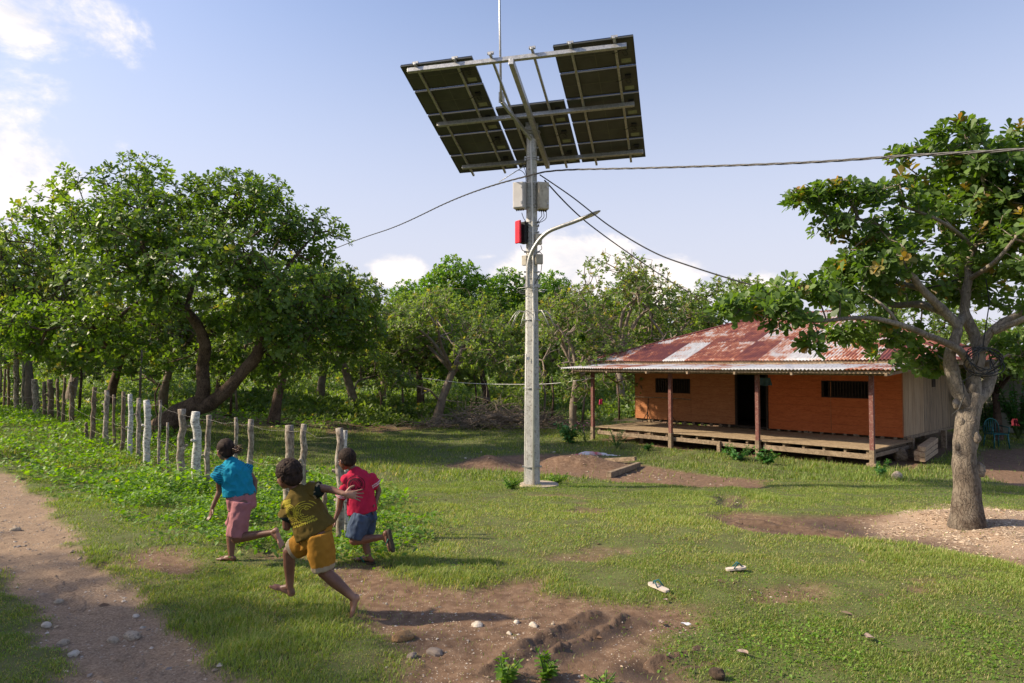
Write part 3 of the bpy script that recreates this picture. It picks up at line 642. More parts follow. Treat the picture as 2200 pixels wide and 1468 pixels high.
for q in ([(510, 510), (520, 560), (490, 600), (480, 640)], [(530, 510), (540, 570), (500, 620), (478, 700)], [(560, 505), (560, 580), (520, 615), (488, 620)], [(340, 535), (355, 580), (375, 610), (390, 640)],
          [(330, 830), (345, 870), (375, 885), (392, 880)], [(515, 830), (520, 860), (500, 880), (520, 905)], [(520, 1000), (510, 1070), (470, 1150), (440, 1215)], [(270, 170), (320, 150), (365, 185), (380, 250)], [(385, 40), (380, 120), (385, 200), (392, 260)],
          [(360, 40), (350, 100), (370, 150), (385, 230)]): m = MB(); wire(m, [W2(*a) for a in q], .006, 6, 6); m.build('wiring', M_cable, pole)
# street light
L = [W2(398, 1215, -.16), W2(396, 1080, -.18), W2(402, 980, -.2), W2(430, 890, -.24), W2(470, 820, -.28), W2(520, 755, -.32), W2(590, 700, -.38), W2(700, 655, -.46), W2(800, 620, -.52), W2(880, 588, -.58)]
m = MB(); wire(m, L, .034, 14, 6); arm = m.build('lamp_arm', M_galv, pole)
hd = W2(955, 558, -.64); dx_ = nrm(L[-1]-L[-2]); dx_ = nrm(dx_+np.array([0, 0, .05])); sd = nrm(np.cross(dx_, (0, 0, 1))); upv = nrm(np.cross(sd, dx_))
m = MB(); m.ell(hd, [dx_*.20, sd*.085, upv*.026], 20, 10); m.capsule(L[-1]-dx_*.02, .036, L[-1]+dx_*.12, .025); hh_ = m.build('lamp_head', M_galv, arm)
m = MB(); m.ell(hd-upv*.016+dx_*.04, [dx_*.12, sd*.06, upv*.014], 16, 8); m.build('lamp_glass', M_cabw, arm)
# solar panels: three columns of 1.2 x 0.6 m modules seen from below
for ci, rows in ((0, range(5)), (1, range(2, 5)), (2, range(5))):
    for r_ in rows:
        c = AC+UA*(ci-1)*1.248+UB*(r_-2)*.633
        m = MB(); m.box(c-UN*.016, UA*.600, UB*.290, UN*.014); pn = m.build('solar_panel', M_cell, pole, smooth=False)
        m = MB(); m.box(c-UN*.0005, UA*.592, UB*.282, UN*.003); m.build('back_sheet', M_back, pn, smooth=False)
        m = MB()
        for s_ in (-1, 1):
            m.box(c+UB*s_*.289, UA*.604, UB*.004, UN*.012); m.box(c+UA*s_*.6, UA*.004, UB*.285, UN*.012)
        m.build('panel_frame', M_back, pn, smooth=False)
        m = MB(); m.box(c+UN*.0035, UA*.004, UB*.28, UN*.0006); m.box(c+UN*.004, UA*.585, UB*.004, UN*.0006); m.build('seam', M_seam, pn, smooth=False)
        m = MB(); m.box(c+UN*.016+UA*.46+UB*(-.09), UA*.045, UB*.035, UN*.013); wire(m, [c+UA*.44+UB*-.09+UN*.02, c+UA*.34+UB*-.06+UN*.06, c+UA*.27+UB*-.03+UN*.045], .006, 6, 4); wire(m, [c+UA*.46+UB*-.06+UN*.02, c+UA*.50+UB*.02+UN*.05, c+UA*.44+UB*.05+UN*.03, c+UA*.42+UB*-.02+UN*.03], .005, 6, 4); m.build('junction_box', M_blk, pn, smooth=False)
        m = MB(); m.box(c+UN*.0045+UA*.46+UB*.2, UA*.075, UB*.045, UN*.0015); m.build('rating_label', M_lbl, pn, smooth=False)
def rail(a0, a1, b0, b1, off, wd, ht, name, mat=M_galv):
    p0 = AC+UA*a0+UB*b0+UN*off; p1 = AC+UA*a1+UB*b1+UN*off; m = MB(); m.bar(p0, p1, wd, ht, up=UN); return m.build(name, mat, pole, smooth=False, bevel=.004)
for ci in (0, 1, 2):
    for s_ in (-.33, .33):
        q = (ci-1)*1.245+s_; rail(q, q, -AL/2-.06, AL/2+.07, .040, .04, .04, 'purlin')
        m = MB(); m.box(AC+UA*q+UB*(-AL/2-.03)+UN*.01, UA*.05, UB*.016, UN*.02); m.build('panel_clamp', M_galv, pole, smooth=False)
fr_ = [ab(onarr(*c1(270, 435), .1))[1], ab(onarr(*c1(520, 865), .1))[1], ab(onarr(*c1(700, 1200), .1))[1]]
BE = []
for (xa, ya), (xb, yb) in (((205, 450), (1930, 250)), ((440, 875), (1990, 712)), ((635, 1210), (2060, 1085))):
    A1 = ab(onarr(*c1(xa, ya), .1)); B1 = ab(onarr(*c1(xb, yb), .1)); bm_ = (A1[1]+B1[1])/2; BE.append(bm_); rail(A1[0], B1[0], A1[1], B1[1], .100, .055, .075, 'cross_beam')
A1 = ab(onarr(*c1(1020, 370), .19)); B1 = ab(onarr(*c1(1310, 1200), .19)); rail(A1[0], B1[0], A1[1], B1[1], .195, .075, .11, 'main_beam')
m = MB(); s0 = onarr(*c1(945, 685), .45); s0 = P(*c1(945, 690), PY-.75); s1 = P(*c1(1175, 985), PY-.13); m.bar(s0, s1, .05, .06); m.build('strut', M_galv, pole, smooth=False, bevel=.003)
m = MB(); m.box(s0+np.array([0, 0, .07]), (.05, 0, 0), (0, .01, 0), (0, 0, .09)); m.build('rod_bracket', M_galv, pole, smooth=False)
m = MB(); r0 = s0+np.array([-.01, -.02, 0]); m.tube([r0, r0+np.array([-.02, 0, 1.3]), r0+np.array([-.04, 0, 2.9])], [.022, .018, .014], 10); m.build('lightning_rod', M_galv, pole)
# ------------------------------------------------------------ overhead cables
def cable(name, label, pts, r_, mat, strands=1, tw=.5):
    ctr = MB(); path = np.array(wire(ctr, pts, .01, 4, 14)); m = MB()
    if strands == 1: m.tube(path, r_, 8)
    else:
        seg = np.concatenate([[0], np.cumsum(np.linalg.norm(np.diff(path, axis=0), axis=1))]); s_ = np.arange(0, seg[-1], .05); pp = np.stack([np.interp(s_, seg, path[:, k]) for k in range(3)], -1)
        T = nrm(np.gradient(pp, axis=0)); X = nrm(np.cross(T, (0, 0, 1))); Y = np.cross(X, T)
        for k in range(strands):
            a = s_/tw*2*PI+k*2*PI/strands; m.tube(pp+(np.cos(a)[:, None]*X+np.sin(a)[:, None]*Y)*r_*1.15, r_, 7)
    o = m.build(name, mat); return tag(o, label, 'cable')
cable('power_cable', 'thick twisted power cable passing the pole and running across the sky above the tree', [P(560, 600, 34), P(738, 527, 24), P(850, 487, 19), P(960, 436, 15.5), P(1040, 405, 13.3), P(1128, 380, 11.6), P(1200, 366.5, 11.0), P(1400, 361, 9.5), P(1700, 351, 7.7), P(1950, 335, 6.5), P(2200, 321, 5.6), P(2700, 285, 4.4)], .0072, M_acable, 3, .75)
cable('tie_wire', 'short steel tie wire clamped between the twisted cable and the pole', [P(1072, 391, 12.3), P(1100, 374, 12.0), P(1128, 356, PY-.1)], .007, M_galv)
cable('service_cable', 'thin black cable sagging from the pole into the crown of the right tree', [P(1160, 376, PY), P(1230, 424, 11.6), P(1310, 486, 11.2), P(1400, 540, 10.8), P(1480, 571, 10.4), P(1617, 613, 9.8), P(1733, 638, 9.3), P(1823, 642, 8.9), P(1985, 621, 8.3), P(2090, 590, 8.0)], .011, M_cable)
cable('service_cable', 'thin black cable running from the pole down to the roof of the wooden house', [P(1170, 388, PY+.05), P(1262, 479, 13.7), P(1400, 578, 17), P(1470, 622, 19.5), P(1545, 657, 22)], .013, M_cable)
cable('clothes_line', 'thin pale line strung between an orchard tree and the veranda post', [P(905, 812, 27), P(1000, 823, 25.5), P(1100, 826, 24.3), P(1190, 824, 23.4), P(1276, 812, 22.6)], .009, M_pvc)
# ------------------------------------------------------------ the wooden house
EU = np.array([.69, -.724, 0]); EU = nrm(EU); EW = np.array([-EU[1], EU[0], 0]); EZ = np.array([0, 0, 1.])
fl = rayd(1281, 916); FLp = fl*((-.27-CAMZ)/fl[2]); FLp[2] = 0
def Hs(u, w, z): return FLp+EU*u+EW*w+EZ*z
def on_wall(px, py, w=2.85):
    r = rayd(px, py); o = np.array([0, 0, CAMZ]); q = Hs(0, w, 0); t_ = ((q-o)@EW)/(r@EW); p_ = o+r*t_; return (p_-FLp)@EU, p_[2]
M_paintL = surf('orange_board_faded', (.34, .135, .052, 1), (.43, .18, .072, 1), 3, .7, stretch=(1, 1, 5), c3=(.30, .10, .035, 1), bump=.15)
M_paintR = surf('orange_board_fresh', (.44, .105, .024, 1), (.54, .14, .036, 1), 3, .65, stretch=(1, 1, 5), c3=(.36, .07, .016, 1), bump=.15)
M_timber = surf('weathered_timber', (.17, .12, .075, 1), (.33, .25, .165, 1), 9, .85, c3=(.10, .075, .05, 1), bump=.4)
M_deck = surf('deck_board', (.24, .17, .10, 1), (.36, .27, .165, 1), 7, .85, c3=(.17, .12, .075, 1), bump=.3)
M_postp = surf('red_brown_post', (.13, .045, .036, 1), (.19, .075, .06, 1), 8, .75, c3=(.25, .17, .13, 1))
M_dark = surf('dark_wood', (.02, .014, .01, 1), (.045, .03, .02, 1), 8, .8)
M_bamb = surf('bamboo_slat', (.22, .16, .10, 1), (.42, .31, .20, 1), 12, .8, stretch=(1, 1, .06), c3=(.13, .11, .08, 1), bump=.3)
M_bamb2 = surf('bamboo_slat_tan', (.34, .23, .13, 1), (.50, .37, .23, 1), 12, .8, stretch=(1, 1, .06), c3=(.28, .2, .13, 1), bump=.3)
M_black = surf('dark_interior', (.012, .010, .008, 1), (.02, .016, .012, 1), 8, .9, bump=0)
def rust(name, base_zinc):
    # u runs along the eave, v up the slope; sheets 0.82 m wide and 2.05 m long rust separately, rust colour is deepened in the valleys as painted shading of the corrugation
    m, t, p = base(name); u = N(t, 'ShaderNodeUVMap'); s = N(t, 'ShaderNodeSeparateXYZ'); Lk(t, u.outputs[0], s.inputs[0]); U_, V_ = s.outputs[0], s.outputs[1]
    fu = mathn(t, 'FLOOR', mathn(t, 'DIVIDE', U_, .82)); fv = mathn(t, 'FLOOR', mathn(t, 'DIVIDE', mathn(t, 'ADD', V_, .25), 2.05))
    c = N(t, 'ShaderNodeCombineXYZ'); Lk(t, fu, c.inputs[0]); Lk(t, fv, c.inputs[1]); wn = N(t, 'ShaderNodeTexWhiteNoise', noise_dimensions='2D'); Lk(t, c.outputs[0], wn.inputs[0]); ws = N(t, 'ShaderNodeSeparateColor'); Lk(t, wn.outputs['Color'], ws.inputs[0])
    def nz_(su, sv, sw, det=4, ro=.6):
        q = N(t, 'ShaderNodeCombineXYZ'); Lk(t, mathn(t, 'MULTIPLY', U_, su), q.inputs[0]); Lk(t, mathn(t, 'MULTIPLY', V_, sv), q.inputs[1]); Lk(t, mathn(t, 'MULTIPLY', ws.outputs[2], sw), q.inputs[2]); return noise(t, 1.0, det, ro, vec=q.outputs[0])
    big = nz_(.9, 1.3, 8); med = nz_(4.5, 3.2, 5); fine = nz_(26, 5.5, 3, 3)
    cor = mathn(t, 'MULTIPLY', mathn(t, 'ADD', mathn(t, 'SINE', mathn(t, 'MULTIPLY', U_, 2*PI/.095)), 1.0), .5)
    lv = mathn(t, 'ADD', mathn(t, 'ADD', mathn(t, 'MULTIPLY', big, .9), mathn(t, 'MULTIPLY', med, 1.0)), mathn(t, 'MULTIPLY', fine, .55))
    lv = mathn(t, 'ADD', lv, mathn(t, 'MULTIPLY', mathn(t, 'SUBTRACT', ws.outputs[0], .5), .62)); lv = mathn(t, 'SUBTRACT', lv, mathn(t, 'MULTIPLY', cor, .16))
    lo_ = 1.28 if base_zinc else .93
    if base_zinc: lv = mathn(t, 'ADD', lv, mathn(t, 'MULTIPLY', V_, .09))
    f = N(t, 'ShaderNodeMapRange', inp={'From Min': lo_, 'From Max': lo_+.16}); Lk(t, lv, f.inputs[0]); d = N(t, 'ShaderNodeMapRange', inp={'From Min': lo_+.12, 'From Max': lo_+.5}); Lk(t, lv, d.inputs[0])
    zinc = ramp(t, fine, [(.3, (.42, .41, .40, 1)), (.6, (.62, .61, .60, 1))]); rs = ramp(t, d.outputs[0], [(0, (.44, .20, .10, 1)), (.35, (.27, .085, .045, 1)), (1, (.12, .032, .028, 1))])
    col = mixc(t, f.outputs[0], zinc, rs); ov = N(t, 'ShaderNodeMapRange', inp={'From Min': .0, 'From Max': .03, 'To Min': .55, 'To Max': 1.0}); Lk(t, mathn(t, 'FRACT', mathn(t, 'DIVIDE', mathn(t, 'ADD', V_, .25), 2.05)), ov.inputs[0])
    hv = N(t, 'ShaderNodeHueSaturation'); Lk(t, ov.outputs[0], hv.inputs['Value']); Lk(t, col, hv.inputs['Color']); Lk(t, hv.outputs[0], p.inputs['Base Color'])
    Lk(t, mathn(t, 'MULTIPLY', mathn(t, 'SUBTRACT', 1.0, f.outputs[0]), .25), p.inputs['Metallic']); p.inputs['Roughness'].default_value = .6; bumpn(t, p, fine, .15, .004); return m
M_rust = rust('rusted_roof_sheet', False); M_zinc = rust('zinc_sheet', True)
def corr(name, mat, u0, u1, fl_, fr2, lo, hi, parent, amp=.017, lam=.095, nv=10, th=.004):
    # corrugated slope: lo/hi = (w, z) of the eave and of the top; the top spans u0+fl_ to u1-fr2
    nu = int((u1-u0)/lam*6); uu = np.linspace(0, 1, nu+1); U_ = u0+(u1-u0)*uu; V_ = []; UVs = []
    ln = math.hypot(hi[0]-lo[0], hi[1]-lo[1])
    for side in (0, 1):
        for j in range(nv+1):
            tmax = np.ones_like(U_)
            if fl_ > 0: tmax = np.minimum(tmax, (U_-u0)/fl_)
            if fr2 > 0: tmax = np.minimum(tmax, (u1-U_)/fr2)
            t_ = tmax*j/nv; w = lo[0]+(hi[0]-lo[0])*t_; z = lo[1]+(hi[1]-lo[1])*t_+amp*np.sin(U_/lam*2*PI)+.012*vn2(U_*.8, w*.9, 4)-side*th
            V_.append(FLp+U_[:, None]*EU+w[:, None]*EW+z[:, None]*EZ); UVs.append(np.stack([U_, t_*ln], -1))
    V_ = np.concatenate(V_); UVs = np.concatenate(UVs); n = nu+1; Fs = []
    for side in (0, 1):
        i = (np.arange(nv)[:, None]*n+np.arange(nu)[None])+side*n*(nv+1); q = np.stack([i, i+1, i+n+1, i+n], -1).reshape(-1, 4); Fs.append(q if side == 0 else q[:, ::-1])
    i = np.arange(nu); Fs.append(np.stack([i+n*(nv+1), i+1+n*(nv+1), i+1, i], -1))
    me = mkmesh(name, V_, [np.concatenate(Fs)], mats=[mat], uv=UVs); return link(name, me, parent)
house = thing('wooden_house', 'low wooden house with rusted corrugated roof, orange board walls and open veranda', 'house', Hs(0, 0, float(hz(Hs(0, 0, 0)[0], Hs(0, 0, 0)[1]))))
hb = lambda m, u, w, z, hu, hw, hz_, col=None: m.box(Hs(u, w, z), EU*hu, EW*hw, EZ*hz_)
UE = 8.55; ZD = -.27; WW = 2.85; HD = 6.4
u_l, _ = on_wall(1365, 880); u_r, _ = on_wall(1940, 880); ud0, _ = on_wall(1581, 880); ud1, _ = on_wall(1651, 880)
wl0, zt0 = on_wall(1409, 813); wl1, zb0 = on_wall(1483, 846); wr0, zt1 = on_wall(1765, 818); wr1, zb1 = on_wall(1868, 857)
ZW0, ZW1 = ZD+.10, 2.05
# board walls in rows of planks, leaving the window and door openings free
def boards(u0, u1, z0, z1, mat, holes, name, row=.235, seed=0):
    r = random.Random(seed); m = MB(); z = z0
    cuts = sorted(set([z0, z1]+[h[2] for h in holes]+[h[3] for h in holes]))
    for a, b in zip(cuts[:-1], cuts[1:]):
        n = max(1, round((b-a)/row)); hgt = (b-a)/n
        for k in range(n):
            zl, zh = a+k*hgt, a+(k+1)*hgt; spans = [(u0, u1)]
            for h in holes:
                if h[2] < (zl+zh)/2 < h[3]: spans = [s for (x0, x1) in spans for s in ((x0, min(x1, h[0])), (max(x0, h[1]), x1)) if s[1]-s[0] > .02]
            for (x0, x1) in spans:
                hb(m, (x0+x1)/2, WW+r.uniform(-.004, .004), (zl+zh)/2, (x1-x0)/2-.002, .012, hgt/2-.0014)
    return m.build(name, mat, house, smooth=False, bevel=.0012)
us = on_wall(1485, 880)[0]
o = boards(u_l, ud0, ZW0, ZW1, M_paintL, [(wl0, wl1, zb0, zt0)], 'front_wall', .26, 1)
o = boards(ud1, u_r, ZW0-.05, ZW1, M_paintR, [(wr0, wr1, zb1, zt1)], 'front_wall', .24, 2); o['label'] = 'brighter orange right half of the front wall'
m = MB()
for u in (us, u_l+.01, u_r-.01, (ud1+u_r)/2): hb(m, u, WW-.018, (ZW0+ZW1)/2, .006, .004, (ZW1-ZW0)/2)
m.build('wall_batten', M_paintL, house, smooth=False)
def window(a, b, z0, z1, n, miss=None):
    m = MB(); c = ((a+b)/2, (z0+z1)/2)
    for s_ in (-1, 1): hb(m, c[0], WW-.006, c[1]+s_*((z1-z0)/2-.012), (b-a)/2-.002, .028, .014); hb(m, c[0]+s_*((b-a)/2-.014), WW-.006, c[1], .012, .028, (z1-z0)/2-.028)
    o = m.build('window', M_dark, house, smooth=False); m = MB()
    for k in range(n):
        if miss == k: continue
        hb(m, a+(b-a)*(k+.5)/n, WW+.0, c[1], (b-a)/n*.22, .010, (z1-z0)/2-.028)
    m.build('bars', M_dark, o, smooth=False)
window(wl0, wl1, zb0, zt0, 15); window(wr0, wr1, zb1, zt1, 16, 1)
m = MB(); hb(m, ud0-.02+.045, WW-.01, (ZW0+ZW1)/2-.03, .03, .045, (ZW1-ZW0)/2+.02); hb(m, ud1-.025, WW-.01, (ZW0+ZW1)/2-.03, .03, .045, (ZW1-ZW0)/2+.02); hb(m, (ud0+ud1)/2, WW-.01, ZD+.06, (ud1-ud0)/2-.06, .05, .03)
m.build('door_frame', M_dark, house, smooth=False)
# dark room behind: floor, back and inner partition
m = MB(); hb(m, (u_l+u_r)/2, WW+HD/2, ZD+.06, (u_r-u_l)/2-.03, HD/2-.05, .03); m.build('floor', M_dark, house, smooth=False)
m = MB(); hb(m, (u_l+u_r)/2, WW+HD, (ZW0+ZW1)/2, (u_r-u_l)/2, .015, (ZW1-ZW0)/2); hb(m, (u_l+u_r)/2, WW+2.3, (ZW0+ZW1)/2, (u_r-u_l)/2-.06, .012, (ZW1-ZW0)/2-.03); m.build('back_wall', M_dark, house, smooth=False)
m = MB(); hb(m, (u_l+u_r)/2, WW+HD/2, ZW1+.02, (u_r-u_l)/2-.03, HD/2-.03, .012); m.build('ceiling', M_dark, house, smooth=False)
# slatted side walls
for nm, uu, sgn in (('side_wall', u_r, 1), ('side_wall', u_l, -1)):
    m = MB(); m2 = MB(); r = random.Random(4); w = WW+.02
    while w < WW+HD:
        ww = r.uniform(.028, .045); q = r.uniform(0, .008); zt_ = ZW1
        if sgn > 0 and w < WW+1.75:
            zs = 1.62-.005*r.random()
            m2.box(Hs(uu+.005+q, w+ww/2, (ZW0-.02+zs)/2), EU*.008, EW*(ww/2-.0015), EZ*(zs-ZW0+.02)/2); m.box(Hs(uu+.004+q, w+ww/2, (zs+zt_)/2+.002), EU*.008, EW*(ww/2-.0015), EZ*((zt_-zs)/2))
        else: m.box(Hs(uu+.004+q, w+ww/2, (ZW0-.02+zt_)/2), EU*.008, EW*(ww/2-.0015), EZ*(zt_-ZW0+.02)/2)
        w += ww
    sw = m.build(nm, M_bamb, house, smooth=False)
    if sgn > 0:
        sw['label'] = 'grey upright bamboo slats of the right side wall'; m2.build('tan_slats', M_bamb2, sw, smooth=False)
m = MB(); hb(m, u_r+.02, WW+HD/2, ZW0-.06, .035, HD/2, .04); m.build('sill_beam', M_timber, house, smooth=False, bevel=.004)
m = MB(); hb(m, u_r+.012, WW+2.75, 1.45, .02, .16, .35); m.build('side_window', M_dark, house, smooth=False)
# deck, joists, rim beam and supports
m = MB(); r = random.Random(3); w = -.05
while w < WW-.06:
    ww = r.uniform(.13, .17); u = -.05
    while u < UE:
        l = r.uniform(2.2, 3.4); l = min(l, UE+.05-u); l = l if UE-u-l > .5 else UE+.05-u
        hb(m, u+l/2, w+ww/2, ZD-.015+r.uniform(-.003, .003), l/2-.002, ww/2-.004, .013); u += l
    w += ww
m.build('deck', M_deck, house, smooth=False, bevel=.003)
m = MB()
for k in range(17):
    u = .12+k*(UE-.25)/16; hb(m, u, WW/2, ZD-.085, .032, WW/2-.02, .045)
m.build('joists', M_timber, house, smooth=False, bevel=.004)
def zg(u, w): q = Hs(u, w, 0); return float(hz(q[0], q[1]))
m = MB(); m.bar(Hs(.03, .02, ZD-.19), Hs(2.85, .02, ZD-.20), .05, .12); m.bar(Hs(2.93, .02, ZD-.19), Hs(UE/2+1.45, .02, ZD-.21), .05, .12); m.bar(Hs(5.78, .02, ZD-.19), Hs(UE-.06, .02, ZD-.20), .05, .13); m.build('rim_beam', M_timber, house, smooth=False, bevel=.008)
m = MB(); m.bar(Hs(-.1, WW-.1, ZD-.17), Hs(UE+.1, WW-.1, ZD-.17), .08, .1); m.bar(Hs(UE-.02, 0, ZD-.17), Hs(UE-.02, WW, ZD-.17), .05, .1); m.build('bearer', M_timber, house, smooth=False, bevel=.006)
up_ = [on_wall(1276, 900, 0)[0], on_wall(1443, 900, 0)[0], on_wall(1630, 900, 0)[0], on_wall(1875, 900, 0)[0]]
for i, u in enumerate(up_):
    z0 = zg(u, -.05); m = MB(); m.bar(Hs(u, -.055, ZD-.02), Hs(u, -.055, 1.50), .10, .10, up=EU); pp_ = m.build('veranda_post', M_postp, house, smooth=False, bevel=.006)
    m = MB(); m.bar(Hs(u, -.06, z0-.1), Hs(u, -.06, ZD-.02), .115, .115, up=EU)
    if i == 3: m.box(Hs(u, -.06, z0+.03), EU*.11, EW*.11, EZ*.07)
    m.build('post_foot', M_timber, pp_, smooth=False, bevel=.008)
for u in (on_wall(1546, 950, 0)[0], 1.4, 7.3):
    m = MB(); w = -.03 if u > 4 and u < 6 else .6; m.bar(Hs(u, w, zg(u, w)-.1), Hs(u, w, ZD-.13), .10, .10, up=EU); m.build('support_stub', M_timber, house, smooth=False, bevel=.006)
for u in np.linspace(.1, UE, 7):
    for w in (WW+.05, WW+3.1, WW+6.2):
        m = MB(); m.bar(Hs(u, w, zg(u, w)-.1), Hs(u, w, ZW0-.04), .13, .13, up=EU); m.build('floor_stump', M_timber, house, smooth=False, bevel=.008)
m = MB(); 
for k in range(26): u = .25+k*.33; hb(m, u, WW+.04, ZW0-.055, .04, .04, .045)
m.build('wall_blocking', M_timber, house, smooth=False)
# veranda roof
ZE = 1.62
m = MB(); m.bar(Hs(-.35, -.05, 1.565), Hs(UE+.45, -.05, 1.565), .07, .13); m.build('veranda_beam', M_timber, house, smooth=False, bevel=.006)
m = MB(); m.bar(Hs(-.5, -.62, ZE-.035), Hs(UE+.62, -.62, ZE-.035), .03, .06)
m.build('fascia_batten', M_timber, house, smooth=False)
m = MB()
for u in (-.42, 1.0, 2.5, 3.9, 5.35, 6.9, UE+.55): m.bar(Hs(u, -.72, ZE-.085), Hs(u, WW-.1, ZE+.12), .06, .07)
m.build('rafters', M_timber, house, smooth=False, bevel=.004)
corr('veranda_roof', M_zinc, -.98, UE+.78, 0, 0, (-.72, ZE+.03), (WW-.08, ZE+.24), house, nv=5)
# main roof: hipped
E0 = 1.50; Wl = 1.42; u0r, u1r = -1.55, UE+1.35; zr0 = 1.90; half = (WW+HD+1.25-Wl)/2; rise = half*.365
corr('roof', M_rust, u0r, u1r, half, half, (Wl, zr0), (Wl+half, zr0+rise), house, nv=14)
def hipside(uc, sg):
    lam = .095; n = int(2*half/lam*6); V_ = []; UVs = []; ww = np.linspace(0, 2*half, n+1); nv = 10
    for j in range(nv+1):
        tm = np.minimum(ww, 2*half-ww); t_ = tm*j/nv; z = zr0+t_*.365+.017*np.sin(ww/lam*2*PI); V_.append(FLp+(uc-sg*t_)[:, None]*EU+(Wl+ww)[:, None]*EW+z[:, None]*EZ); UVs.append(np.stack([ww+20, t_], -1))
    n += 1; i = (np.arange(nv)[:, None]*n+np.arange(n-1)[None]); q = np.stack([i, i+1, i+n+1, i+n], -1).reshape(-1, 4)
    return np.concatenate(V_), (q if sg > 0 else q[:, ::-1]), np.concatenate(UVs)
for uc, sg in ((u0r, -1), (u1r, 1)):
    v_, q_, uv_ = hipside(uc, sg); link('roof_hip', mkmesh('roof_hip', v_, [q_], mats=[M_rust], uv=uv_), house)
# back slope (mirror of the front one)
lam = .076; nb = 240; uu = np.linspace(u0r, u1r, nb); V_ = []; UVs = []
for j in range(6):
    tm = np.minimum(1, np.minimum((uu-u0r)/half, (u1r-uu)/half)); t_ = tm*j/5; V_.append(FLp+uu[:, None]*EU+(Wl+2*half-t_*half)[:, None]*EW+(zr0+t_*rise)[:, None]*EZ); UVs.append(np.stack([uu+40, t_*half], -1))
i = (np.arange(5)[:, None]*nb+np.arange(nb-1)[None]); link('roof_back', mkmesh('roof_back', np.concatenate(V_), [np.stack([i+1, i, i+nb, i+nb+1], -1).reshape(-1, 4)], mats=[M_rust], uv=np.concatenate(UVs)), house)
m = MB()
for a, b in (((u0r, Wl, zr0), (u0r+half, Wl+half, zr0+rise)), ((u1r, Wl, zr0), (u1r-half, Wl+half, zr0+rise)), ((u0r+half, Wl+half, zr0+rise), (u1r-half, Wl+half, zr0+rise))):
    A1, B1 = Hs(*a)+EZ*.02, Hs(*b)+EZ*.02; m.tube(np.linspace(A1, B1, 12), .035, 8, jit=.15)
m.build('ridge_cap', M_rust, house)
m = MB(); m.bar(Hs(u0r+.2, Wl+.08, zr0-.10), Hs(3.4, Wl+.08, zr0-.10), .025, .15); m.bar(Hs(3.41, Wl+.075, zr0-.10), Hs(u1r-.2, Wl+.075, zr0-.10), .025, .15); m.bar(Hs(u1r-.15, Wl+.2, zr0-.08), Hs(u1r-.15, Wl+2*half-.2, zr0-.08), .025, .12); m.bar(Hs(u0r+.15, Wl+.2, zr0-.08), Hs(u0r+.15, Wl+2*half-.2, zr0-.08), .025, .12)
m.build('fascia', M_timber, house, smooth=False, bevel=.004)
# rack on the veranda, cloths, timber stack, logs
rk = thing('wooden_rack', 'thin pole rack on angled legs standing against the left end of the orange wall', 'rack', Hs(u_l+.5, WW-.4, ZD))
ua, za = on_wall(1366, 853, WW-.25); ub, _ = on_wall(1484, 855, WW-.25); uc_, _ = on_wall(1391, 870, WW-.25); ue_, _ = on_wall(1441, 870, WW-.25)
m = MB(); m.tube([Hs(ua, WW-.25, za), Hs((ua+ub)/2, WW-.25, za+.01), Hs(ub, WW-.25, za-.01)], .016, 8); m.build('top_pole', M_timber, rk)
for uq in (uc_, ue_+.05):
    m = MB(); m.tube([Hs(uq+.04, WW-.25, za), Hs(uq, WW-.27, ZD)], .017, 8); m.tube([Hs(uq+.0, WW-.3, ZD+.35), Hs(uq+.22, WW-.3, ZD)], .014, 8); m.tube([Hs(uq, WW-.3, ZD+.30), Hs(uq-.2, WW-.3, ZD)], .014, 8); m.build('leg', M_dark, rk)
def cloth(name, label, px0, py0, px1, py1, y, c1_, c2_, seed, par=None):
    M_ = surf(name+'_fabric%d' % seed, c1_, c2_, 8, .9, bump=.2); a = P(px0, py1, y); b = P(px1, py0, y); n = 14; uu, vv = np.meshgrid(np.linspace(0, 1, n), np.linspace(0, 1, n))
    X = a[0]+(b[0]-a[0])*(.5+(uu-.5)*(.75+.25*vv)); Z = b[2]-(b[2]-a[2])*vv*(1-.15*np.abs(vn2(uu*4, vv*0, seed))); Y = y+.05*np.sin(uu*14+seed)*(.3+vv)+.02*vn2(uu*5, vv*5, seed)
    V1 = np.stack([X, Y, Z], -1).reshape(-1, 3); V2 = V1+np.array([0, .008, 0]); i = (np.arange(n-1)[:, None]*n+np.arange(n-1)[None]); q = np.stack([i, i+1, i+n+1, i+n], -1).reshape(-1, 4)
    o = link(name, mkmesh(name, np.concatenate([V1, V2]), [np.concatenate([q[:, ::-1], q+n*n])], mats=[M_])); return tag(o, label, 'cloth')
cloth('hanging_cloth', 'dark teal cloth hanging from the veranda roof beside the doorway post', 1624, 812, 1660, 830, 19.2, (.03, .06, .07, 1), (.06, .10, .11, 1), 1)
cloth('hanging_cloth', 'small bright pink cloth hanging in the orchard behind the left veranda post', 1287, 858, 1295, 870, 27, (.6, .03, .12, 1), (.7, .06, .18, 1), 2)
cloth('hanging_cloth', 'dark red cloth hanging by the right edge behind the big tree', 2174, 900, 2186, 916, 15.5, (.08, .005, .01, 1), (.12, .01, .018, 1), 3)
M_new = surf('fresh_timber', (.36, .25, .15, 1), (.50, .37, .24, 1), 8, .8, c3=(.26, .18, .11, 1), bump=.25)
k = 0
labs = ['topmost squared timber of the stack by the right end of the veranda', 'upper front timber in the stack under the side wall, below the topmost one', 'lower front timber in the stack under the side wall, next to the ground', 'upper rear timber in the stack under the side wall', 'lower rear timber in the stack under the side wall', 'middle timber in the stack under the side wall, between front and rear']
A0 = P(1972, 985, 17.2); gz = float(hz(A0[0], A0[1])); dT = nrm(np.array([.80, 1.0, 0])); nT = np.array([dT[1], -dT[0], 0])
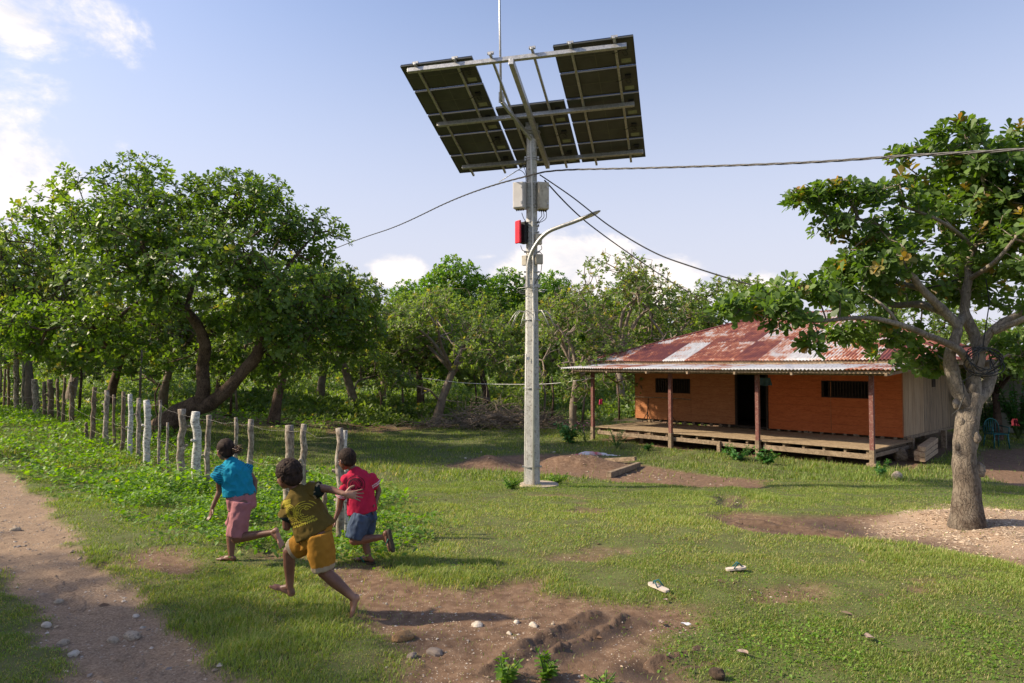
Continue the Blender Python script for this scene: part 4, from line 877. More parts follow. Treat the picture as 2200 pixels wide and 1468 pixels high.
for (a, b, off) in [(0, 2, .06), (0, 1, -.04), (0, 0, .0), (-1, 1, .1), (-1, 0, .12), (-.5, 2, .2)][:6]:
    s_ = A0*1.0; s_[2] = gz+.12+b*.125; s_ = s_+nT*(a*.14+.1)+dT*off; m = MB(); m.bar(s_, s_+dT*2.3+np.array([0, 0, .02*b]), .125, .115); o = m.build('squared_timber', M_new, None, smooth=False, bevel=.006); tag(o, labs[k], 'timber', 'squared timbers stacked by the house'); k += 1
def rock(name, label, px, py, r_, mat, sq=(1, .8, .6), seed=0, sink=.3, cat='rock', grp=None, z=None):
    g = G(px, py); m = MB(); m.ell((0, 0, 0), np.diag(np.array(sq)*r_), 18, 12); V, F = m.arr()
    fq = 1.2/r_; V = V*(1+.22*vn3(V[:, 0]*fq+seed*7, V[:, 1]*fq, V[:, 2]*fq, seed)+.10*vn3(V[:, 0]*fq*2.6, V[:, 1]*fq*2.6+seed, V[:, 2]*fq*2.6, seed))[:, None]
    V = V*(1+.16*np.round(2*vn3(V[:, 0]*fq*1.6+3, V[:, 1]*fq*1.6, V[:, 2]*fq*1.6, seed+11))/2)[:, None]; o = link(name, mkmesh(name, V, F, mats=[mat], smooth=False)); o.location = (g[0], g[1], g[2]+r_*sq[2]*(1-sink)); o.rotation_euler[2] = seed; return tag(o, label, cat, grp)
M_rock = surf('field_stone', (.30, .24, .17, 1), (.46, .38, .28, 1), 14, .9, c3=(.20, .16, .12, 1), bump=.5)
M_ochre = surf('ochre_stone', (.20, .115, .05, 1), (.34, .21, .10, 1), 14, .9, c3=(.12, .08, .05, 1), bump=.5); M_rockw = surf('pale_stone', (.42, .36, .28, 1), (.56, .50, .42, 1), 14, .9, bump=.4)
M_rockd = surf('grey_stone', (.16, .13, .11, 1), (.26, .21, .17, 1), 14, .9, bump=.4)
rock('rock', 'flat tan rock on the lawn in front of the right end of the veranda', 1927, 1030, .20, M_rock, (1, .6, .45), 1)
rock('stump_round', 'short grey log round lying by the timber stack', 1935, 990, .17, M_timber, (.9, 1, 1.1), 2, cat='log')
for (x, y, r_, mt, lb) in [(1027, 1345, .055, M_rockw, 'largest pale rock set in the muddy patch beside its dark hollow'), (1110, 1338, .034, M_rockw, 'roundish pale stone, middle one of the row on the mud'), (1146, 1345, .044, M_rockw, 'flat pale stone right of the round one on the mud'), (1188, 1342, .022, M_rock, 'small tan stone at the right end of the row on the mud'), (1094, 1362, .026, M_rockw, 'low pale stone just below the row of stones on the mud'), (865, 1372, .09, M_ochre, 'long ochre rock half buried in grass left of the mud'),
        (935, 1405, .07, M_rockd, 'broad flat brown rock near the bottom edge left of the mud'), (885, 1412, .05, M_rockd, 'dark flat stone left of the broad brown rock'), (100, 1345, .05, M_rockw, 'white angular stone on the left edge of the road'), (285, 1370, .08, M_rock, 'wide pale slab in the middle of the road'), (157, 1408, .05, M_rockw, 'whitish stone low on the road edge left of the tyre print'), (243, 1378, .055, M_rock, 'tan slab just left of the wide slab on the road'),
        (135, 1385, .06, M_rock, 'flat tan rock by the left road edge above the whitish stone'), (292, 1325, .035, M_rockw, 'pale stone near the grass on the right edge of the road'), (33, 1140, .07, M_rock, 'flat stone in the far left of the road'), (125, 1295, .05, M_rock, 'pale stone beside the left grass verge of the road'), (715, 1355, .0, M_rock, ''),
        (1705, 1395, .0, M_rock, ''), (1000, 985, .05, M_rockw, 'pale stone on the far edge of the sand heap left of the pole'), (1035, 972, .045, M_rockw, 'small white stone behind the sand heap beside the pole'), (1190, 972, .06, M_rockw, 'grey white stone on the lawn just right of the pole'), (1070, 985, .05, M_rockw, 'pale stone touching the pole at the rear of the sand heap')]:
    if r_: rock('rock', lb, x, y, r_*.8, mt, (1, .75, .5), seed=x % 13, sink=.75, grp=None)
# timbers on the sand heap, sacks
m = MB(); a = G(1308, 1027)+(0, 0, .06); b = G(1372, 1003)+(0, 0, .05); b = a+nrm(b-a)*np.linalg.norm(b-a); m.bar(a, b, .11, .12); tag(m.build('timber_beam', M_timber, None, smooth=False, bevel=.008), 'weathered beam slanting toward the viewer at the right rim of the sand heap', 'timber')
m = MB(); a = G(1300, 992)+(0, 0, .03); b = G(1366, 998)+(0, 0, .14); m.bar(a, b, .11, .10); tag(m.build('timber_beam', M_timber, None, smooth=False, bevel=.008), 'shorter brown beam lying crosswise on the sand heap with its end over the slanting one', 'timber')
def sheet_on_ground(name, label, pts_px, mat, lift=.03, cat='sack', seed=0):
    w = np.array([G(*q)[:2] for q in pts_px]); x0, y0 = w.min(0); x1, y1 = w.max(0); n = 60; X, Y = np.meshgrid(np.linspace(x0, x1, n), np.linspace(y0, y1, n)); sd = poly_sd(X, Y, w)
    Z = hz(X, Y)+lift*(1+.8*vn2(X*9, Y*9, seed))*sst(0, -.10, sd)+.006; i = (np.arange(n-1)[:, None]*n+np.arange(n-1)[None]); k_ = (sd[:-1, :-1] < .01).ravel(); q = np.stack([i, i+1, i+n+1, i+n], -1).reshape(-1, 4)[k_]
    V_ = np.stack([X, Y, Z], -1).reshape(-1, 3); u, inv = np.unique(q, return_inverse=True); return tag(link(name, mkmesh(name, V_[u], [inv.reshape(-1, 4)], mats=[mat])), label, cat)
M_sackw = surf('white_sack', (.55, .55, .56, 1), (.68, .67, .66, 1), 5, .6, c3=(.5, .12, .12, 1), scale2=2.5, bump=.2); M_sackr = surf('red_sack', (.40, .05, .08, 1), (.55, .10, .12, 1), 6, .6, c3=(.5, .4, .42, 1), bump=.2)
def sackheap(label, a_px, b_px, y, r0, mat, seed):
    a = P(*a_px, y); b = P(*b_px, y); m = MB(); q = np.linspace(0, 1, 14); pts = [a+(b-a)*t_ for t_ in q]; m.tube(pts, r0*np.sqrt(np.clip(1-(2*q-1)**4, .05, 1)), 14, jit=.35, seed=seed); V, F = m.arr(); c = (a+b)/2; V[:, 2] = c[2]+(V[:, 2]-c[2])*.75+.02*np.sin(V[:, 0]*4)
    return tag(link('sack', mkmesh('sack', V, F, mats=[mat])), label, 'sack')
ys_ = float(G(1290, 978)[1])
sackheap('empty white sack draped over the back of the sand heap', (1243, 977), (1308, 977), ys_, .085, M_sackw, 1)
sackheap('white sack with red print at the right end of the sand heap', (1300, 977), (1336, 983), ys_-.1, .07, M_sackw, 5)
sackheap('faded pink sack left of the white sacks on the sand heap', (1225, 981), (1252, 979), ys_+.1, .06, M_sackr, 9)
# small chair and neighbouring house on the right
M_teal = surf('teal_plastic', (.012, .09, .09, 1), (.02, .13, .12, 1), 5, .4, bump=0)
g = G(2141, 963); ch = thing('plastic_chair', 'teal plastic garden chair standing behind the right tree', 'chair', g)
x, y, z = g; s_ = 1.0
for dx in (-.2, .2):
    for dy in (-.2, .2):
        m = MB(); m.tube([(x+dx*1.15, y+dy*1.15, z), (x+dx, y+dy, z+.42)], [.018, .022], 8); m.build('leg', M_teal, ch)
m = MB(); m.abox((x, y, z+.43), (.23, .22, .015)); m.build('seat', M_teal, ch, bevel=.01)
m = MB(); a = np.linspace(0, PI, 12); m.tube([(x+.23*math.cos(q), y+.2+.03*math.sin(q), z+.45+.42*math.sin(q)**.6) for q in a], .017, 8)
for k in range(5): m.tube([(x-.14+.07*k, y+.21, z+.44), (x-.14+.07*k, y+.24, z+.82)], .012, 6)
m.build('backrest', M_teal, ch)
for s_ in (-1, 1):
    m = MB(); m.tube([(x+s_*.23, y-.2, z+.44), (x+s_*.25, y-.2, z+.63), (x+s_*.25, y+.2, z+.66)], .016, 8); m.build('armrest', M_teal, ch)
M_zn2 = surf('pale_roof_sheet', (.42, .43, .46, 1), (.52, .53, .56, 1), 3, .5, .3, bump=0)
M_redp = surf('red_paint', (.45, .02, .015, 1), (.55, .03, .02, 1), 4, .5, bump=0)
M_plast = surf('pale_wall_paint', (.10, .10, .07, 1), (.15, .14, .10, 1), 2, .8)
yn = 24.0; q0 = P(2128, 778, yn); q1 = P(2500, 778, yn); nb_ = thing('neighbour_house', 'house with pale metal roof and red fascia at the far right edge', 'house', (q0[0], yn, float(hz(q0[0], yn))))
m = MB(); rt = P(2128, 738, yn+3); m.box(((q0[0]+q1[0])/2, yn+1.4, (q0[2]+rt[2])/2), ((q1[0]-q0[0])/2, 0, 0), (0, 1.6, (rt[2]-q0[2])/2), (0, -.01, .02)); m.build('roof', M_zn2, nb_, smooth=False)
m = MB(); m.abox(((q0[0]+q1[0])/2, yn-.23, q0[2]-.12), ((q1[0]-q0[0])/2, .02, .13)); m.build('fascia', M_redp, nb_, smooth=False)
m = MB(); m.abox(((q0[0]+q1[0])/2+.6, yn+2, q0[2]/2-.35), ((q1[0]-q0[0])/2, 1.6, q0[2]/2+.3)); m.build('wall', M_plast, nb_, smooth=False)
# ------------------------------------------------------------ trees
def barkmat(name, c1, c2, c3, c4=None):
    m, t, p = base(name); n1 = noise(t, 4, 6, .6); n2 = noise(t, 34, 6, .65, stretch=(1, 1, .45)); n3 = noise(t, 2.2, 4, .6)
    v = N(t, 'ShaderNodeTexVoronoi', feature='DISTANCE_TO_EDGE', inp={'Scale': 26.0}); tcn = N(t, 'ShaderNodeTexCoord'); mp_ = N(t, 'ShaderNodeMapping'); mp_.inputs['Scale'].default_value = (1, 1, .4); Lk(t, tcn.outputs['Object'], mp_.inputs[0]); ad = N(t, 'ShaderNodeVectorMath', operation='ADD'); nc = N(t, 'ShaderNodeTexNoise', inp={'Scale': 8.0, 'Detail': 3.0}); Lk(t, tcn.outputs['Object'], nc.inputs['Vector']); sc_ = N(t, 'ShaderNodeVectorMath', operation='SCALE', inp={'Scale': .12}); Lk(t, nc.outputs['Color'], sc_.inputs[0]); Lk(t, mp_.outputs[0], ad.inputs[0]); Lk(t, sc_.outputs[0], ad.inputs[1]); Lk(t, ad.outputs[0], v.inputs['Vector'])
    c = ramp(t, mathn(t, 'ADD', mathn(t, 'MULTIPLY', n1, .5), mathn(t, 'MULTIPLY', n2, .5)), [(.36, c3), (.47, c1), (.60, c2)])
    if c4:
        f = N(t, 'ShaderNodeMapRange', inp={'From Min': .50, 'From Max': .60}); Lk(t, n3, f.inputs[0]); c = mixc(t, f.outputs[0], c, mixc(t, .7, c4, c))
    e = N(t, 'ShaderNodeMapRange', inp={'From Max': .08}); Lk(t, v.outputs['Distance'], e.inputs[0]); c = mixc(t, e.outputs[0], mixc(t, .55, c, c3), c)
    if c4:      # older bark near the ground is darker and mossier, young bark higher up is pale
        g_ = N(t, 'ShaderNodeNewGeometry'); zz = N(t, 'ShaderNodeSeparateXYZ'); Lk(t, g_.outputs['Position'], zz.inputs[0]); q = N(t, 'ShaderNodeMapRange', inp={'From Min': .5, 'From Max': 1.5}); Lk(t, mathn(t, 'ADD', zz.outputs[2], mathn(t, 'MULTIPLY', n3, .9)), q.inputs[0])
        c = mixc(t, q.outputs[0], mixc(t, .5, c, c3), mixc(t, .25, c, c4))
    Lk(t, c, p.inputs['Base Color']); p.inputs['Roughness'].default_value = .92; p.inputs['Specular IOR Level'].default_value = .15
    bumpn(t, p, mathn(t, 'ADD', mathn(t, 'MULTIPLY', e.outputs[0], .6), n2), .9, .012); return m
M_bark = barkmat('cashew_bark', (.10, .068, .05, 1), (.20, .14, .10, 1), (.04, .028, .02, 1))
M_barkp = barkmat('pale_bark', (.125, .095, .07, 1), (.27, .225, .17, 1), (.05, .037, .028, 1), (.42, .37, .31, 1))
M_twig = surf('dry_twig', (.16, .12, .09, 1), (.27, .22, .17, 1), 6, .9, bump=.3)
M_leafL = leafmat('cashew_leaf', (.056, .108, .020, 1), (.16, .24, .050, 1), (.26, .25, .045, 1), .40, .42)
M_leafR = leafmat('cashew_leaf_near', (.055, .105, .022, 1), (.15, .235, .055, 1), (.32, .19, .06, 1), .38, .5)
M_leafB = leafmat('orchard_leaf', (.080, .135, .034, 1), (.20, .275, .070, 1), (.30, .25, .08, 1), .42, .5)
M_leafF = leafmat('forest_leaf', (.055, .13, .018, 1), (.18, .32, .035, 1), (.19, .26, .03, 1), .34, .5)
OBO = np.array([[0, 0, 0], [.16, .42, .05], [.27, .78, .03], [0, 1, -.07], [-.27, .78, .03], [-.16, .42, .05], [0, .5, -.02]])
OBOF = [np.array([[0, 1, 2, 6], [6, 2, 3, 4], [0, 6, 4, 5]])]
def rosettes(O, D, size, k, r, tone, alt, spread=(.55, 1.35), T=OBO, TF=OBOF, young=0):
    m = len(O); D = nrm(D); R_ = r.normal(size=D.shape); A = nrm(np.cross(D, R_)); B = np.cross(D, A)
    ph = (np.arange(k)*2.399)[None]+r.random(m)[:, None]*6.28; el = spread[0]+(spread[1]-spread[0])*(np.arange(k)/max(k-1, 1))[None]+r.normal(0, .16, (m, k))
    rad = np.cos(ph)[..., None]*A[:, None]+np.sin(ph)[..., None]*B[:, None]
    Y = nrm(np.cos(el)[..., None]*D[:, None]+np.sin(el)[..., None]*rad+np.array([0, 0, -.12])); Xn = nrm(np.cross(Y, D[:, None]+.25*r.normal(size=Y.shape)))
    S = size*(.65+.6*r.random((m, k)))*(.7+.3*np.linspace(0, 1, k))[None]
    Oo = O[:, None]+D[:, None]*(-.02-.5*size*(np.arange(k)/k)[None, :, None])
    tn = np.clip(tone[:, None]+r.normal(0, .16, (m, k)), 0, 1); al = np.clip(alt[:, None]*(1-.6*np.arange(k)/k)[None]*(.4+.8*r.random((m, k))), 0, 1)
    C = np.stack([tn, al, 0*tn], -1).reshape(-1, 3)
    return place(T, TF, Oo.reshape(-1, 3), Xn.reshape(-1, 3), Y.reshape(-1, 3), S.ravel(), C)
def crown_tips(lobes, n, r, thr=-.35, shell=.45, fq=.9, seed=0):
    w = np.array([l[1][0]*l[1][1]*l[1][2] for l in lobes])**.67; cnt = np.maximum(1, (n*w/w.sum()*1.6).astype(int)); out = []; nr = []
    for (c, rr), q in zip(lobes, cnt):
        d = nrm(r.normal(size=(q, 3))); rad = (shell**3+(1-shell**3)*r.random(q))**(1/3)
        dd = d*(1+.17*vn3(d[:, 0]*2.2+c[0], d[:, 1]*2.2+c[1], d[:, 2]*2.2+c[2], seed)[:, None]+.10*vn3(d[:, 0]*5+c[0], d[:, 1]*5+c[1], d[:, 2]*5, seed+3)[:, None])
        p_ = c+dd*rad[:, None]*rr; k = vn3(p_[:, 0]*fq, p_[:, 1]*fq, p_[:, 2]*fq*1.3, seed+9) > thr+.0*rad; k &= ~((d[:, 2] < -.5) & (r.random(q) < .55))
        out.append(p_[k]); nr.append(nrm(d/rr)[k])
    return np.concatenate(out), np.concatenate(nr)
def skeleton(limbs, tips, r, step=.4, maxr=None, twig=.006, jit=.1):
    # limbs: (points, r0, r1) -> nodes; each tip then joins the nearest node through a bent twig
    nodes = []; par = []; rad = []
    for pts, r0, r1 in limbs:
        pts = np.asarray(pts, float); L_ = np.linalg.norm(np.diff(pts, axis=0), axis=1); s = np.concatenate([[0], np.cumsum(L_)]); q = np.arange(0, s[-1], step); qq = np.stack([np.interp(q, s, pts[:, k]) for k in range(3)], -1)
        t_ = q/s[-1]
        for i, p_ in enumerate(qq):
            if i == 0 and t_[0] == 0: pass
            nodes.append(p_); rad.append(r0+(r1-r0)*t_[i]); par.append(-1)
    nl = len(nodes); NP = np.zeros((nl+len(tips)*12, 3)); NP[:nl] = nodes; par = list(par); n = nl; load = {}
    dep = np.zeros(len(NP)); trunk = NP[:nl].mean(0)
    d0 = np.array([np.min(np.sum((NP[:nl]-t_)**2, 1)) for t_ in tips]); E_ = []; rr = list(rad)
    for ti in np.argsort(d0):
        t_ = tips[ti]; dd = np.sqrt(np.sum((NP[:n]-t_)**2, 1)); j = int(np.argmin(dd+.22*dep[:n])); dist = dd[j]; a = NP[j]; k = max(1, min(8, int(dist/step))); prev = j
        bow = np.array([0, 0, .12*dist])+r.normal(0, .07*dist, 3)
        for i in range(1, k+1):
            f = i/k; p_ = a+(t_-a)*f+bow*math.sin(PI*f)+(r.normal(0, jit*step*.5, 3) if i < k else 0); NP[n] = p_; dep[n] = dep[prev]+dist/k; par.append(prev); rr.append(0); E_.append((prev, n)); prev = n; n += 1
            if n >= len(NP)-10: NP = np.vstack([NP, np.zeros((5000, 3))]); dep = np.concatenate([dep, np.zeros(5000)])
    cnt = np.zeros(n)
    ch = np.zeros(n, bool)
    for i in range(nl, n): ch[par[i]] = True
    cnt[nl:][~ch[nl:n]] = 1
    for i in range(n-1, nl-1, -1):
        if par[i] >= nl or True: cnt[par[i]] += cnt[i]
    E_ = np.array(E_); R1 = twig*np.sqrt(np.maximum(cnt[E_[:, 1]], 1)); R0 = twig*np.sqrt(np.maximum(np.minimum(cnt[E_[:, 0]], cnt[E_[:, 1]]*2.2), 1))
    if maxr: R0 = np.minimum(R0, maxr); R1 = np.minimum(R1, maxr)
    return NP[E_[:, 0]], NP[E_[:, 1]], R0, R1
def sticks(A, B, R0, R1, n=5):
    D = nrm(B-A); H = np.where(np.abs(D[:, 2:3]) < .9, [[0, 0, 1.]], [[1., 0, 0]]); X = nrm(np.cross(D, H)); Y = np.cross(D, X); a = np.arange(n)*2*PI/n
    ring = np.cos(a)[None, :, None]*X[:, None]+np.sin(a)[None, :, None]*Y[:, None]
    V_ = np.concatenate([(A[:, None]+ring*R0[:, None, None]), (B[:, None]+D[:, None]*R1[:, None, None]*.4+ring*R1[:, None, None])], 1).reshape(-1, 3)
    i = np.arange(len(A))[:, None, None]*2*n; j = np.arange(n); k = (j+1) % n; q = np.stack([j, k, n+k, n+j], -1)[None]; return V_, [(i+q).reshape(-1, 4)]
def smoothpts(pts, k=6):
    pts = [np.asarray(q, float) for q in pts]; return np.array(wire(MB(), pts, .01, 3, k))
def make_tree(name, label, cat, limbs, lobes, ntips, leaf, k, mat_l, bark, seed, group=None, thr=-.35, shell=.45, step=.4, twig=.006, alt=.05, dead=0, nside=5, spread=(.55, 1.35), T=OBO, TF=OBOF, fq=.9, extra=None, jit=.1):
    r = np.random.default_rng(seed); b0 = limbs[0][0][0]; root = thing(name, label, cat, b0, group)
    tb = MB(); sl = []
    for i, (pts, r0, r1) in enumerate(limbs):
        sp = smoothpts(pts); tt = np.linspace(0, 1, len(sp)); rr = r0+(r1-r0)*tt
        if i == 0: rr = rr*(1+.35*np.exp(-np.linalg.norm(sp-sp[0], axis=1)/(r0*1.6)))
        tb.tube(sp, rr, 14 if r0 > .08 else 8, jit=.16 if r0 > .05 else .08, seed=seed+i); sl.append((sp, r0, r1))
    if extra: extra(tb)
    tips, nr_ = crown_tips(lobes, ntips, r, thr, shell, fq, seed)
    A, B, R0, R1 = skeleton(sl, tips, r, step, .05 if not twig > .02 else .1, twig, jit)
    v, f = sticks(A, B, R0, R1, nside); tb.add(v, f); tb.build('trunk', bark, root)
    cen = np.mean([l[0] for l in lobes], 0); D = nrm(nr_*.8+nrm(tips-cen)*.3+np.array([0, 0, .55])+r.normal(0, .3, tips.shape))
    cl_ = fbm2(tips[:, 0]*1.1+tips[:, 2]*.7, tips[:, 1]*1.1-tips[:, 2]*.6, seed, 3)
    tone = np.clip(.45+.5*cl_+r.normal(0, .12, len(tips)), 0, 1); al = (r.random(len(tips)) < alt)*1.0
    keep = r.random(len(tips)) > dead
    v, f, c = rosettes(tips[keep], D[keep], leaf, k, r, tone[keep], al[keep], spread, T, TF)
    link('crown', mkmesh('crown', v, f, c, mats=[mat_l]), root); return root
# ---- big leaning cashew on the left
YB = float(G(360, 918)[1])-1.2
Bp = lambda x, y, d=0: P(x, y, YB+d)
g = G(352, 918)
limbs = [([(g[0], g[1]-.1, g[2]-.15), Bp(362, 905, -.1), Bp(390, 885, 0), Bp(425, 872, .1)], .34, .26),
         ([Bp(405, 880, .1), Bp(428, 868, .1), Bp(436, 830, .1), Bp(434, 790, .2), Bp(440, 745, .1), Bp(425, 700, 0), Bp(395, 665, -.2), Bp(362, 642, -.4), Bp(330, 625, -.3)], .23, .10),
         ([Bp(420, 875, .1), Bp(450, 868, .1), Bp(490, 835, -.1), Bp(530, 790, -.2), Bp(556, 755, -.2), Bp(566, 715, -.1), Bp(575, 670, .2), Bp(570, 620, .3)], .23, .10),
         ([Bp(548, 765, -.2), Bp(580, 742, .3), Bp(620, 735, .5), Bp(660, 700, .6)], .11, .05),
         ([Bp(362, 642, -.4), Bp(300, 650, -.8), Bp(240, 690, -1.2), Bp(170, 710, -1.5)], .07, .03),
         ([Bp(345, 632, -.3), Bp(300, 560, 0), Bp(290, 490, .4), Bp(240, 430, .6)], .09, .03), ([Bp(300, 560, 0), Bp(220, 520, -.3), Bp(140, 460, -.5)], .06, .02),
         ([Bp(400, 670, -.2), Bp(420, 600, .4), Bp(470, 540, .6), Bp(540, 460, .5)], .08, .03), ([Bp(575, 650, .2), Bp(620, 570, .2), Bp(680, 500, .4)], .07, .025), ([Bp(572, 690, .1), Bp(640, 650, -.6), Bp(730, 640, -1.0)], .06, .025), ([Bp(385, 660, -.2), Bp(350, 600, -1.5), Bp(330, 550, -2.2)], .06, .02), ([Bp(570, 640, .2), Bp(540, 580, -1.3), Bp(520, 530, -2.0)], .06, .02)]
s = YB/FPX
lb_ = [(120, 455, 95, 65, -.3, 1.6), (215, 410, 100, 62, .3, 1.8), (320, 392, 115, 62, .5, 2.0), (400, 450, 90, 75, .6, 2.0), (200, 520, 160, 90, -.5, 2.6), (330, 510, 120, 90, -1.2, 2.2), (500, 425, 95, 62, .2, 1.9), (585, 455, 95, 70, .2, 1.9), (665, 515, 85, 75, .2, 1.8), (560, 545, 140, 90, -1.0, 2.4), (440, 590, 120, 85, -1.8, 2.0), (270, 620, 130, 80, -1.4, 2.2), (140, 640, 110, 80, -1.0, 1.8), (150, 730, 120, 75, -1.4, 1.6), (60, 700, 60, 80, -.6, 1.4), (275, 735, 110, 50, .8, 1.6),
      (650, 640, 130, 95, -.8, 2.2), (745, 620, 70, 90, 0, 1.6), (770, 705, 60, 75, 0, 1.4), (690, 740, 110, 65, -.4, 1.8), (600, 700, 80, 55, -1.2, 1.2), (500, 680, 70, 60, 1.0, 1.4), (600, 790, 60, 40, 1.2, 1.2), (330, 790, 70, 45, 1.6, 1.4), (470, 760, 50, 50, 1.8, 1.2)]
lobes = [(Bp(x, y, d), np.array([rx*s, dd, ry*s])) for x, y, rx, ry, d, dd in lb_]
make_tree('cashew_tree', 'large spreading cashew tree leaning out of a lying trunk behind the left fence', 'tree', limbs, lobes, 5900, .19, 7, M_leafL, M_bark, 5, thr=-.16, shell=.5, step=.42, twig=.0065, alt=.02, fq=.8)
# ---- pollarded cashew on the right
g = G(2078, 1128); YR = float(g[1])
Rp = lambda x, y, d=0: P(x, y, YR+d)
limbs = [([g-np.array([0, 0, .1]), Rp(2079, 1080), Rp(2078, 1030), Rp(2075, 985), Rp(2077, 930), Rp(2085, 880), Rp(2092, 845)],  .138, .106),
         ([Rp(2083, 880), Rp(2062, 845), Rp(2046, 800), Rp(2040, 765, -.05), Rp(2052, 730, -.1), Rp(2055, 700, -.1), Rp(2030, 670, -.1), Rp(1986, 627, -.2), Rp(1955, 585, -.3), Rp(1925, 535, -.3), Rp(1895, 490, -.3), Rp(1841, 470, -.2)], .082, .018),
         ([Rp(2092, 860), Rp(2092, 810), Rp(2103, 765), Rp(2095, 725, .1), Rp(2080, 690, .1), Rp(2072, 660, .1), Rp(2080, 600, .1), Rp(2083, 560, .2), Rp(2094, 530, .2), Rp(2125, 470, .3), Rp(2159, 385, .3), Rp(2170, 320, .3)], .078, .016),
         ([Rp(2095, 865), Rp(2118, 838, .05), Rp(2130, 800, .1), Rp(2124, 775, .1)], .075, .055),
         ([Rp(2100, 790, -.05), Rp(2112, 740, -.1), Rp(2140, 702, -.2), Rp(2200, 668, -.3), Rp(2290, 620, -.4)], .055, .022),
         ([Rp(2135, 712, -.2), Rp(2165, 700, -.3), Rp(2240, 670, -.6), Rp(2330, 650, -.8)], .045, .02),
         ([Rp(2085, 785, -.08), Rp(2060, 752, -.2), Rp(2019, 731, -.35), Rp(1990, 720, -.45), Rp(1959, 706, -.5), Rp(1906, 690, -.6), Rp(1860, 683, -.6), Rp(1815, 685, -.6), Rp(1740, 690, -.7), Rp(1670, 668, -.7)], .045, .014),
         ([Rp(1930, 699, -.55), Rp(1915, 675, -.6), Rp(1895, 655, -.6), Rp(1875, 640, -.5)], .018, .012),
         ([Rp(2030, 672, -.1), Rp(1980, 655, .2), Rp(1920, 655, .4), Rp(1850, 640, .5), Rp(1800, 610, .6)], .05, .02), ([Rp(1980, 622, -.2), Rp(1900, 600, .3), Rp(1830, 598, .4), Rp(1740, 620, .3)], .03, .014),
         ([Rp(2058, 700, -.1), Rp(2075, 650, .4), Rp(2050, 570, .8), Rp(2020, 480, 1.0), Rp(1986, 440, .9), Rp(1960, 400, .8)], .05, .018), ([Rp(2094, 537, .2), Rp(2058, 501, -.2), Rp(2010, 470, -.4), Rp(1930, 440, -.4)], .028, .012), ([Rp(2125, 470, .3), Rp(2110, 380, -.1), Rp(2075, 300, -.2)], .022, .01), ([Rp(2083, 600, .1), Rp(2140, 560, -.4), Rp(2190, 500, -.6)], .03, .014)]
def knots(tb):
    r = random.Random(2)
    for (x, y, rr, dx, dy) in [(2062, 908, .05, -.10, -.06), (2108, 940, .055, .06, -.13), (2097, 905, .05, .05, -.11), (2050, 960, .045, -.13, -.04), (2120, 1010, .065, .09, -.10), (2063, 1000, .05, -.1, -.06), (2045, 868, .05, -.06, -.04), (2090, 835, .06, 0, -.08), (2120, 800, .05, .02, -.05)]:
        rr *= .8; c = Rp(2078+(x-2078)*(.66 if y > 860 else .9), y, dy*.66); n0 = tb.n; tb.ell(c, [np.array([rr*1.1, 0, 0]), np.array([0, rr*.8, 0]), np.array([0, 0, rr*1.4])], 16, 12); V_ = tb.V[-1]; tb.V[-1] = c+(V_-c)*(1+.28*vn3(V_[:, 0]*28, V_[:, 1]*28, V_[:, 2]*28, x))[:, None]
s = YR/FPX
lb_ = [(1555, 672, 55, 22, -.7, .25), (1625, 655, 75, 34, -.7, .4), (1700, 635, 85, 42, -.5, .5), (1700, 690, 60, 30, -.7, .3), (1770, 640, 90, 50, -.2, .6), (1840, 620, 90, 45, .2, .6), (1800, 585, 70, 30, .3, .5), (1720, 430, 45, 24, -.3, .3), (1790, 425, 75, 40, -.2, .45), (1870, 430, 90, 50, -.1, .6), (1840, 490, 90, 42, -.2, .5), (1930, 480, 100, 60, .3, .8), (1880, 560, 80, 45, -.3, .6), (1960, 560, 90, 60, .4, .8),
      (1955, 330, 50, 25, .6, .35), (2000, 360, 90, 45, .6, .6), (2065, 285, 60, 32, -.2, .4), (2150, 310, 75, 45, .3, .6), (2080, 370, 110, 55, .2, .8), (2040, 450, 110, 70, .6, .9), (2150, 440, 90, 80, .2, .9), (2090, 540, 110, 75, .8, .8), (2200, 540, 90, 90, -.2, .9), (2010, 620, 110, 50, .7, .7), (2150, 620, 90, 55, .6, .7), (1900, 725, 80, 36, .6, .5), (1950, 762, 85, 38, .6, .5), (1820, 715, 50, 26, .2, .4), (1860, 690, 60, 28, -.4, .3), (1740, 735, 25, 30, -.7, .2), (2175, 760, 30, 55, .5, .4), (2250, 420, 90, 100, 0, .9), (2260, 640, 80, 60, -.3, .6), (2010, 790, 40, 30, .7, .3)]
lobes = [(Rp(x, y, d), np.array([rx*s, dd, ry*s])) for x, y, rx, ry, d, dd in lb_]
rt_ = make_tree('cashew_tree', 'pollarded cashew tree with pale knotted trunk standing on the wood chips at right', 'tree', limbs, lobes, 1950, .126, 9, M_leafR, M_barkp, 9, thr=-.32, shell=.35, step=.16, twig=.0034, alt=.07, extra=knots, fq=2.4, nside=5)
# coil of cable hung in the fork
m = MB(); r = random.Random(5)
for k in range(7):
    c = Rp(2112, 775, -.22)+np.array([r.uniform(-.02, .02), r.uniform(-.03, .03), r.uniform(-.02, .02)]); R_ = .17+r.uniform(-.03, .03); a = np.linspace(0, 2*PI, 30); m.tube([c+np.array([R_*math.cos(q)*1.1, .08*math.sin(q*2+k)+.05*math.cos(q), R_*.8*math.sin(q)]) for q in a], .0065, 6)
m.tube([Rp(2098, 800, -.2), Rp(2068, 820, -.15), Rp(2072, 850, -.18), Rp(2060, 880, -.16), Rp(2045, 892, -.12)], .006, 6)
m.tube([Rp(2112, 745, -.2), Rp(2118, 700, -.1), Rp(2126, 650, 0), Rp(2118, 600, 0)], .006, 6)
tag(m.build('cable_coil', M_cable), 'loose coil of black cable hung in the fork of the right tree', 'cable coil')
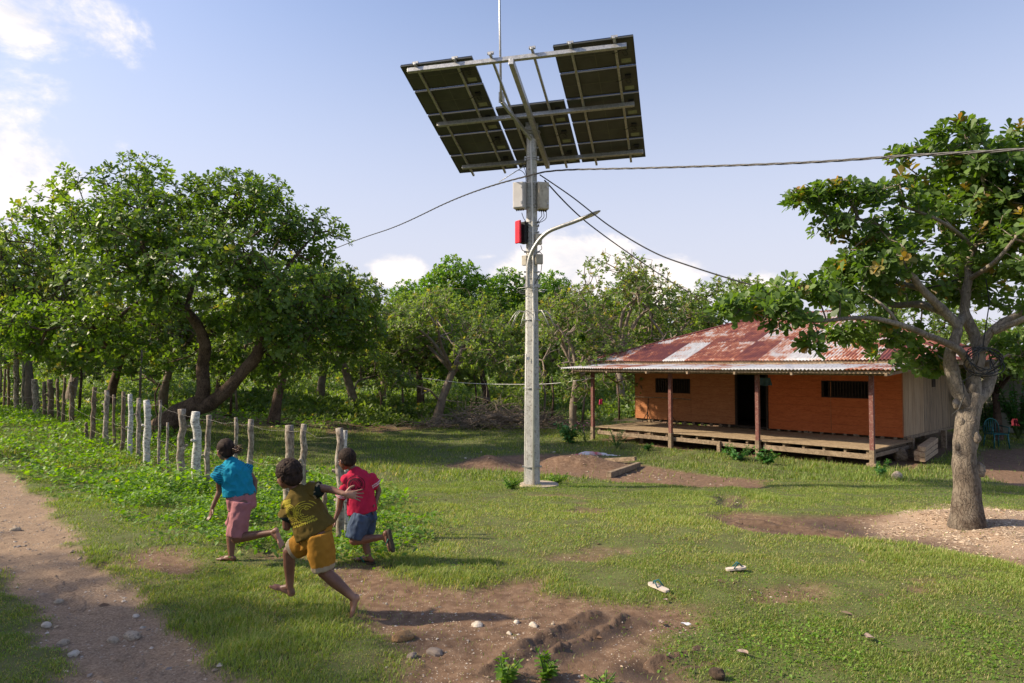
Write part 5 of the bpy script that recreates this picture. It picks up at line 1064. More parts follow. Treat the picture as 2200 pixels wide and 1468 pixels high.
# ---- orchard trees behind, three kinds, each with its own trunk and crown
def proto(seed, H=6.5, Wd_=4.0, leaf=.24, ntips=1500, lean=0, mat=None, bark=None, alt=.06, thr=-.3, bare=0, name='cashew_tree', low=.28, dead=0, k=7, up=False):
    r = random.Random(seed); lim = []; base_ = np.array([0, 0, -.2]); top = np.array([lean, r.uniform(-.3, .3), H*.36]); lim.append(([base_, np.array([lean*.35, 0, H*.14]), top], .21, .15)); lobes = []
    nb_ = 6
    for i in range(nb_):
        a = i*2*PI/nb_+r.uniform(-.4, .4); R_ = Wd_*r.uniform(.42, .62); e = top+np.array([math.cos(a)*R_, math.sin(a)*R_, H*r.uniform(.12, .38)]); md = top+(e-top)*.5+np.array([r.uniform(-.4, .4), r.uniform(-.4, .4), r.uniform(-.1, .6)])
        lim.append(([top+(0, 0, -.1), md, e], .10, .035)); lobes.append((e, np.array([Wd_*.36, Wd_*.36, H*.17])*r.uniform(.85, 1.15)))
        lobes.append((top+np.array([math.cos(a+.5)*Wd_*.78, math.sin(a+.5)*Wd_*.78, H*r.uniform(-.12, .12)]), np.array([Wd_*.28, Wd_*.28, H*.14])*r.uniform(.8, 1.2)))
    lobes.append((top+np.array([0, 0, H*.46]), np.array([Wd_*.55, Wd_*.55, H*.18]))); lobes.append((top+np.array([Wd_*.3, 0, H*.34]), np.array([Wd_*.5, Wd_*.5, H*.2])))
    return make_tree(name, 'x', 'tree', lim, lobes, ntips, leaf, k, mat or M_leafB, bark or M_bark, seed, thr=thr, shell=.5, step=.5, twig=.009, alt=alt, dead=dead, nside=4, T=LEAF6, TF=LEAFF, fq=.8, spread=(.4, 1.3))
PA = proto(101, 6.5, 4.0, .20, 2200, .5, dead=.08, thr=-.15); PB = proto(102, 6.0, 3.6, .19, 1800, -.8, dead=.25, alt=.10, thr=-.12, bark=M_twig); PC = proto(103, 7.0, 3.4, .18, 1700, .2, dead=.4, alt=.12, bark=M_twig, thr=-.1)
PD = proto(104, 11.0, 4.2, .34, 2600, .3, mat=M_leafF, alt=.25, name='forest_tree')
OT = [  # proto, base px, base distance, scale, rot, label
    (PA, 588, 25, .95, 0.3, 'orchard tree with a dark leaning trunk just right of the big leaning cashew'),
    (PA, 905, 33, .92, 1.9, 'orchard tree whose upright trunk shows above the brush pile near the middle'),
    (PB, 935, 29, .98, 3.3, 'orchard tree with a trunk leaning right, nearest left of the solar pole'),
    (PB, 770, 31, 1.05, .6, 'orchard tree with a short forked dark trunk between the big cashew and the brush pile'),
    (PA, 1050, 36, .95, 2.7, 'leafy orchard tree rising behind the brush pile just left of the solar pole'),
    (PC, 1232, 26, .80, 4.2, 'thin leaved orchard tree with bare grey limbs beside the left veranda post'),
    (PC, 1330, 35, 1.2, .4, 'tall olive green tree rising over the left end of the rusted roof'),
    (PB, 1440, 40, 1.25, 5.1, 'olive tree crown standing behind the middle of the rusted roof'),
    (PA, 1180, 42, 1.0, 3.9, 'dense tree filling the gap behind the solar pole on its right'),
    (PC, 690, 36, 1.1, 5.6, 'pale twigged orchard tree behind the right flank of the big cashew'),
    (PA, 470, 33, 1.1, 1.2, 'orchard tree seen under the big cashew between its two stems'),
    (PB, 350, 31, .95, 2.4, 'orchard tree with a leaning trunk seen under the left half of the big cashew'),
    (PA, 235, 29, .95, .2, 'orchard tree standing right behind the dark middle fence posts'),
    (PC, 60, 25, .95, 1.4, 'sparse greyish tree at the far left edge with sky showing through it'),
    (PA, -60, 23, 1.05, 2.0, 'tree cut off by the left edge with a bent reddish trunk'),
    (PB, 150, 36, 1.1, 4.6, 'shaded orchard tree far back on the left between two fence posts'),
    (PB, 820, 42, 1.1, 2.2, 'far orchard tree filling the gap right of the big cashew'),
    (PA, 1560, 44, 1.25, 4.9, 'far tree mostly hidden by the ridge of the rusted roof'),
    (PA, 2140, 22.5, .62, 1.0, 'small bright tree with a pale forked trunk behind the plastic chair'),
    (PA, 2010, 32, .95, 3.0, 'dark tree behind the right end of the wooden house'),
    (PB, 1800, 38, .9, .9, 'tree standing directly behind the wooden house'),
    (PB, 2330, 30, .9, 5.0, 'tree at the far right edge behind the neighbouring house'),
    (PD, 975, 56, 1.02, .3, 'tallest forest tree with yellow green top left of the solar pole'),
    (PD, 1095, 60, .98, 2.1, 'forest tree whose bright crown touches the left side of the solar pole'),
    (PD, 1180, 62, .98, 4.0, 'forest tree with bright crown just right of the solar pole'),
    (PD, 1245, 66, .85, 5.0, 'darker low forest tree at the right end of the tall group'),
    (PD, 880, 62, .88, 1.2, 'forest tree half hidden left of the tallest forest tree'),
    (PD, 1500, 70, .80, 3.1, 'distant tree whose top shows above the olive crowns left of the cables'),
    (PD, 1340, 66, .92, 2.0, 'distant tree beyond the olive tree over the left end of the roof')]
OT += [(PC, None, (-13, 1.2), 1.35, 1., 'tall tree out of view on the left whose shade falls over the road'), (PC, None, (-10.5, 4.0), .95, 2., 'tree out of view left of the running children that shades them'), (PD, None, (-16, -2.5), .95, 3., 'tall tree out of view behind the viewer on the left'), (PC, None, (-9.5, -1.0), 1.2, 5., 'tree out of view beside the viewer on the left')]
used = set()
def children_all(o): return list(o.children)
for (pr, px, d, sc_, rot, lab) in OT:
    o = pr if pr.name not in used else copy_tree(pr)
    used.add(pr.name)
    if px is None: x, d = d
    else: x = (px-1100)/FPX*d*1.0
    z = float(hz(x, d)) if d < 35 else float(base_h(x, d))
    o.location = (x, d, z-.05); o.rotation_euler = (0, 0, rot); o.scale = (sc_, sc_, sc_); o['label'] = lab; o['group'] = 'forest trees beyond the orchard' if pr is PD else 'orchard trees behind the lawn'
# bushes closing the back of the orchard: one dense mass of undergrowth
def leafcloud(n, zone_, size, seed, hfun, yr, k=1, alt=.05):
    r = np.random.default_rng(seed); y = yr[0]+(yr[1]-yr[0])*r.random(n); x = (r.random(n)*2-1)*(.8*y+3); h = hfun(x, y); kk = r.random(n) < np.clip(h*2, 0, 1)*zone_(x, y); x, y, h = x[kk], y[kk], h[kk]; m = len(x)
    z = base_h(x, y)+h*r.random(m)**.8; O = np.stack([x, y, z], -1); D = nrm(np.stack([r.normal(0, .5, m), r.normal(-.3, .5, m), np.ones(m)*.7], -1)); tn = np.clip(.4+.6*fbm2(x*.8+z, y*.8, seed, 3)+r.normal(0, .1, m), 0, 1)
    return rosettes(O, D, size, 4, r, tn, (r.random(m) < alt)*1., (.5, 1.5), LEAF6, LEAFF)
hf = lambda x, y: np.clip(.35+1.5*fbm2(x*.25, y*.25, 60, 4)+1.3*sst(36, 48, y)+1.4*sst(4, 9, x)*sst(30, 36, y), 0, 3.6)*sst(27+2*vn2(x*.3, y*0, 4), 31, y)
v, f, c = leafcloud(75000, lambda x, y: 1, .24, 70, hf, (27, 52)); tag(link('undergrowth', mkmesh('undergrowth', v, f, c, mats=[M_leafB])), 'dense bushes and undergrowth closing the back of the orchard', 'undergrowth', kind='stuff')
hf2 = lambda x, y: 5.5+2.2*fbm2(x*.08, y*.08, 61, 4)
v, f, c = leafcloud(60000, lambda x, y: 1, .75, 71, hf2, (70, 95)); tag(link('distant_woodland', mkmesh('distant_woodland', v, f, c, mats=[M_leafF])), 'far woodland closing the view behind the orchard', 'woodland', kind='stuff')
# thin upright stems under the trees
r = random.Random(12)
LABST = [(505, 826, 30), (520, 800, 31), (398, 790, 32), (690, 770, 30), (722, 815, 28), (905, 900, 34), (1095, 840, 33), (1170, 820, 33), (1248, 850, 30), (880, 815, 34)]
for i, (px, py, d) in enumerate([(497, 0, 27), (512, 0, 28), (172, 0, 25), (302, 0, 26), (820, 0, 30), (868, 0, 33), (1022, 0, 32), (1168, 0, 30), (1185, 0, 31), (1250, 0, 29), (1330, 0, 31)]):
    x = (px-1100)/FPX*d; z = float(base_h(x, d)); m = MB(); h = 1.9+r.random()*1.3; m.tube([(x, d, z-.1), (x+r.uniform(-.1, .1), d, z+h*.5), (x+r.uniform(-.2, .2), d, z+h)], [.055, .045, .035], 7, jit=.1, seed=i)
    LB = ['thin pale stem nearest right of the leaning cashew trunk', 'second thin stem right of the leaning cashew trunk', 'dark thin stem standing behind the darkest fence posts', 'thin pale stem leaning under the left half of the big cashew', 'thin stem between the two leaning trunks left of the brush pile', 'thin brown stem left of the brush pile', 'thin dark stem rising out of the brush pile', 'thin pale stem right behind the solar pole on its right side', 'slim brown stem a little right of the solar pole', 'thin stem beside the left corner of the veranda roof', 'thin dark stem seen through the veranda left of the orange wall']
    o = m.build('sapling', M_twig if i % 2 else M_bark); setorigin(o, (x, d, z)); tag(o, LB[i], 'sapling', 'thin stems under the orchard trees')
# brush pile and logs
r = np.random.default_rng(3); n = 900; cx_, cy_ = (1060-1100)/FPX*27, 27.0
X0 = r.normal(0, 1, n)*1.5+cx_+.3; Y0 = cy_+r.normal(0, .6, n); Z0 = base_h(X0, Y0)+np.abs(r.normal(0, .28, n))*np.exp(-((X0-cx_)/2.2)**2)*1.6+.05
dd = nrm(np.stack([r.normal(0, 1, n), r.normal(0, .6, n), r.normal(.1, .35, n)], -1)); L_ = .25+.9*r.random(n); A = np.stack([X0, Y0, Z0], -1); Bq = A+dd*L_[:, None]*.5; C_ = Bq+nrm(dd+r.normal(0, .4, dd.shape))*L_[:, None]*.5
m = MB(); v, f = sticks(A, Bq, np.full(n, .014), np.full(n, .010), 4); m.add(v, f); v, f = sticks(Bq, C_, np.full(n, .010), np.full(n, .005), 4); m.add(v, f); m.tube([(cx_-1.2, cy_, base_h(cx_, cy_)+.2), (cx_+.2, cy_-.3, base_h(cx_, cy_)+.5), (cx_+1.0, cy_-.2, base_h(cx_, cy_)+.25)], [.13, .11, .06], 10, jit=.2)
tag(m.build('brush_pile', M_twig), 'tangled heap of dry grey branches on the orchard edge behind the solar pole', 'brush pile')
for (a, b, ra, lab) in [((1235, 899), (1325, 893), .05, 'long thin pale log lying right of the solar pole at the orchard edge'), ((1075, 905), (1128, 893), .07, 'pale branch stub lying just left of the solar pole foot in the distance'), ((700, 868), (790, 874), .06, 'dark branch lying on the orchard floor left of the trunks')]:
    A1, B1 = G(*a)+(0, 0, .06), G(*b)+(0, 0, .07); m = MB(); m.tube(np.linspace(A1, B1, 8), ra, 8, jit=.2); o = m.build('fallen_branch', M_twig); setorigin(o, A1); tag(o, lab, 'branch')
# ------------------------------------------------------------ fence posts and barbed wire
M_lich = surf('lichen_bark', (.17, .13, .095, 1), (.42, .37, .30, 1), 16, .9, c3=(.09, .08, .06, 1), scale2=30, bump=.8, bdist=.01, stretch=(1, 1, .6), lo=.38, hi=.6)
M_white = surf('white_lichen_bark', (.34, .33, .29, 1), (.60, .59, .54, 1), 14, .9, c3=(.14, .12, .10, 1), scale2=22, bump=.7, bdist=.01, stretch=(1, 1, 2.2), lo=.32, hi=.55)
M_brown = surf('brown_post_bark', (.10, .070, .045, 1), (.20, .145, .095, 1), 16, .9, c3=(.28, .25, .2, 1), scale2=30, bump=.8, bdist=.01, stretch=(1, 1, .5))
FP = [  # px, top py, base py, width px, lean px, material, dist, label
    (2, 783, 832, 5, 1, M_brown, 31, 'thin brown fence post cut by the left edge of the view, farthest along the fence'),
    (10, 786, 838, 5, -2, M_brown, 29.5, 'second fence post from the left edge, thin and brown'),
    (19, 785, 842, 6, 2, M_brown, 28.2, 'third fence post from the left edge, crooked and brown'),
    (36, 735, 857, 11, 1, M_lich, 25.8, 'tall mottled fence post below the bent reddish trunk at far left'),
    (50, 770, 868, 6, -1, M_lich, 24.6, 'slim pale fence post just right of the tall mottled one at far left'),
    (77, 815, 891, 13, 6, M_lich, 23, 'thick leaning lichen fence post, first thick one right of the far left group'),
    (95, 820, 890, 8, 2, M_brown, 22.2, 'short brown fence post between two thick posts at left'),
    (110, 816, 901, 13, 4, M_brown, 21.4, 'thick forked brown fence post at left with bark stripped'),
    (125, 814, 899, 7, 2, M_brown, 20.8, 'slim straight brown fence post right of the thick forked one'),
    (137, 812, 901, 7, -5, M_brown, 20.2, 'thin fence post whose top leans right, beside the darkest post'),
    (154, 821, 916, 10, 0, M_brown, 19.4, 'dark upright fence post standing apart at the left of a gap'),
    (186, 908, 948, 7, 0, M_brown, 17.6, 'low broken fence stub left of the gap middle'),
    (201, 832, 951, 10, -4, M_brown, 17.2, 'dark fence post with lichen middle right of the broken stub'),
    (229, 838, 944, 11, 0, M_lich, 16.8, 'grey brown fence post between the stub post and the thin stick'),
    (245, 848, 954, 6, 1, M_brown, 16.4, 'thin stick fence post left of the first white post'),
    (264, 842, 954, 9, -4, M_brown, 16.0, 'crooked brown fence post touching the first white post'),
    (280, 847, 964, 11, 1, M_white, 15.5, 'first whitish fence post counted from the left, slim and upright'),
    (298, 856, 972, 10, -2, M_lich, 15.0, 'crooked grey fence post between the two white upright ones'),
    (316, 860, 984, 15, 2, M_white, 14.4, 'thick white banded fence post left of the leaning trunk'),
    (343, 860, 992, 7, -3, M_lich, 13.8, 'thin grey fence post standing in front of the leaning trunk'),
    (360, 908, 985, 6, 0, M_lich, 13.4, 'short thin stake just left of the pair of thick pale posts'),
    (390, 879, 1010, 17, -2, M_lich, 12.6, 'thick flat topped pale fence post, left one of the big pair'),
    (421, 885, 1020, 20, 1, M_white, 11.8, 'widest white banded fence post, right one of the big pair'),
    (447, 892, 1028, 12, -4, M_lich, 11.0, 'slim lichen post just left of the girl in the turquoise shirt'),
    (507, 897, 1000, 9, 0, M_lich, 10.4, 'slim grey post seen above the head of the girl in turquoise'),
    (538, 901, 1035, 13, -3, M_lich, 9.8, 'knotty pale post to the right of the girl in the turquoise shirt'),
    (619, 914, 1075, 22, -3, M_lich, 8.9, 'thick gnarled post rising behind the head of the boy in olive'),
    (652, 912, 1080, 15, -3, M_lich, 8.7, 'slimmer pale post right of the gnarled one behind the boy in olive'),
    (697, 1060, 1122, 13, 1, M_brown, 7.6, 'short dark stub between the boy in olive and the boy in red'),
    (731, 920, 1148, 20, 4, M_lich, 7.3, 'nearest tall fence post with sprouting top behind the boy in red'),
    (743, 925, 1140, 11, 3, M_white, 7.5, 'slim whitish post pressed against the nearest tall post')]
PT = []
for i, (px, t_, b_, w_, ln_, mt, d, lab) in enumerate(FP):
    top = P(px-ln_*.5, t_, d); x, y = P(px+ln_*.5, b_, d)[:2]; z = float(hz(x, y)); r0 = w_/FPX*d/2*.88; r_ = random.Random(i)
    zt_ = max(top[2], z+.3); n = 9; pts = []; rad = []
    for k in range(n):
        q = k/(n-1); pts.append((x+(top[0]-x)*q+r_.uniform(-.32, .32)*r0*(0 < k < n-1)*1.3, y+r_.uniform(-.2, .2)*r0, z-.12+(zt_-z+.12)*q)); rad.append(r0*(1.08-.12*q)*(1+r_.uniform(-.08, .1)))
    m = MB(); m.tube(pts, rad, 12, jit=.16, seed=i*3)
    for kk in range(2 if w_ > 9 else 1):     # branch stubs
        q = r_.uniform(.35, .85); a = r_.uniform(0, 6.28); c = np.array(pts[int(q*(n-1))]); e = np.array([math.cos(a), math.sin(a), .35]); m.tube([c, c+e*r0*1.5, c+e*r0*1.9], [r0*.5, r0*.4, r0*.3], 7, jit=.2, seed=i)
    o = m.build('fence_post', mt); setorigin(o, (x, y, z)); tag(o, lab, 'fence post', 'rough posts of the barbed wire fence'); PT.append((px, np.array(pts[-1]), np.array([x, y, z]), r0))
M_wire = surf('barbed_wire_steel', (.14, .12, .10, 1), (.30, .28, .25, 1), 40, .5, .6, bump=0)
def bwire(frac, label, skip=()):
    m = MB(); r_ = random.Random(int(frac*100)); prev = None; key = [p_ for p_ in PT if p_[0] not in skip]
    for (px, t_, b_, r0) in key:
        c = b_+(t_-b_)*min(.97, frac*(1.0/max(np.linalg.norm(t_-b_), .5))) if frac < .9 else b_+(t_-b_)*.94
        c = c+np.array([0, -r0*1.05, 0])
        if prev is not None:
            L_ = np.linalg.norm(c-prev); n = max(6, int(L_/.12)); q = np.linspace(0, 1, n); pts = prev+(c-prev)*q[:, None]; pts[:, 2] -= .045*L_*4*q*(1-q)*.6*r_.uniform(.2, 1.4)+0; pts[:, 2] += .012*vn2(q*9, q*0, n); m.tube(pts, .0015+.0006*max(0, (b_[1]-9)/6), 5)
            for k in range(1, n-1):
                if k % 2: e = np.array([r_.uniform(-1, 1), r_.uniform(-1, 1), r_.uniform(-1, 1)])*.018; m.tube([pts[k]-e, pts[k], pts[k]+e], .002, 4)
        prev = c
    o = m.build('barbed_wire', M_wire); setorigin(o, key[0][2]); tag(o, label, 'barbed wire', 'barbed wire strands of the fence')
bwire(1.0, 'topmost barbed wire strand running along the tops of the fence posts', (186, 360, 697, 743, 10, 95)); bwire(.62, 'middle barbed wire strand of the fence', (186, 697, 743, 507)); bwire(.28, 'lowest barbed wire strand of the fence near the weeds', (743, 507, 2, 10, 19))
# ------------------------------------------------------------ people
M_skin, t, p = base('skin'); n_ = noise(t, 9, 5, .6); Lk(t, ramp(t, n_, [(.3, (.085, .036, .020, 1)), (.7, (.135, .060, .034, 1))]), p.inputs['Base Color']); p.inputs['Roughness'].default_value = .48; p.inputs['Specular IOR Level'].default_value = .45
a_ = N(t, 'ShaderNodeAttribute', attribute_name='tone'); s_ = N(t, 'ShaderNodeSeparateColor'); Lk(t, a_.outputs['Color'], s_.inputs[0])
c_ = mixc(t, s_.outputs[0], ramp(t, n_, [(.3, (.125, .054, .032, 1)), (.7, (.20, .095, .058, 1))]), (.36, .19, .125, 1)); Lk(t, c_, p.inputs['Base Color'])
M_hair, t, p = base('black_hair'); n_ = noise(t, 60, 4, .6, stretch=(1, 1, .3)); Lk(t, ramp(t, n_, [(.3, (.012, .009, .008, 1)), (.75, (.060, .038, .028, 1))]), p.inputs['Base Color']); p.inputs['Roughness'].default_value = .75; p.inputs['Specular IOR Level'].default_value = .12; bumpn(t, p, n_, .6, .004)
M_hairb, t, p = base('sunbleached_hair'); n_ = noise(t, 70, 4, .6); Lk(t, ramp(t, n_, [(.3, (.03, .018, .012, 1)), (.75, (.16, .085, .045, 1))]), p.inputs['Base Color']); p.inputs['Roughness'].default_value = .5
M_eyew, t, p = base('eye'); p.inputs['Base Color'].default_value = (.5, .48, .45, 1); p.inputs['Roughness'].default_value = .2
def clothmat(name):
    m, t, p = base(name); a = N(t, 'ShaderNodeAttribute', attribute_name='tone'); n1 = noise(t, 18, 5, .6); n2 = noise(t, 260, 2, .5)
    c = mixc(t, 1.0, a.outputs['Color'], ramp(t, n1, [(.3, (.82, .82, .82, 1)), (.7, (1.08, 1.08, 1.08, 1))]), 'MULTIPLY'); Lk(t, c, p.inputs['Base Color']); p.inputs['Roughness'].default_value = .9; p.inputs['Specular IOR Level'].default_value = .12; bumpn(t, p, n2, .3, .001); return m
M_cloth = clothmat('cotton')
M_print_y = surf('yellow_print', (.40, .33, .02, 1), (.50, .42, .04, 1), 20, .8, bump=0); M_print_k = surf('dark_print', (.02, .006, .01, 1), (.03, .01, .015, 1), 20, .8, bump=0)
M_sole = surf('dark_sole', (.035, .025, .018, 1), (.07, .05, .035, 1), 20, .8, bump=.1); M_strap = surf('green_strap', (.005, .11, .08, 1), (.01, .15, .11, 1), 20, .5, bump=0)
def foot(m, ankle, heel, toe, up, k=1.0):
    a, h, t_ = np.asarray(ankle), np.asarray(heel), np.asarray(toe); f = nrm(t_-h); s_ = nrm(np.cross(f, up)); u = nrm(np.cross(s_, f)); L_ = np.linalg.norm(t_-h)
    m.capsule(a, .024*k, h+u*.022+f*.015, .026*k); m.ell(h+u*.02+f*.02, [f*.030*k, s_*.026*k, u*.027*k]); m.capsule(a+f*.01, .024*k, h+f*L_*.55+u*.022, .021*k)
    ball = h+f*L_*.70+u*.014; m.ell(ball, [f*.045*k, s_*.036*k, u*.016*k]); m.ell(h+f*L_*.42+u*.018, [f*.07*k, s_*.027*k, u*.019*k])
    for i in range(5):
        o = (i-2)*.0145*k; ln = L_*(.30 if i == 0 else .27-.022*i); r_ = (.0105 if i == 0 else .0078-.0004*i)*k; b = h+f*L_*.70+s_*o+u*.010; m.capsule(b, r_*1.1, b+f*ln*.9+u*-.002, r_)
def hand(m, wrist, d, nrm_, spread=.12, curl=.5, k=1.0, thumb=1):
    d = nrm(d); n = nrm(np.asarray(nrm_)-d*np.dot(nrm_, d)); s_ = np.cross(d, n)*thumb; w = np.asarray(wrist)
    m.ell(w+d*.034*k, [d*.040*k, s_*.030*k, n*.0125*k]); m.capsule(w-d*.01, .0165*k, w+d*.02*k, .0165*k); m.ell(w+d*.055*k, [d*.022*k, s_*.031*k, n*.011*k])
    for i, (o, ln) in enumerate(((.022, .044), (.0075, .050), (-.0075, .047), (-.021, .038))):
        b = w+d*.066*k+s_*o*k; a = spread*(1.5-i); q = nrm(d*math.cos(a)+s_*math.sin(a)); r_ = .0068*k
        for j, (fr, cu) in enumerate(((.42, .35), (.32, .8), (.26, 1.15))):
            c_ = curl*cu; dd = q*math.cos(c_)-n*math.sin(c_); e = b+dd*ln*fr*1.25*k; m.capsule(b, r_, e, r_*.9, 10); b = e; r_ *= .92
    b = w+d*.018*k+s_*.022*k; dd = nrm(d*.55+s_*.8-n*.25*curl); e = b+dd*.030*k; m.capsule(b, .0095*k, e, .0082*k, 10); dd = nrm(d*.85+s_*.45-n*.5*curl); m.capsule(e, .0082*k, e+dd*.026*k, .0068*k, 10)
def head(m, c, F, U, k=1.0):
    F = nrm(F); S_ = nrm(np.cross(F, U)); U = np.cross(S_, F); c = np.asarray(c)
    m.ell(c+U*.018*k-F*.008*k, [F*.092*k, S_*.074*k, U*.083*k], 24, 16)                    # skull
    m.ell(c-U*.035*k+F*.030*k, [F*.056*k, S_*.056*k, U*.058*k], 20, 14)                   # face
    m.ell(c-U*.078*k+F*.058*k, [F*.022*k, S_*.026*k, U*.018*k])                           # chin
    m.ell(c-U*.030*k+F*.060*k+S_*.030*k, [F*.022*k, S_*.022*k, U*.022*k]); m.ell(c-U*.030*k+F*.060*k-S_*.030*k, [F*.022*k, S_*.022*k, U*.022*k])
    m.capsule(c+F*.084*k-U*.008*k, .008*k, c+F*.094*k-U*.028*k, .0105*k); 
    for q in (-1, 1): m.ell(c+F*.091*k-U*.031*k+S_*q*.009*k, [F*.007*k, S_*.007*k, U*.006*k])
    m.ell(c+F*.084*k-U*.050*k, [F*.010*k, S_*.022*k, U*.0062*k]); m.ell(c+F*.082*k-U*.059*k, [F*.010*k, S_*.018*k, U*.0065*k])  # lips
    m.ell(c+F*.076*k+U*.014*k, [F*.012*k, S_*.050*k, U*.010*k])                           # brow
    for q in (-1, 1):
        m.ell(c+S_*q*.074*k-U*.012*k-F*.006*k, [F*.018*k+S_*q*.006, S_*.007*k, U*.028*k]); m.ell(c+S_*q*.078*k-U*.012*k-F*.013*k, [F*.006*k, S_*.010*k, U*.022*k])
    return c, F, S_, U
def eyes(parent, c, F, S_, U, k):
    for q in (-1, 1):
        m = MB(); e = c+F*.073*k-U*.004*k+S_*q*.030*k; m.ell(e, [F*.010*k, S_*.012*k, U*.0065*k]); o = m.build('eye', M_eyew, parent); m = MB(); m.ell(e+F*.0075*k, [F*.004*k, S_*.006*k, U*.006*k]); m.build('iris', M_hair, o)
def cloth_obj(name, mb, parent, colfn, folds=.004, seed=0, fdir=(1, 1, 1), vox=.006, it=4, fq=22, mat=None):
    V, Fs, Nn = remesh(mb, vox, it, .6); fd = np.asarray(fdir)*fq
    nz_ = vn3(V[:, 0]*fd[0], V[:, 1]*fd[1], V[:, 2]*fd[2], seed)+.5*vn3(V[:, 0]*fd[0]*2.1, V[:, 1]*fd[1]*2.1, V[:, 2]*fd[2]*2.1, seed+3); rg = 1-np.abs(nz_); V = V+Nn*((rg-.5)*folds+.004)[:, None]
    return link(name, mkmesh(name, V, Fs, col=colfn(V), mats=[mat or M_cloth]), parent), (V, Fs)
def person(name_label, base_, mb, parent_k, palepts):
    root = thing('person', name_label, 'person', base_, 'children running along the track')
    V, Fs, Nn = remesh(mb, .0042, 3, .5); tone = np.zeros(len(V))
    for c, r_, n_ in palepts: tone = np.maximum(tone, np.exp(-(np.linalg.norm(V-c, axis=1)/r_)**4)*np.clip((Nn@nrm(n_))*1.6, 0, 1))
    link('body', mkmesh('body', V, Fs, col=np.stack([tone, 0*tone, 0*tone], -1), mats=[M_skin]), root); return root
def proj_print(name, mat, parent, VF, lines, o, a, b, d, w=.0035, off=.0018):
    # thin printed strokes laid on the cloth: each stroke point (s,t) goes to o+a*s+b*t and is dropped onto the cloth along d
    V, Fs = VF; polys = [tuple(q) for F in Fs for q in F.tolist()]; bv = BVHTree.FromPolygons([tuple(v) for v in V], polys); m = MB()
    for ln, wd in lines:
        ln = np.asarray(ln, float); dd = np.gradient(ln, axis=0); nn = nrm(np.stack([-dd[:, 1], dd[:, 0]], -1))*wd*.8; row = []
        for s_ in (-1, 1):
            for q in ln+nn*s_:
                src = o+a*q[0]+b*q[1]-d*.3; h = bv.ray_cast(Vector(src), Vector(d)); row.append(np.array(h[0])-d*off if h[0] is not None else None)
        k = len(ln)
        for i in range(k-1):
            q4 = [row[i], row[i+1], row[k+i+1], row[k+i]]
            if all(x is not None for x in q4) and max(np.linalg.norm(q4[0]-q4[1]), np.linalg.norm(q4[2]-q4[3])) < .03:
                m.add(q4, np.array([[0, 1, 2, 3]])); m.add([v-(-d)*.0 for v in q4], np.array([[3, 2, 1, 0]])[:, :0]) if False else None
    if m.n: return m.build(name, mat, parent, smooth=False)
arc = lambda cx, cy, r0, r1, a0, a1, n=20: [(cx+r0*math.cos(q), cy+r1*math.sin(q)) for q in np.linspace(a0, a1, n)]
def flipflop(parent, heel, toe, up, name='flip_flop', sole=None, strap=None, L0=.19, label=None):
    h, t_ = np.asarray(heel, float), np.asarray(toe, float); f = nrm(t_-h); s_ = nrm(np.cross(f, up)); u = nrm(np.cross(s_, f)); L_ = np.linalg.norm(t_-h)+.02; h = h-f*.012
    pr = [(0, .018), (.06, .027), (.2, .031), (.45, .029), (.7, .037), (.88, .034), (.97, .022), (1, .012)]
    top = [h+f*L_*q+s_*w for q, w in pr]+[h+f*L_*q-s_*w for q, w in pr[::-1]]; n = len(top); V_ = np.array([v-u*.004 for v in top]+[v-u*.020 for v in top]); m = MB()
    k = len(pr); Fq = []
    for i in range(k-1): Fq.append([i, i+1, n-2-i, n-1-i]); Fq.append([n+n-1-i, n+n-2-i, n+i+1, n+i])
    for i in range(n): j = (i+1) % n; Fq.append([i, n+i, n+j, j])
    m.add(V_, np.array(Fq))
    if parent is None:
        root = thing('flip_flop', label, 'flip flop', tuple(h)); par = root
    else: par = parent
    o = m.build('sole' if parent is None else name, sole or M_sole, par, smooth=False); sharp(o.data) 
    m = MB(); c = h+f*L_*.80
    for q in (-1, 1): m.tube([c-u*.004, c+u*.018-f*.01, h+f*L_*.62+s_*q*.022+u*.034, h+f*L_*.38+s_*q*.032-u*.004], [.005, .006, .006, .005], 7)
    m.build('strap', strap or M_strap, par if parent is None else o); return par if parent is None else o

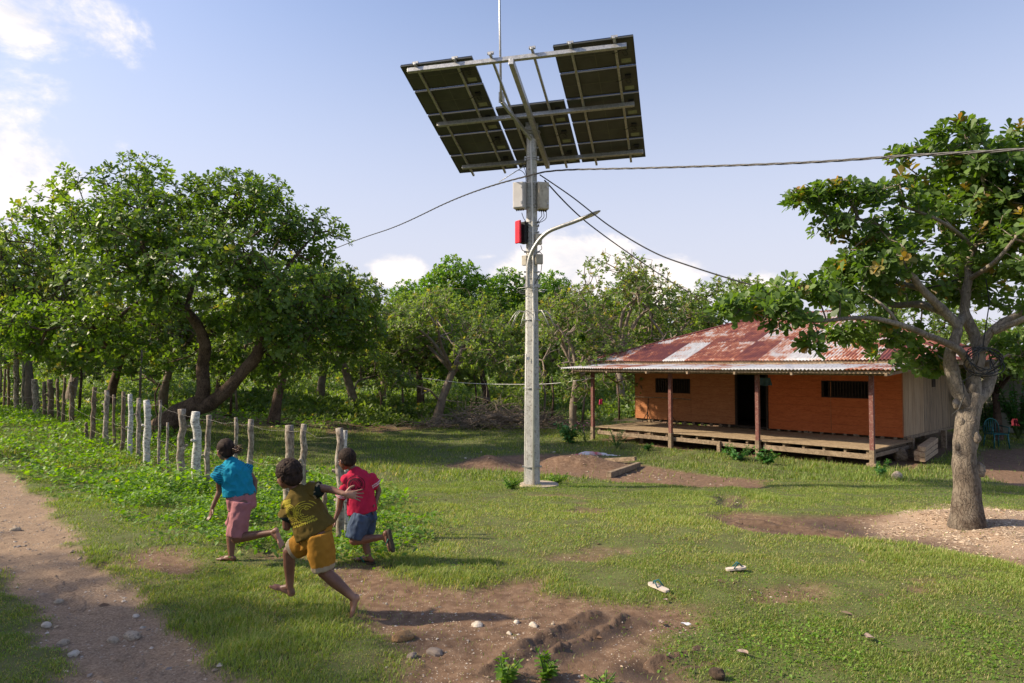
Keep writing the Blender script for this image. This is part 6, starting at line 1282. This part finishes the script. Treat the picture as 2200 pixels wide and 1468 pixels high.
def shirtbase(m, sp, a, b):
    m.capsule(sp[1], .086, sp[2], .094); m.capsule(sp[2], .092, sp[2]+(sp[3]-sp[2])*.75, .062)
    for q in (a, b): m.capsule(sp[2]+(q-sp[2])*.2, .062, sp[2]+(q-sp[2])*.93, .042)
def girl():
    D = float(G(492, 1209)[1]); J = lambda x, y, d=0: P(420+x/4.586, 920+y/4.586, D+d); gz = float(hz(*J(310, 1330)[:2])); k = 1.0
    F = nrm([-.62, .75, -.12]); m = MB()
    sp = [J(470, 720, .0), J(430, 580, -.02), J(385, 430, -.02), J(350, 330, .0)]
    Rt = nrm([.86, .50, .08]); Dp = nrm(np.cross(Rt, (0, 0, 1)))
    for a, b, r0, r1 in ((sp[0], sp[1], .078, .070), (sp[1], sp[2], .070, .080), (sp[2], sp[3], .080, .045)): m.capsule(a, r0, b, r1)
    hc = J(292, 215, .02); c, F, S_, U = head(m, hc, [-.80, .58, -.14], [-.12, 0, 1], .93); m.capsule(J(350, 345, 0), .038, J(312, 270, .02), .036)
    sl_, el, wl_ = J(228, 415, -.06), J(238, 620, -.02), J(165, 790, -.06); sr, er, wr = J(495, 395, .08), J(583, 520, .10), J(588, 640, .06)
    for a, b, c2, nn in ((sl_, el, wl_, 1), (sr, er, wr, -1)):
        m.capsule(sp[2]+(a-sp[2])*.5, .045, a, .036); m.capsule(a, .034, b, .025); m.capsule(b, .026, c2, .0165)
    hand(m, wl_, J(140, 890, -.08)-wl_, [.5, .6, 0], .05, .55, .88, 1); hand(m, wr, J(560, 720, .02)-wr, [-1, 0, 0], .05, .6, .88, -1)
    hipL, kneeL, ankL = J(455, 760, -.07), J(400, 1085, -.10), J(762, 1028, -.16); hipR, kneeR, ankR = J(470, 750, .06), J(350, 1000, .10), J(352, 1275, .05)
    m.capsule(hipL, .070, kneeL, .042); m.capsule(kneeL, .044, kneeL+(ankL-kneeL)*.35, .043); m.capsule(kneeL+(ankL-kneeL)*.35, .043, ankL, .023)
    m.capsule(hipR, .068, kneeR, .042); m.capsule(kneeR, .042, kneeR+(ankR-kneeR)*.35, .042); m.capsule(kneeR+(ankR-kneeR)*.35, .042, ankR, .023)
    hl, tl_ = J(805, 985, -.17), J(868, 1178, -.19); foot(m, ankL, hl, tl_, nrm(np.array([-.9, .3, -.3])))
    hr = np.array([*J(385, 1330, .04)[:2], gz+.004]); tr = np.array([*J(232, 1335, .10)[:2], gz+.004]); foot(m, ankR, hr, tr, (0, 0, 1))
    root = person('barefoot girl running in a turquoise shirt and dusty pink shorts, hair tied back', (hr[0], hr[1], gz), m, k, [((hl+tl_)/2, .11, nrm(np.array([.9, -.4, .3])))])
    eyes(root, c, F, S_, U, .93)
    # hair: cap, bun, wisps
    m = MB(); K = .93; m.ell(c+U*.024*K-F*.018*K, [F*.094*K, S_*.080*K, U*.088*K], 24, 16); m.ell(c-U*.02*K-F*.040*K, [F*.058*K, S_*.072*K, U*.062*K]); cut = c+F*.075
    V, Fs, Nn = remesh(m, .006, 2); V = V+Nn*(.003*vn3(V@S_*120, V@U*30, V@F*30, 4))[:, None]; fwd = (V-c)@F; up_ = (V-c)@U; sh = np.clip((fwd-.045*K-.3*np.clip(up_, -.02, .2))/.02, 0, 1); V = V-Nn*(sh*.014)[:, None]; hair = link('hair', mkmesh('hair', V, Fs, mats=[M_hair]), root)
    m = MB(); bc = J(400, 215, -.02); m.ell(bc, [np.array([.034, 0, 0]), np.array([0, .03, 0]), np.array([0, 0, .030])]); r_ = np.random.default_rng(2)
    for i in range(60):
        d = nrm(np.array([1, -.2, .15])+r_.normal(0, .45, 3)); a = bc+r_.normal(0, .014, 3); L_ = .03+.05*r_.random(); m.tube([a, a+d*L_*.6, a+d*L_+np.array([0, 0, -.015+.02*r_.random()])], [.004, .003, .001], 4)
    m.build('bun', M_hairb, hair)
    m = MB(); st = []
    for q, w, dp in ((J(352, 322, .0), .045, .045), (J(365, 360, -.005), .095, .065), (J(385, 430, -.02), .128, .088), (J(412, 540, -.02), .128, .092), (J(436, 655, -.02), .135, .098)):
        st.append((q, Rt*w, Dp*dp))
    m.loft(st[::-1]); shirtbase(m, sp, sl_, sr)
    slw = J(200, 510, -.07); srw = J(532, 425, .09)
    for a, b, r0, r1 in ((sp[2]+(sl_-sp[2])*.55+(0, 0, .012), slw, .052, .062), (sp[2]+(sr-sp[2])*.6+(0, 0, .012), srw, .050, .054)):
        d = nrm(b-a); x = nrm(np.cross(d, (0, 1, 0))); y = np.cross(d, x); m.loft([(a-d*.02, x*r0*.8, y*r0*.8), (a+(b-a)*.4, x*r0*1.05, y*r0), (b, x*r1, y*r1)])
    def col(V):
        c0 = np.array([.012, .235, .36]); C = np.tile(c0, (len(V), 1)); cen = sp[2]
        for s_, e_ in ((sl_, slw), (sr, srw)):
            d = nrm(e_-s_); tt = (V-s_)@d; off = np.linalg.norm((V-s_)-tt[:, None]*d, axis=1); side = np.sign((s_-cen)@Rt); on = (((V-cen)@Rt)*side > .080) & (off < .085); st_ = on & ((np.mod(tt+.2, .019)) < .006); C[st_] = (.01, .05, .09)
        return C
    cloth_obj('shirt', m, root, col, .012, 3, (1, 1, .8), fq=17)
    m = MB(); a = J(436, 655, -.02); m.loft([(J(445, 640, -.02), Rt*.118, Dp*.085), (J(455, 700, -.02), Rt*.122, Dp*.095), (J(462, 790, -.01), Rt*.118, Dp*.098)])
    for hp, kn, f1, r0, r1 in ((hipL, kneeL, .94, .080, .088), (hipR, kneeR, .86, .078, .068)):
        d = nrm(kn-hp); x = nrm(np.cross(d, (0, 1, 0))); y = np.cross(d, x); e = hp+(kn-hp)*f1; m.loft([(hp-d*.03, x*r0, y*r0), (hp+(e-hp)*.5, x*r0*1.02, y*r0), (e, x*r1, y*r1*.8)])
    cloth_obj('shorts', m, root, lambda V: np.tile([.36, .155, .165], (len(V), 1)), .012, 8, (1, 1, .7), fq=16)
    m = MB(); q = J(448, 648, -.02); m.loft([(q-(0, 0, .012), Rt*.121, Dp*.089), (q+(0, 0, .012), Rt*.119, Dp*.087)]); cloth_obj('waistband', m, root, lambda V: np.tile([.06, .10, .11], (len(V), 1)), .002, 8)
def olive_boy():
    D = float(G(758, 1327)[1]); J = lambda x, y, d=0: P(570+x/3.863, 970+y/3.863, D+d); m = MB()
    sp = [J(435, 700, 0), J(365, 560, 0), J(300, 420, 0), J(262, 325, 0)]; Rt = nrm([.62, .55, .52]); ax = nrm(sp[2]-sp[0]); Rt = nrm(Rt-ax*np.dot(Rt, ax)); Dp = nrm(np.cross(ax, Rt)); K = 1.0
    for a, b, r0, r1 in ((sp[0], sp[1], .080, .075), (sp[1], sp[2], .075, .085), (sp[2], sp[3], .08, .045)): m.capsule(a, r0, b, r1)
    hc = J(190, 195, .0); c, F, S_, U = head(m, hc, [-.84, .50, -.18], [-.20, 0, 1], K); m.capsule(J(275, 345, 0), .040, J(220, 265, 0), .037)
    sl_, el, wl_ = J(178, 450, -.03), J(178, 625, -.02), J(235, 545, .12); sr, er, wr = J(385, 290, .02), J(545, 318, -.02), J(655, 352, -.05)
    for a in (sl_, sr): m.capsule(sp[2]+(a-sp[2])*.5, .046, a, .037)
    m.capsule(sl_, .035, el, .030); m.capsule(el, .030, wl_, .019); m.capsule(sr, .034, er, .026); m.capsule(er, .027, wr, .018)
    hand(m, wl_, [.4, .6, .3], [0, 0, 1], .05, 1.2, .9, 1); hand(m, wr, J(760, 362, -.05)-wr, [.05, -1, .15], .22, .12, 1.05, -1)
    hipF, kneeF, ankF = J(375, 735, .08), J(195, 830, .12), J(205, 1130, .14); hipB, kneeB, ankB = J(445, 720, -.05), J(490, 1000, -.05), J(735, 1218, -.03)
    m.capsule(hipF, .070, kneeF, .043); m.capsule(kneeF, .043, kneeF+(ankF-kneeF)*.35, .042); m.capsule(kneeF+(ankF-kneeF)*.35, .042, ankF, .025)
    m.capsule(hipB, .075, kneeB, .047); m.capsule(kneeB, .046, kneeB+(ankB-kneeB)*.35, .045); m.capsule(kneeB+(ankB-kneeB)*.35, .045, ankB, .026)
    hf_, tf = J(225, 1205, .14), J(50, 1118, .17); foot(m, ankF, hf_, tf, nrm([.25, 0, 1])); hb_, tb_ = J(782, 1205, -.03), J(728, 1372, -.04); foot(m, ankB, hb_, tb_, nrm([-.95, .1, .05]))
    gb = float(hz(tb_[0], tb_[1])); root = person('barefoot boy mid stride in an olive printed shirt and mustard shorts, one arm flung back', (tb_[0], tb_[1], gb), m, 1, [((hb_+tb_)/2, .12, nrm(np.array([.9, -.5, 0]))), ((hf_+tf)/2, .12, (0, -.2, -1)), (wr+(wr-er)*.3, .10, (0, -1, 0))]); eyes(root, c, F, S_, U, K)
    m = MB(); m.ell(c+U*.026-F*.016, [F*.090, S_*.078, U*.084], 24, 16); m.ell(c-U*.02-F*.045, [F*.062, S_*.076, U*.066]); r_ = np.random.default_rng(4)
    for i in range(1100):
        d = nrm(r_.normal(size=3)); q = c+U*.026-F*.016+(d@np.array([F*0, U*0, S_*0]))*0+(F*(d[0]*.092)+S_*(d[1]*.081)+U*(d[2]*.087)); ff = (q-c)@F; uu_ = (q-c)@U
        if ff > .030+.42*max(uu_, -.02) or uu_ < -.075: continue
        m.ell(q, np.eye(3)*(.006+.006*r_.random()), 6, 4)
    V, Fs, Nn = remesh(m, .0038, 1); sh = np.clip((((V-c)@F)-.040-.42*np.clip((V-c)@U, -.02, .2))/.02, 0, 1); V = V-Nn*(sh*.022)[:, None]; link('hair', mkmesh('hair', V, Fs, mats=[M_hair]), root)
    m = MB(); st = [(J(262, 318, 0), Rt*.05, Dp*.045), (J(275, 355, 0), Rt*.10, Dp*.062), (J(300, 425, 0), Rt*.128, Dp*.088), (J(355, 545, 0), Rt*.125, Dp*.092), (J(425, 668, 0), Rt*.146, Dp*.122)]; m.loft(st[::-1]); shirtbase(m, sp, sl_, sr)
    slw, srw = J(170, 560, -.03), J(462, 308, .0)
    for a, b, r0, r1 in ((sp[2]+(sl_-sp[2])*.55, slw, .050, .058), (sp[2]+(sr-sp[2])*.6, srw, .050, .047)):
        d = nrm(b-a); x = nrm(np.cross(d, (0, 1, 0))); y = np.cross(d, x); m.loft([(a-d*.02, x*r0*.8, y*r0*.8), (a+(b-a)*.45, x*r0*1.1, y*r0*1.05), (b, x*r1, y*r1)])
    def col(V):
        C = np.tile([.115, .078, .018], (len(V), 1)); r_ = np.random.default_rng(1)
        for s_, e_ in ((sl_, slw), (sr, srw)):
            d = nrm(e_-s_); tt = (V-e_)@d; off = np.linalg.norm((V-e_)-tt[:, None]*d, axis=1); on = (tt > -.022) & (off < .075); C[on] = (.012, .020, .016); sp_ = on & (vn3(V[:, 0]*55, V[:, 1]*55, V[:, 2]*55, 2) > .35) & (tt < -.004); C[sp_] = (.36, .28, .16)
        return C
    sh_, VF = cloth_obj('shirt', m, root, col, .011, 13, (1, 1, 1), fq=15)
    o = J(318, 480, 0); a = nrm(Rt); b = ax; d = nrm(np.array([0, 1, 0])); a = nrm(np.array([.93, 0, .33])); b = nrm(np.array([-.36, 0, .93])); L_ = []
    for i in range(3):
        for j in range(6): L_.append((arc(-.088+j*.010+i*.003, .052+i*.012, .0042, .0042, 0, 6.3, 9), .0022))
    for i in range(6): L_.append(([(-.02+i*.013, .03), (-.005+i*.016, .085-.004*i)], .0026)); L_.append(([(-.02, .034+i*.010), (.075, .030+i*.011)], .0022))
    for r0 in (.022, .032, .043, .055): L_.append((arc(.03, -.01, r0*1.2, r0, .3, 5.2, 22), .0026)); L_.append((arc(-.045, .01, r0*.6, r0*.8, 0, 6.28, 18), .0024))
    rr = random.Random(6)
    for row, (y0, n) in enumerate(((-.052, 12), (-.070, 13))):
        for i in range(n):
            x0 = -.075+i*.0125; L_.append(([(x0+rr.uniform(-.002, .002), y0), (x0+rr.uniform(-.001, .004), y0+.012)], .0034)); L_.append(([(x0, y0+rr.uniform(0, .012)), (x0+.008, y0+rr.uniform(0, .012))], .0028))
    for i in range(5): L_.append((arc(rr.uniform(-.04, .06), rr.uniform(-.03, .03), .012, .009, 0, 5, 12), .0024))
    proj_print('shirt_print', M_print_y, sh_, VF, [([(x*1.15, y*1.35) for x, y in l], w) for l, w in L_], o, a, b, d)
    q = J(160, 500, -.03); proj_print('sleeve_print', M_print_y, sh_, VF, [([(-.016, i*.012), (.018, i*.012+.003)], .006) for i in range(-1, 3)], q, np.array([1., 0, 0]), np.array([0, 0, 1.]), d)
    m = MB(); m.loft([(J(428, 640, 0), Rt*.112, Dp*.092), (J(430, 690, 0), Rt*.118, Dp*.100), (J(415, 760, .01), Rt*.112, Dp*.095)])
    for hp, kn, f1, r0, r1 in ((hipF, kneeF, .84, .080, .068), (hipB, kneeB, .93, .090, .076)):
        d = nrm(kn-hp); x = nrm(np.cross(d, (0, 1, 0))); y = np.cross(d, x); e = hp+(kn-hp)*f1; m.loft([(hp-d*.03, x*r0, y*r0), (hp+(e-hp)*.5, x*r0*1.02, y*r0), (e, x*r1, y*r1)])
    def col2(V):
        C = np.tile([.34, .165, .024], (len(V), 1))
        for hp, kn, f1 in ((hipF, kneeF, .84), (hipB, kneeB, .93)):
            d = nrm(kn-hp); e = hp+(kn-hp)*f1; tt = (V-e)@d; off = np.linalg.norm((V-e)-tt[:, None]*d, axis=1); C[(tt > -.034) & (off < .10)] = (.36, .29, .20)
        return C
    so_, VF2 = cloth_obj('shorts', m, root, col2, .010, 18, (1, 1, .8), fq=16)
    proj_print('shorts_print', M_print_k, so_, VF2, [(arc(0, 0, .018, .024, 0, 6, 16), .003), (arc(.004, .004, .008, .012, 0, 6, 12), .003), ([(-.012, -.02), (.014, .022)], .003)], J(295, 745, 0), np.array([1., 0, 0]), np.array([0, 0, 1.]), np.array([0, 1., 0]))
def red_boy():
    D = float(G(785, 1216)[1]); J = lambda x, y, d=0: P(680+x/4.895, 940+y/4.895, D+d); m = MB(); gz = float(hz(*J(500, 1350)[:2]))
    sp = [J(500, 830, 0), J(475, 650, 0), J(445, 470, 0), J(400, 355, 0)]; Rt = nrm([.90, .42, .10]); ax = nrm(sp[2]-sp[0]); Rt = nrm(Rt-ax*np.dot(Rt, ax)); Dp = nrm(np.cross(ax, Rt)); K = .95
    for a, b, r0, r1 in ((sp[0], sp[1], .078, .072), (sp[1], sp[2], .072, .082), (sp[2], sp[3], .08, .043)): m.capsule(a, r0, b, r1)
    hc = J(318, 232, .0); c, F, S_, U = head(m, hc, [-.78, .60, -.20], [-.16, 0, 1], K); m.capsule(J(415, 375, 0), .038, J(352, 290, 0), .036)
    sl_, el, wl_ = J(300, 440, -.04), J(240, 740, -.02), J(195, 865, -.05); sr, er, wr = J(590, 425, .06), J(655, 560, .08), J(620, 700, .02)
    for a in (sl_, sr): m.capsule(sp[2]+(a-sp[2])*.5, .045, a, .036)
    m.capsule(sl_, .034, el, .025); m.capsule(el, .026, wl_, .017); m.capsule(sr, .034, er, .026); m.capsule(er, .026, wr, .017)
    hand(m, wl_, J(160, 925, -.06)-wl_, [.6, .6, .2], .03, 1.25, .95, 1); hand(m, wr, J(590, 770, -.02)-wr, [-1, 0, 0], .05, .8, .9, -1)
    hipL, kneeL, ankL = J(465, 850, -.06), J(395, 1085, -.10), J(712, 1045, -.12); hipR, kneeR, ankR = J(540, 850, .06), J(512, 1100, .08), J(555, 1275, .05)
    m.capsule(hipL, .070, kneeL, .042); m.capsule(kneeL, .043, kneeL+(ankL-kneeL)*.35, .040); m.capsule(kneeL+(ankL-kneeL)*.35, .040, ankL, .023); m.capsule(hipR, .068, kneeR, .042); m.capsule(kneeR, .041, ankR, .024)
    hl, tl_ = J(748, 985, -.13), J(790, 1190, -.15); foot(m, ankL, hl, tl_, nrm([-.9, .2, -.25])); hr = np.array([*J(595, 1340, .03)[:2], gz+.024]); tr = np.array([*J(405, 1340, .12)[:2], gz+.024]); foot(m, ankR, hr, tr, (0, 0, 1))
    root = person('boy running in a pink red shirt with a round emblem, denim shorts and flip flops', (hr[0], hr[1], gz), m, 1, []); eyes(root, c, F, S_, U, K)
    flipflop(root, hr, tr, (0, 0, 1)); flipflop(root, hl, tl_+nrm(tl_-hl)*.01, nrm([-.9, .2, -.25]))
    m = MB(); m.ell(c+U*.024*K-F*.014*K, [F*.094*K, S_*.079*K, U*.086*K], 24, 16); m.ell(c-U*.018*K-F*.040*K, [F*.055*K, S_*.070*K, U*.055*K]); V, Fs, Nn = remesh(m, .005, 2); V = V+Nn*(.003*vn3(V[:, 0]*200, V[:, 1]*200, V[:, 2]*200, 4))[:, None]
    sh = np.clip((((V-c)@F)-.045-.42*np.clip((V-c)@U, -.02, .2))/.02, 0, 1); V = V-Nn*(sh*.018)[:, None]; link('hair', mkmesh('hair', V, Fs, mats=[M_hair]), root)
    m = MB(); st = [(J(402, 348, 0), Rt*.046, Dp*.045), (J(415, 380, 0), Rt*.098, Dp*.06), (J(438, 450, 0), Rt*.122, Dp*.086), (J(462, 600, 0), Rt*.120, Dp*.090), (J(485, 785, 0), Rt*.132, Dp*.105)]; m.loft(st[::-1]); shirtbase(m, sp, sl_, sr); slw, srw = J(248, 630, -.03), J(640, 505, .07)
    for a, b, r0, r1 in ((sp[2]+(sl_-sp[2])*.55, slw, .050, .050), (sp[2]+(sr-sp[2])*.55, srw, .050, .050)):
        d = nrm(b-a); x = nrm(np.cross(d, (0, 1, 0))); y = np.cross(d, x); m.loft([(a-d*.02, x*r0*.8, y*r0*.8), (a+(b-a)*.45, x*r0*1.05, y*r0), (b, x*r1, y*r1)])
    def col(V):
        C = np.tile([.46, .022, .060], (len(V), 1))
        for s_, e_ in ((sl_, slw), (sr, srw)):
            d = nrm(e_-s_); tt = (V-e_)@d; off = np.linalg.norm((V-e_)-tt[:, None]*d, axis=1); C[(off < .07) & (((tt > -.018) & (tt < -.009)) | ((tt > -.034) & (tt < -.025)))] = (.62, .52, .52)
        return C
    sh_, VF = cloth_obj('shirt', m, root, col, .010, 23, (1, 1, .7), fq=15)
    m = MB(); q = J(400, 352, 0); a = np.linspace(0, 2*PI, 20); m.tube([q+Rt*.047*math.cos(z_)+Dp*.046*math.sin(z_) for z_ in a], .007, 8); m.build('collar', M_blk, sh_)
    o = J(432, 480, 0); a = nrm(np.array([.98, 0, .06])); b = nrm(np.array([-.10, 0, .99])); L_ = []
    for r0, w in ((.082, .0030), (.066, .0022), (.056, .0045), (.046, .0022)): L_.append((arc(0, 0, r0, r0*.92, -.35, PI+.35, 40), w))
    L_.append((arc(0, .0, .028, .036, .2, 6.0, 24), .0030))
    for i in range(9): L_.append(([(.002+i*.0028, -.034+i*.0016), (.002+i*.0028, .034-i*.0022)], .0032))
    L_ += [([(-.012, -.034), (-.004, -.018), (-.008, -.014)], .0026), ([(-.016, .006), (-.008, .008)], .0024), ([(0, .035), (0, -.035)], .003), ([(-.012, -.022), (-.003, -.022)], .0026)]
    for s_ in (-1, 1): L_.append(([(s_*.050, -.022), (s_*.040, -.030), (s_*.020, -.036)], .006)); L_.append(([(s_*.078, -.030), (s_*.070, -.036)], .004))
    rr = random.Random(4)
    for i in range(16): x0 = -.068+i*.009; L_.append(([(x0, -.052-.02*(x0/.07)**2*-.3), (x0+.004, -.044-.02*(x0/.07)**2*-.3)], .0018))
    L_.append((arc(0, .12, .20, .18, -PI/2-.42, -PI/2+.42, 20), .0016))
    proj_print('emblem_print', M_print_k, sh_, VF, L_, o, a, b, np.array([0, 1., 0]))
    m = MB(); m.loft([(J(485, 770, 0), Rt*.110, Dp*.090), (J(500, 830, 0), Rt*.114, Dp*.095), (J(500, 890, 0), Rt*.112, Dp*.092)])
    for hp, kn, f1, r0, r1 in ((hipL, kneeL, .90, .082, .080), (hipR, kneeR, .62, .070, .070)):
        d = nrm(kn-hp); x = nrm(np.cross(d, (0, 1, 0))); y = np.cross(d, x); e = hp+(kn-hp)*f1; m.loft([(hp-d*.03, x*r0, y*r0), (hp+(e-hp)*.5, x*r0*1.04, y*r0), (e, x*r1, y*r1)])
    def cold(V): f_ = .5+.5*vn3(V[:, 0]*24, V[:, 1]*24, V[:, 2]*10, 5); return np.array([.035, .050, .085])[None]*(1-f_[:, None])+np.array([.085, .115, .17])[None]*f_[:, None]
    cloth_obj('shorts', m, root, cold, .012, 28, (1, 1, .8), fq=18)
girl(); olive_boy(); red_boy()
# loose flip flops and litter
M_cream = surf('cream_sole', (.48, .40, .33, 1), (.58, .50, .42, 1), 20, .8, bump=0); M_tealst = surf('teal_strap', (.005, .07, .08, 1), (.01, .10, .11, 1), 20, .5, bump=0)
a, b = G(1432, 1276), G(1390, 1260); a[2] += .035; b[2] += .05; d = nrm(b-a)*.185; flipflop(None, a, a+d, (0, 0, 1), sole=M_cream, strap=M_tealst, label='cream flip flop with teal strap lying at the edge of the mud')
a, b = G(1562, 1228), G(1597, 1229); a[2] += .03; b[2] += .05; d = nrm(b-a)*.15; flipflop(None, a, a+d, (0, 0, 1), sole=M_cream, strap=M_tealst, label='cream flip flop with teal strap lying farther back on the lawn')
M_paper = surf('paper', (.5, .5, .52, 1), (.62, .62, .64, 1), 9, .8); M_dead = surf('dead_leaf', (.24, .17, .13, 1), (.34, .26, .21, 1), 15, .9)
def scrap(name, label, px, py, r_, mat, seed, sq=(1, .5, .12), cat='litter'):
    g = G(px, py); n = 12; uu, vv = np.meshgrid(np.linspace(-1, 1, n), np.linspace(-1, 1, n)); X = uu*r_*sq[0]*(1-.25*vv**2); Y = vv*r_*sq[1]*(1-.35*uu**2); Z = r_*.22*(vn2(uu*1.7+seed, vv*1.7, seed)+uu**2*.6); V1 = np.stack([X, Y, Z], -1).reshape(-1, 3); V2 = V1-(0, 0, .0015); i = (np.arange(n-1)[:, None]*n+np.arange(n-1)[None]); q = np.stack([i, i+1, i+n+1, i+n], -1).reshape(-1, 4)
    o = link(name, mkmesh(name, np.concatenate([V1, V2]), [np.concatenate([q, q[:, ::-1]+n*n])], mats=[mat])); o.location = (g[0], g[1], g[2]+.03); o.rotation_euler = (0, 0, seed); tag(o, label, cat)
scrap('paper_scrap', 'crumpled white paper scrap in the weeds right of the mud', 1474, 1350, .035, M_paper, 3)
scrap('dead_leaf', 'big curled grey dead leaf in the weeds near the bottom right', 1868, 1378, .035, M_dead, 2, (1, .8, .1), 'leaf')
scrap('dead_leaf', 'curled brown dead leaf at the right rim of the mud', 1420, 1345, .028, M_dead, 5, (1, .7, .1), 'leaf')
scrap('dead_leaf', 'pinkish dead leaf just below the nearer flip flop', 1430, 1296, .02, M_dead, 1, (1, .7, .1), 'leaf')
scrap('dead_leaf', 'broad brown dead leaf left of the root lump near the bottom', 1595, 1410, .035, M_dead, 4, (.8, 1, .1), 'leaf')
scrap('plastic_scrap', 'small white plastic scrap on the grass right of the boy in red', 871, 1139, .03, M_paper, 6)
rock('earth_clod', 'dark torn lump of earth and root at the bottom edge right of the mud', 1540, 1458, .045, surf('earth_clod', (.03, .02, .014, 1), (.09, .06, .04, 1), 20, .95, bump=1), (1, .8, .8), 6, cat='earth clod')
# leafy plants standing on their own
M_pl = leafmat('plant_leaf', (.045, .13, .03, 1), (.09, .22, .05, 1), (.2, .25, .05, 1), .34, .45); M_pink = surf('pink_petal', (.6, .08, .45, 1), (.7, .15, .55, 1), 9, .6, bump=0)
def plant(name, label, px, py, h, wd, size, n, seed, mat=None, ns=7, cat='plant', alt=.05, flowers=0, T=LEAF6, TF=LEAFF):
    g = G(px, py); r = np.random.default_rng(seed); root = thing(name, label, cat, g); A = []; tips = []
    for i in range(ns):
        a = r.random()*6.28; e = g+np.array([math.cos(a)*wd*r.random()**.6, math.sin(a)*wd*r.random()**.6, h*(.45+.6*r.random())]); md = g+(e-g)*.5+np.array([0, 0, h*.08]); A.append((g, md)); A.append((md, e))
        for q in np.linspace(.3, 1, max(2, n//ns)): tips.append((g+(md-g)*q*2 if q < .5 else md+(e-md)*(q*2-1), nrm(e-md+np.array([0, 0, .1]))))
    m = MB(); v, f = sticks(np.array([a[0] for a in A]), np.array([a[1] for a in A]), np.full(len(A), .004+.006*h), np.full(len(A), .003+.003*h), 5); m.add(v, f); m.build('stem', M_weedstem, root)
    O = np.array([t_[0] for t_ in tips]); Dd = np.array([t_[1] for t_ in tips]); v, f, c = rosettes(O, Dd, size, 4, r, .5+.3*r.normal(size=len(O)), (r.random(len(O)) < alt)*1., (.7, 1.5), T, TF); link('foliage', mkmesh('foliage', v, f, c, mats=[mat or M_pl]), root)
    if flowers:
        for i in range(flowers):
            c = O[r.integers(len(O))]+r.normal(0, .04, 3)+(0, 0, .06); m = MB(); m.ell(c, [np.array([.022, 0, 0]), np.array([0, .022, 0]), np.array([0, 0, .008])], 8, 5); m.build('flower', M_pink, root)
M_weedstem = surf('green_stem', (.06, .10, .03, 1), (.10, .14, .04, 1), 20, .7, bump=0)
plant('papaya_seedling', 'broad leaved dark green bush on the lawn left of the veranda', 1222, 952, .62, .42, .17, 60, 1, ns=12)
plant('flowering_plant', 'thin plant with pink flowers beside the left veranda post', 1258, 952, .62, .28, .05, 50, 2, flowers=9, ns=9)
plant('shrub', 'spindly pale shrub in front of the left part of the veranda', 1325, 965, .62, .35, .06, 90, 3, ns=12)
plant('shrub', 'feathery bright green shrub in front of the middle of the veranda', 1583, 988, .38, .42, .10, 90, 4, ns=14)
plant('shrub', 'dark green shrub in front of the third veranda post', 1648, 998, .42, .3, .12, 70, 5, ns=12)
plant('shrub', 'small bright seedling by the veranda between the first two posts', 1390, 968, .22, .16, .10, 30, 6, ns=6)
plant('shrub', 'feathery plant beside the flat rock in front of the right veranda post', 1893, 1024, .34, .22, .08, 70, 7, ns=10)
plant('legume_seedling', 'light green compound leaved seedling at the bottom edge in the mud, right one', 1172, 1462, .17, .09, .055, 34, 8, ns=6, mat=M_weed, T=OVAL)
plant('legume_seedling', 'light green seedling at the bottom edge in the mud, left one', 1085, 1466, .13, .09, .05, 34, 9, ns=6, mat=M_weed, T=OVAL)
plant('legume_seedling', 'low creeping seedling at the bottom edge right of the tallest one', 1300, 1478, .07, .12, .035, 34, 10, ns=7, mat=M_weed, T=OVAL)
plant('shrub', 'tall light green leafy shrub growing over the far left fence posts', 40, 862, 2.3, 1.3, .16, 420, 21, ns=40, mat=M_weed)
plant('shrub', 'bright leafy shrub behind the first thick leaning fence posts at left', 105, 866, 1.3, 1.0, .14, 220, 22, ns=26, mat=M_weed)
plant('shrub', 'leafy green bush in front of the neighbouring house at the right edge', 2188, 945, 2.1, 1.0, .15, 420, 23, ns=40)
plant('shrub', 'lower green bush left of the plastic chair behind the right tree', 2118, 938, 1.5, .5, .12, 200, 24, ns=24)
plant('grass_tuft', 'tall loose grass and weed tuft at the rear left foot of the solar pole slab', 1095, 1050, .22, .25, .06, 90, 11, ns=14, mat=M_weed)
plant('weed_clump', 'clump of broad weeds right of the solar pole slab', 1195, 1040, .2, .25, .06, 90, 12, ns=14, mat=M_weed)
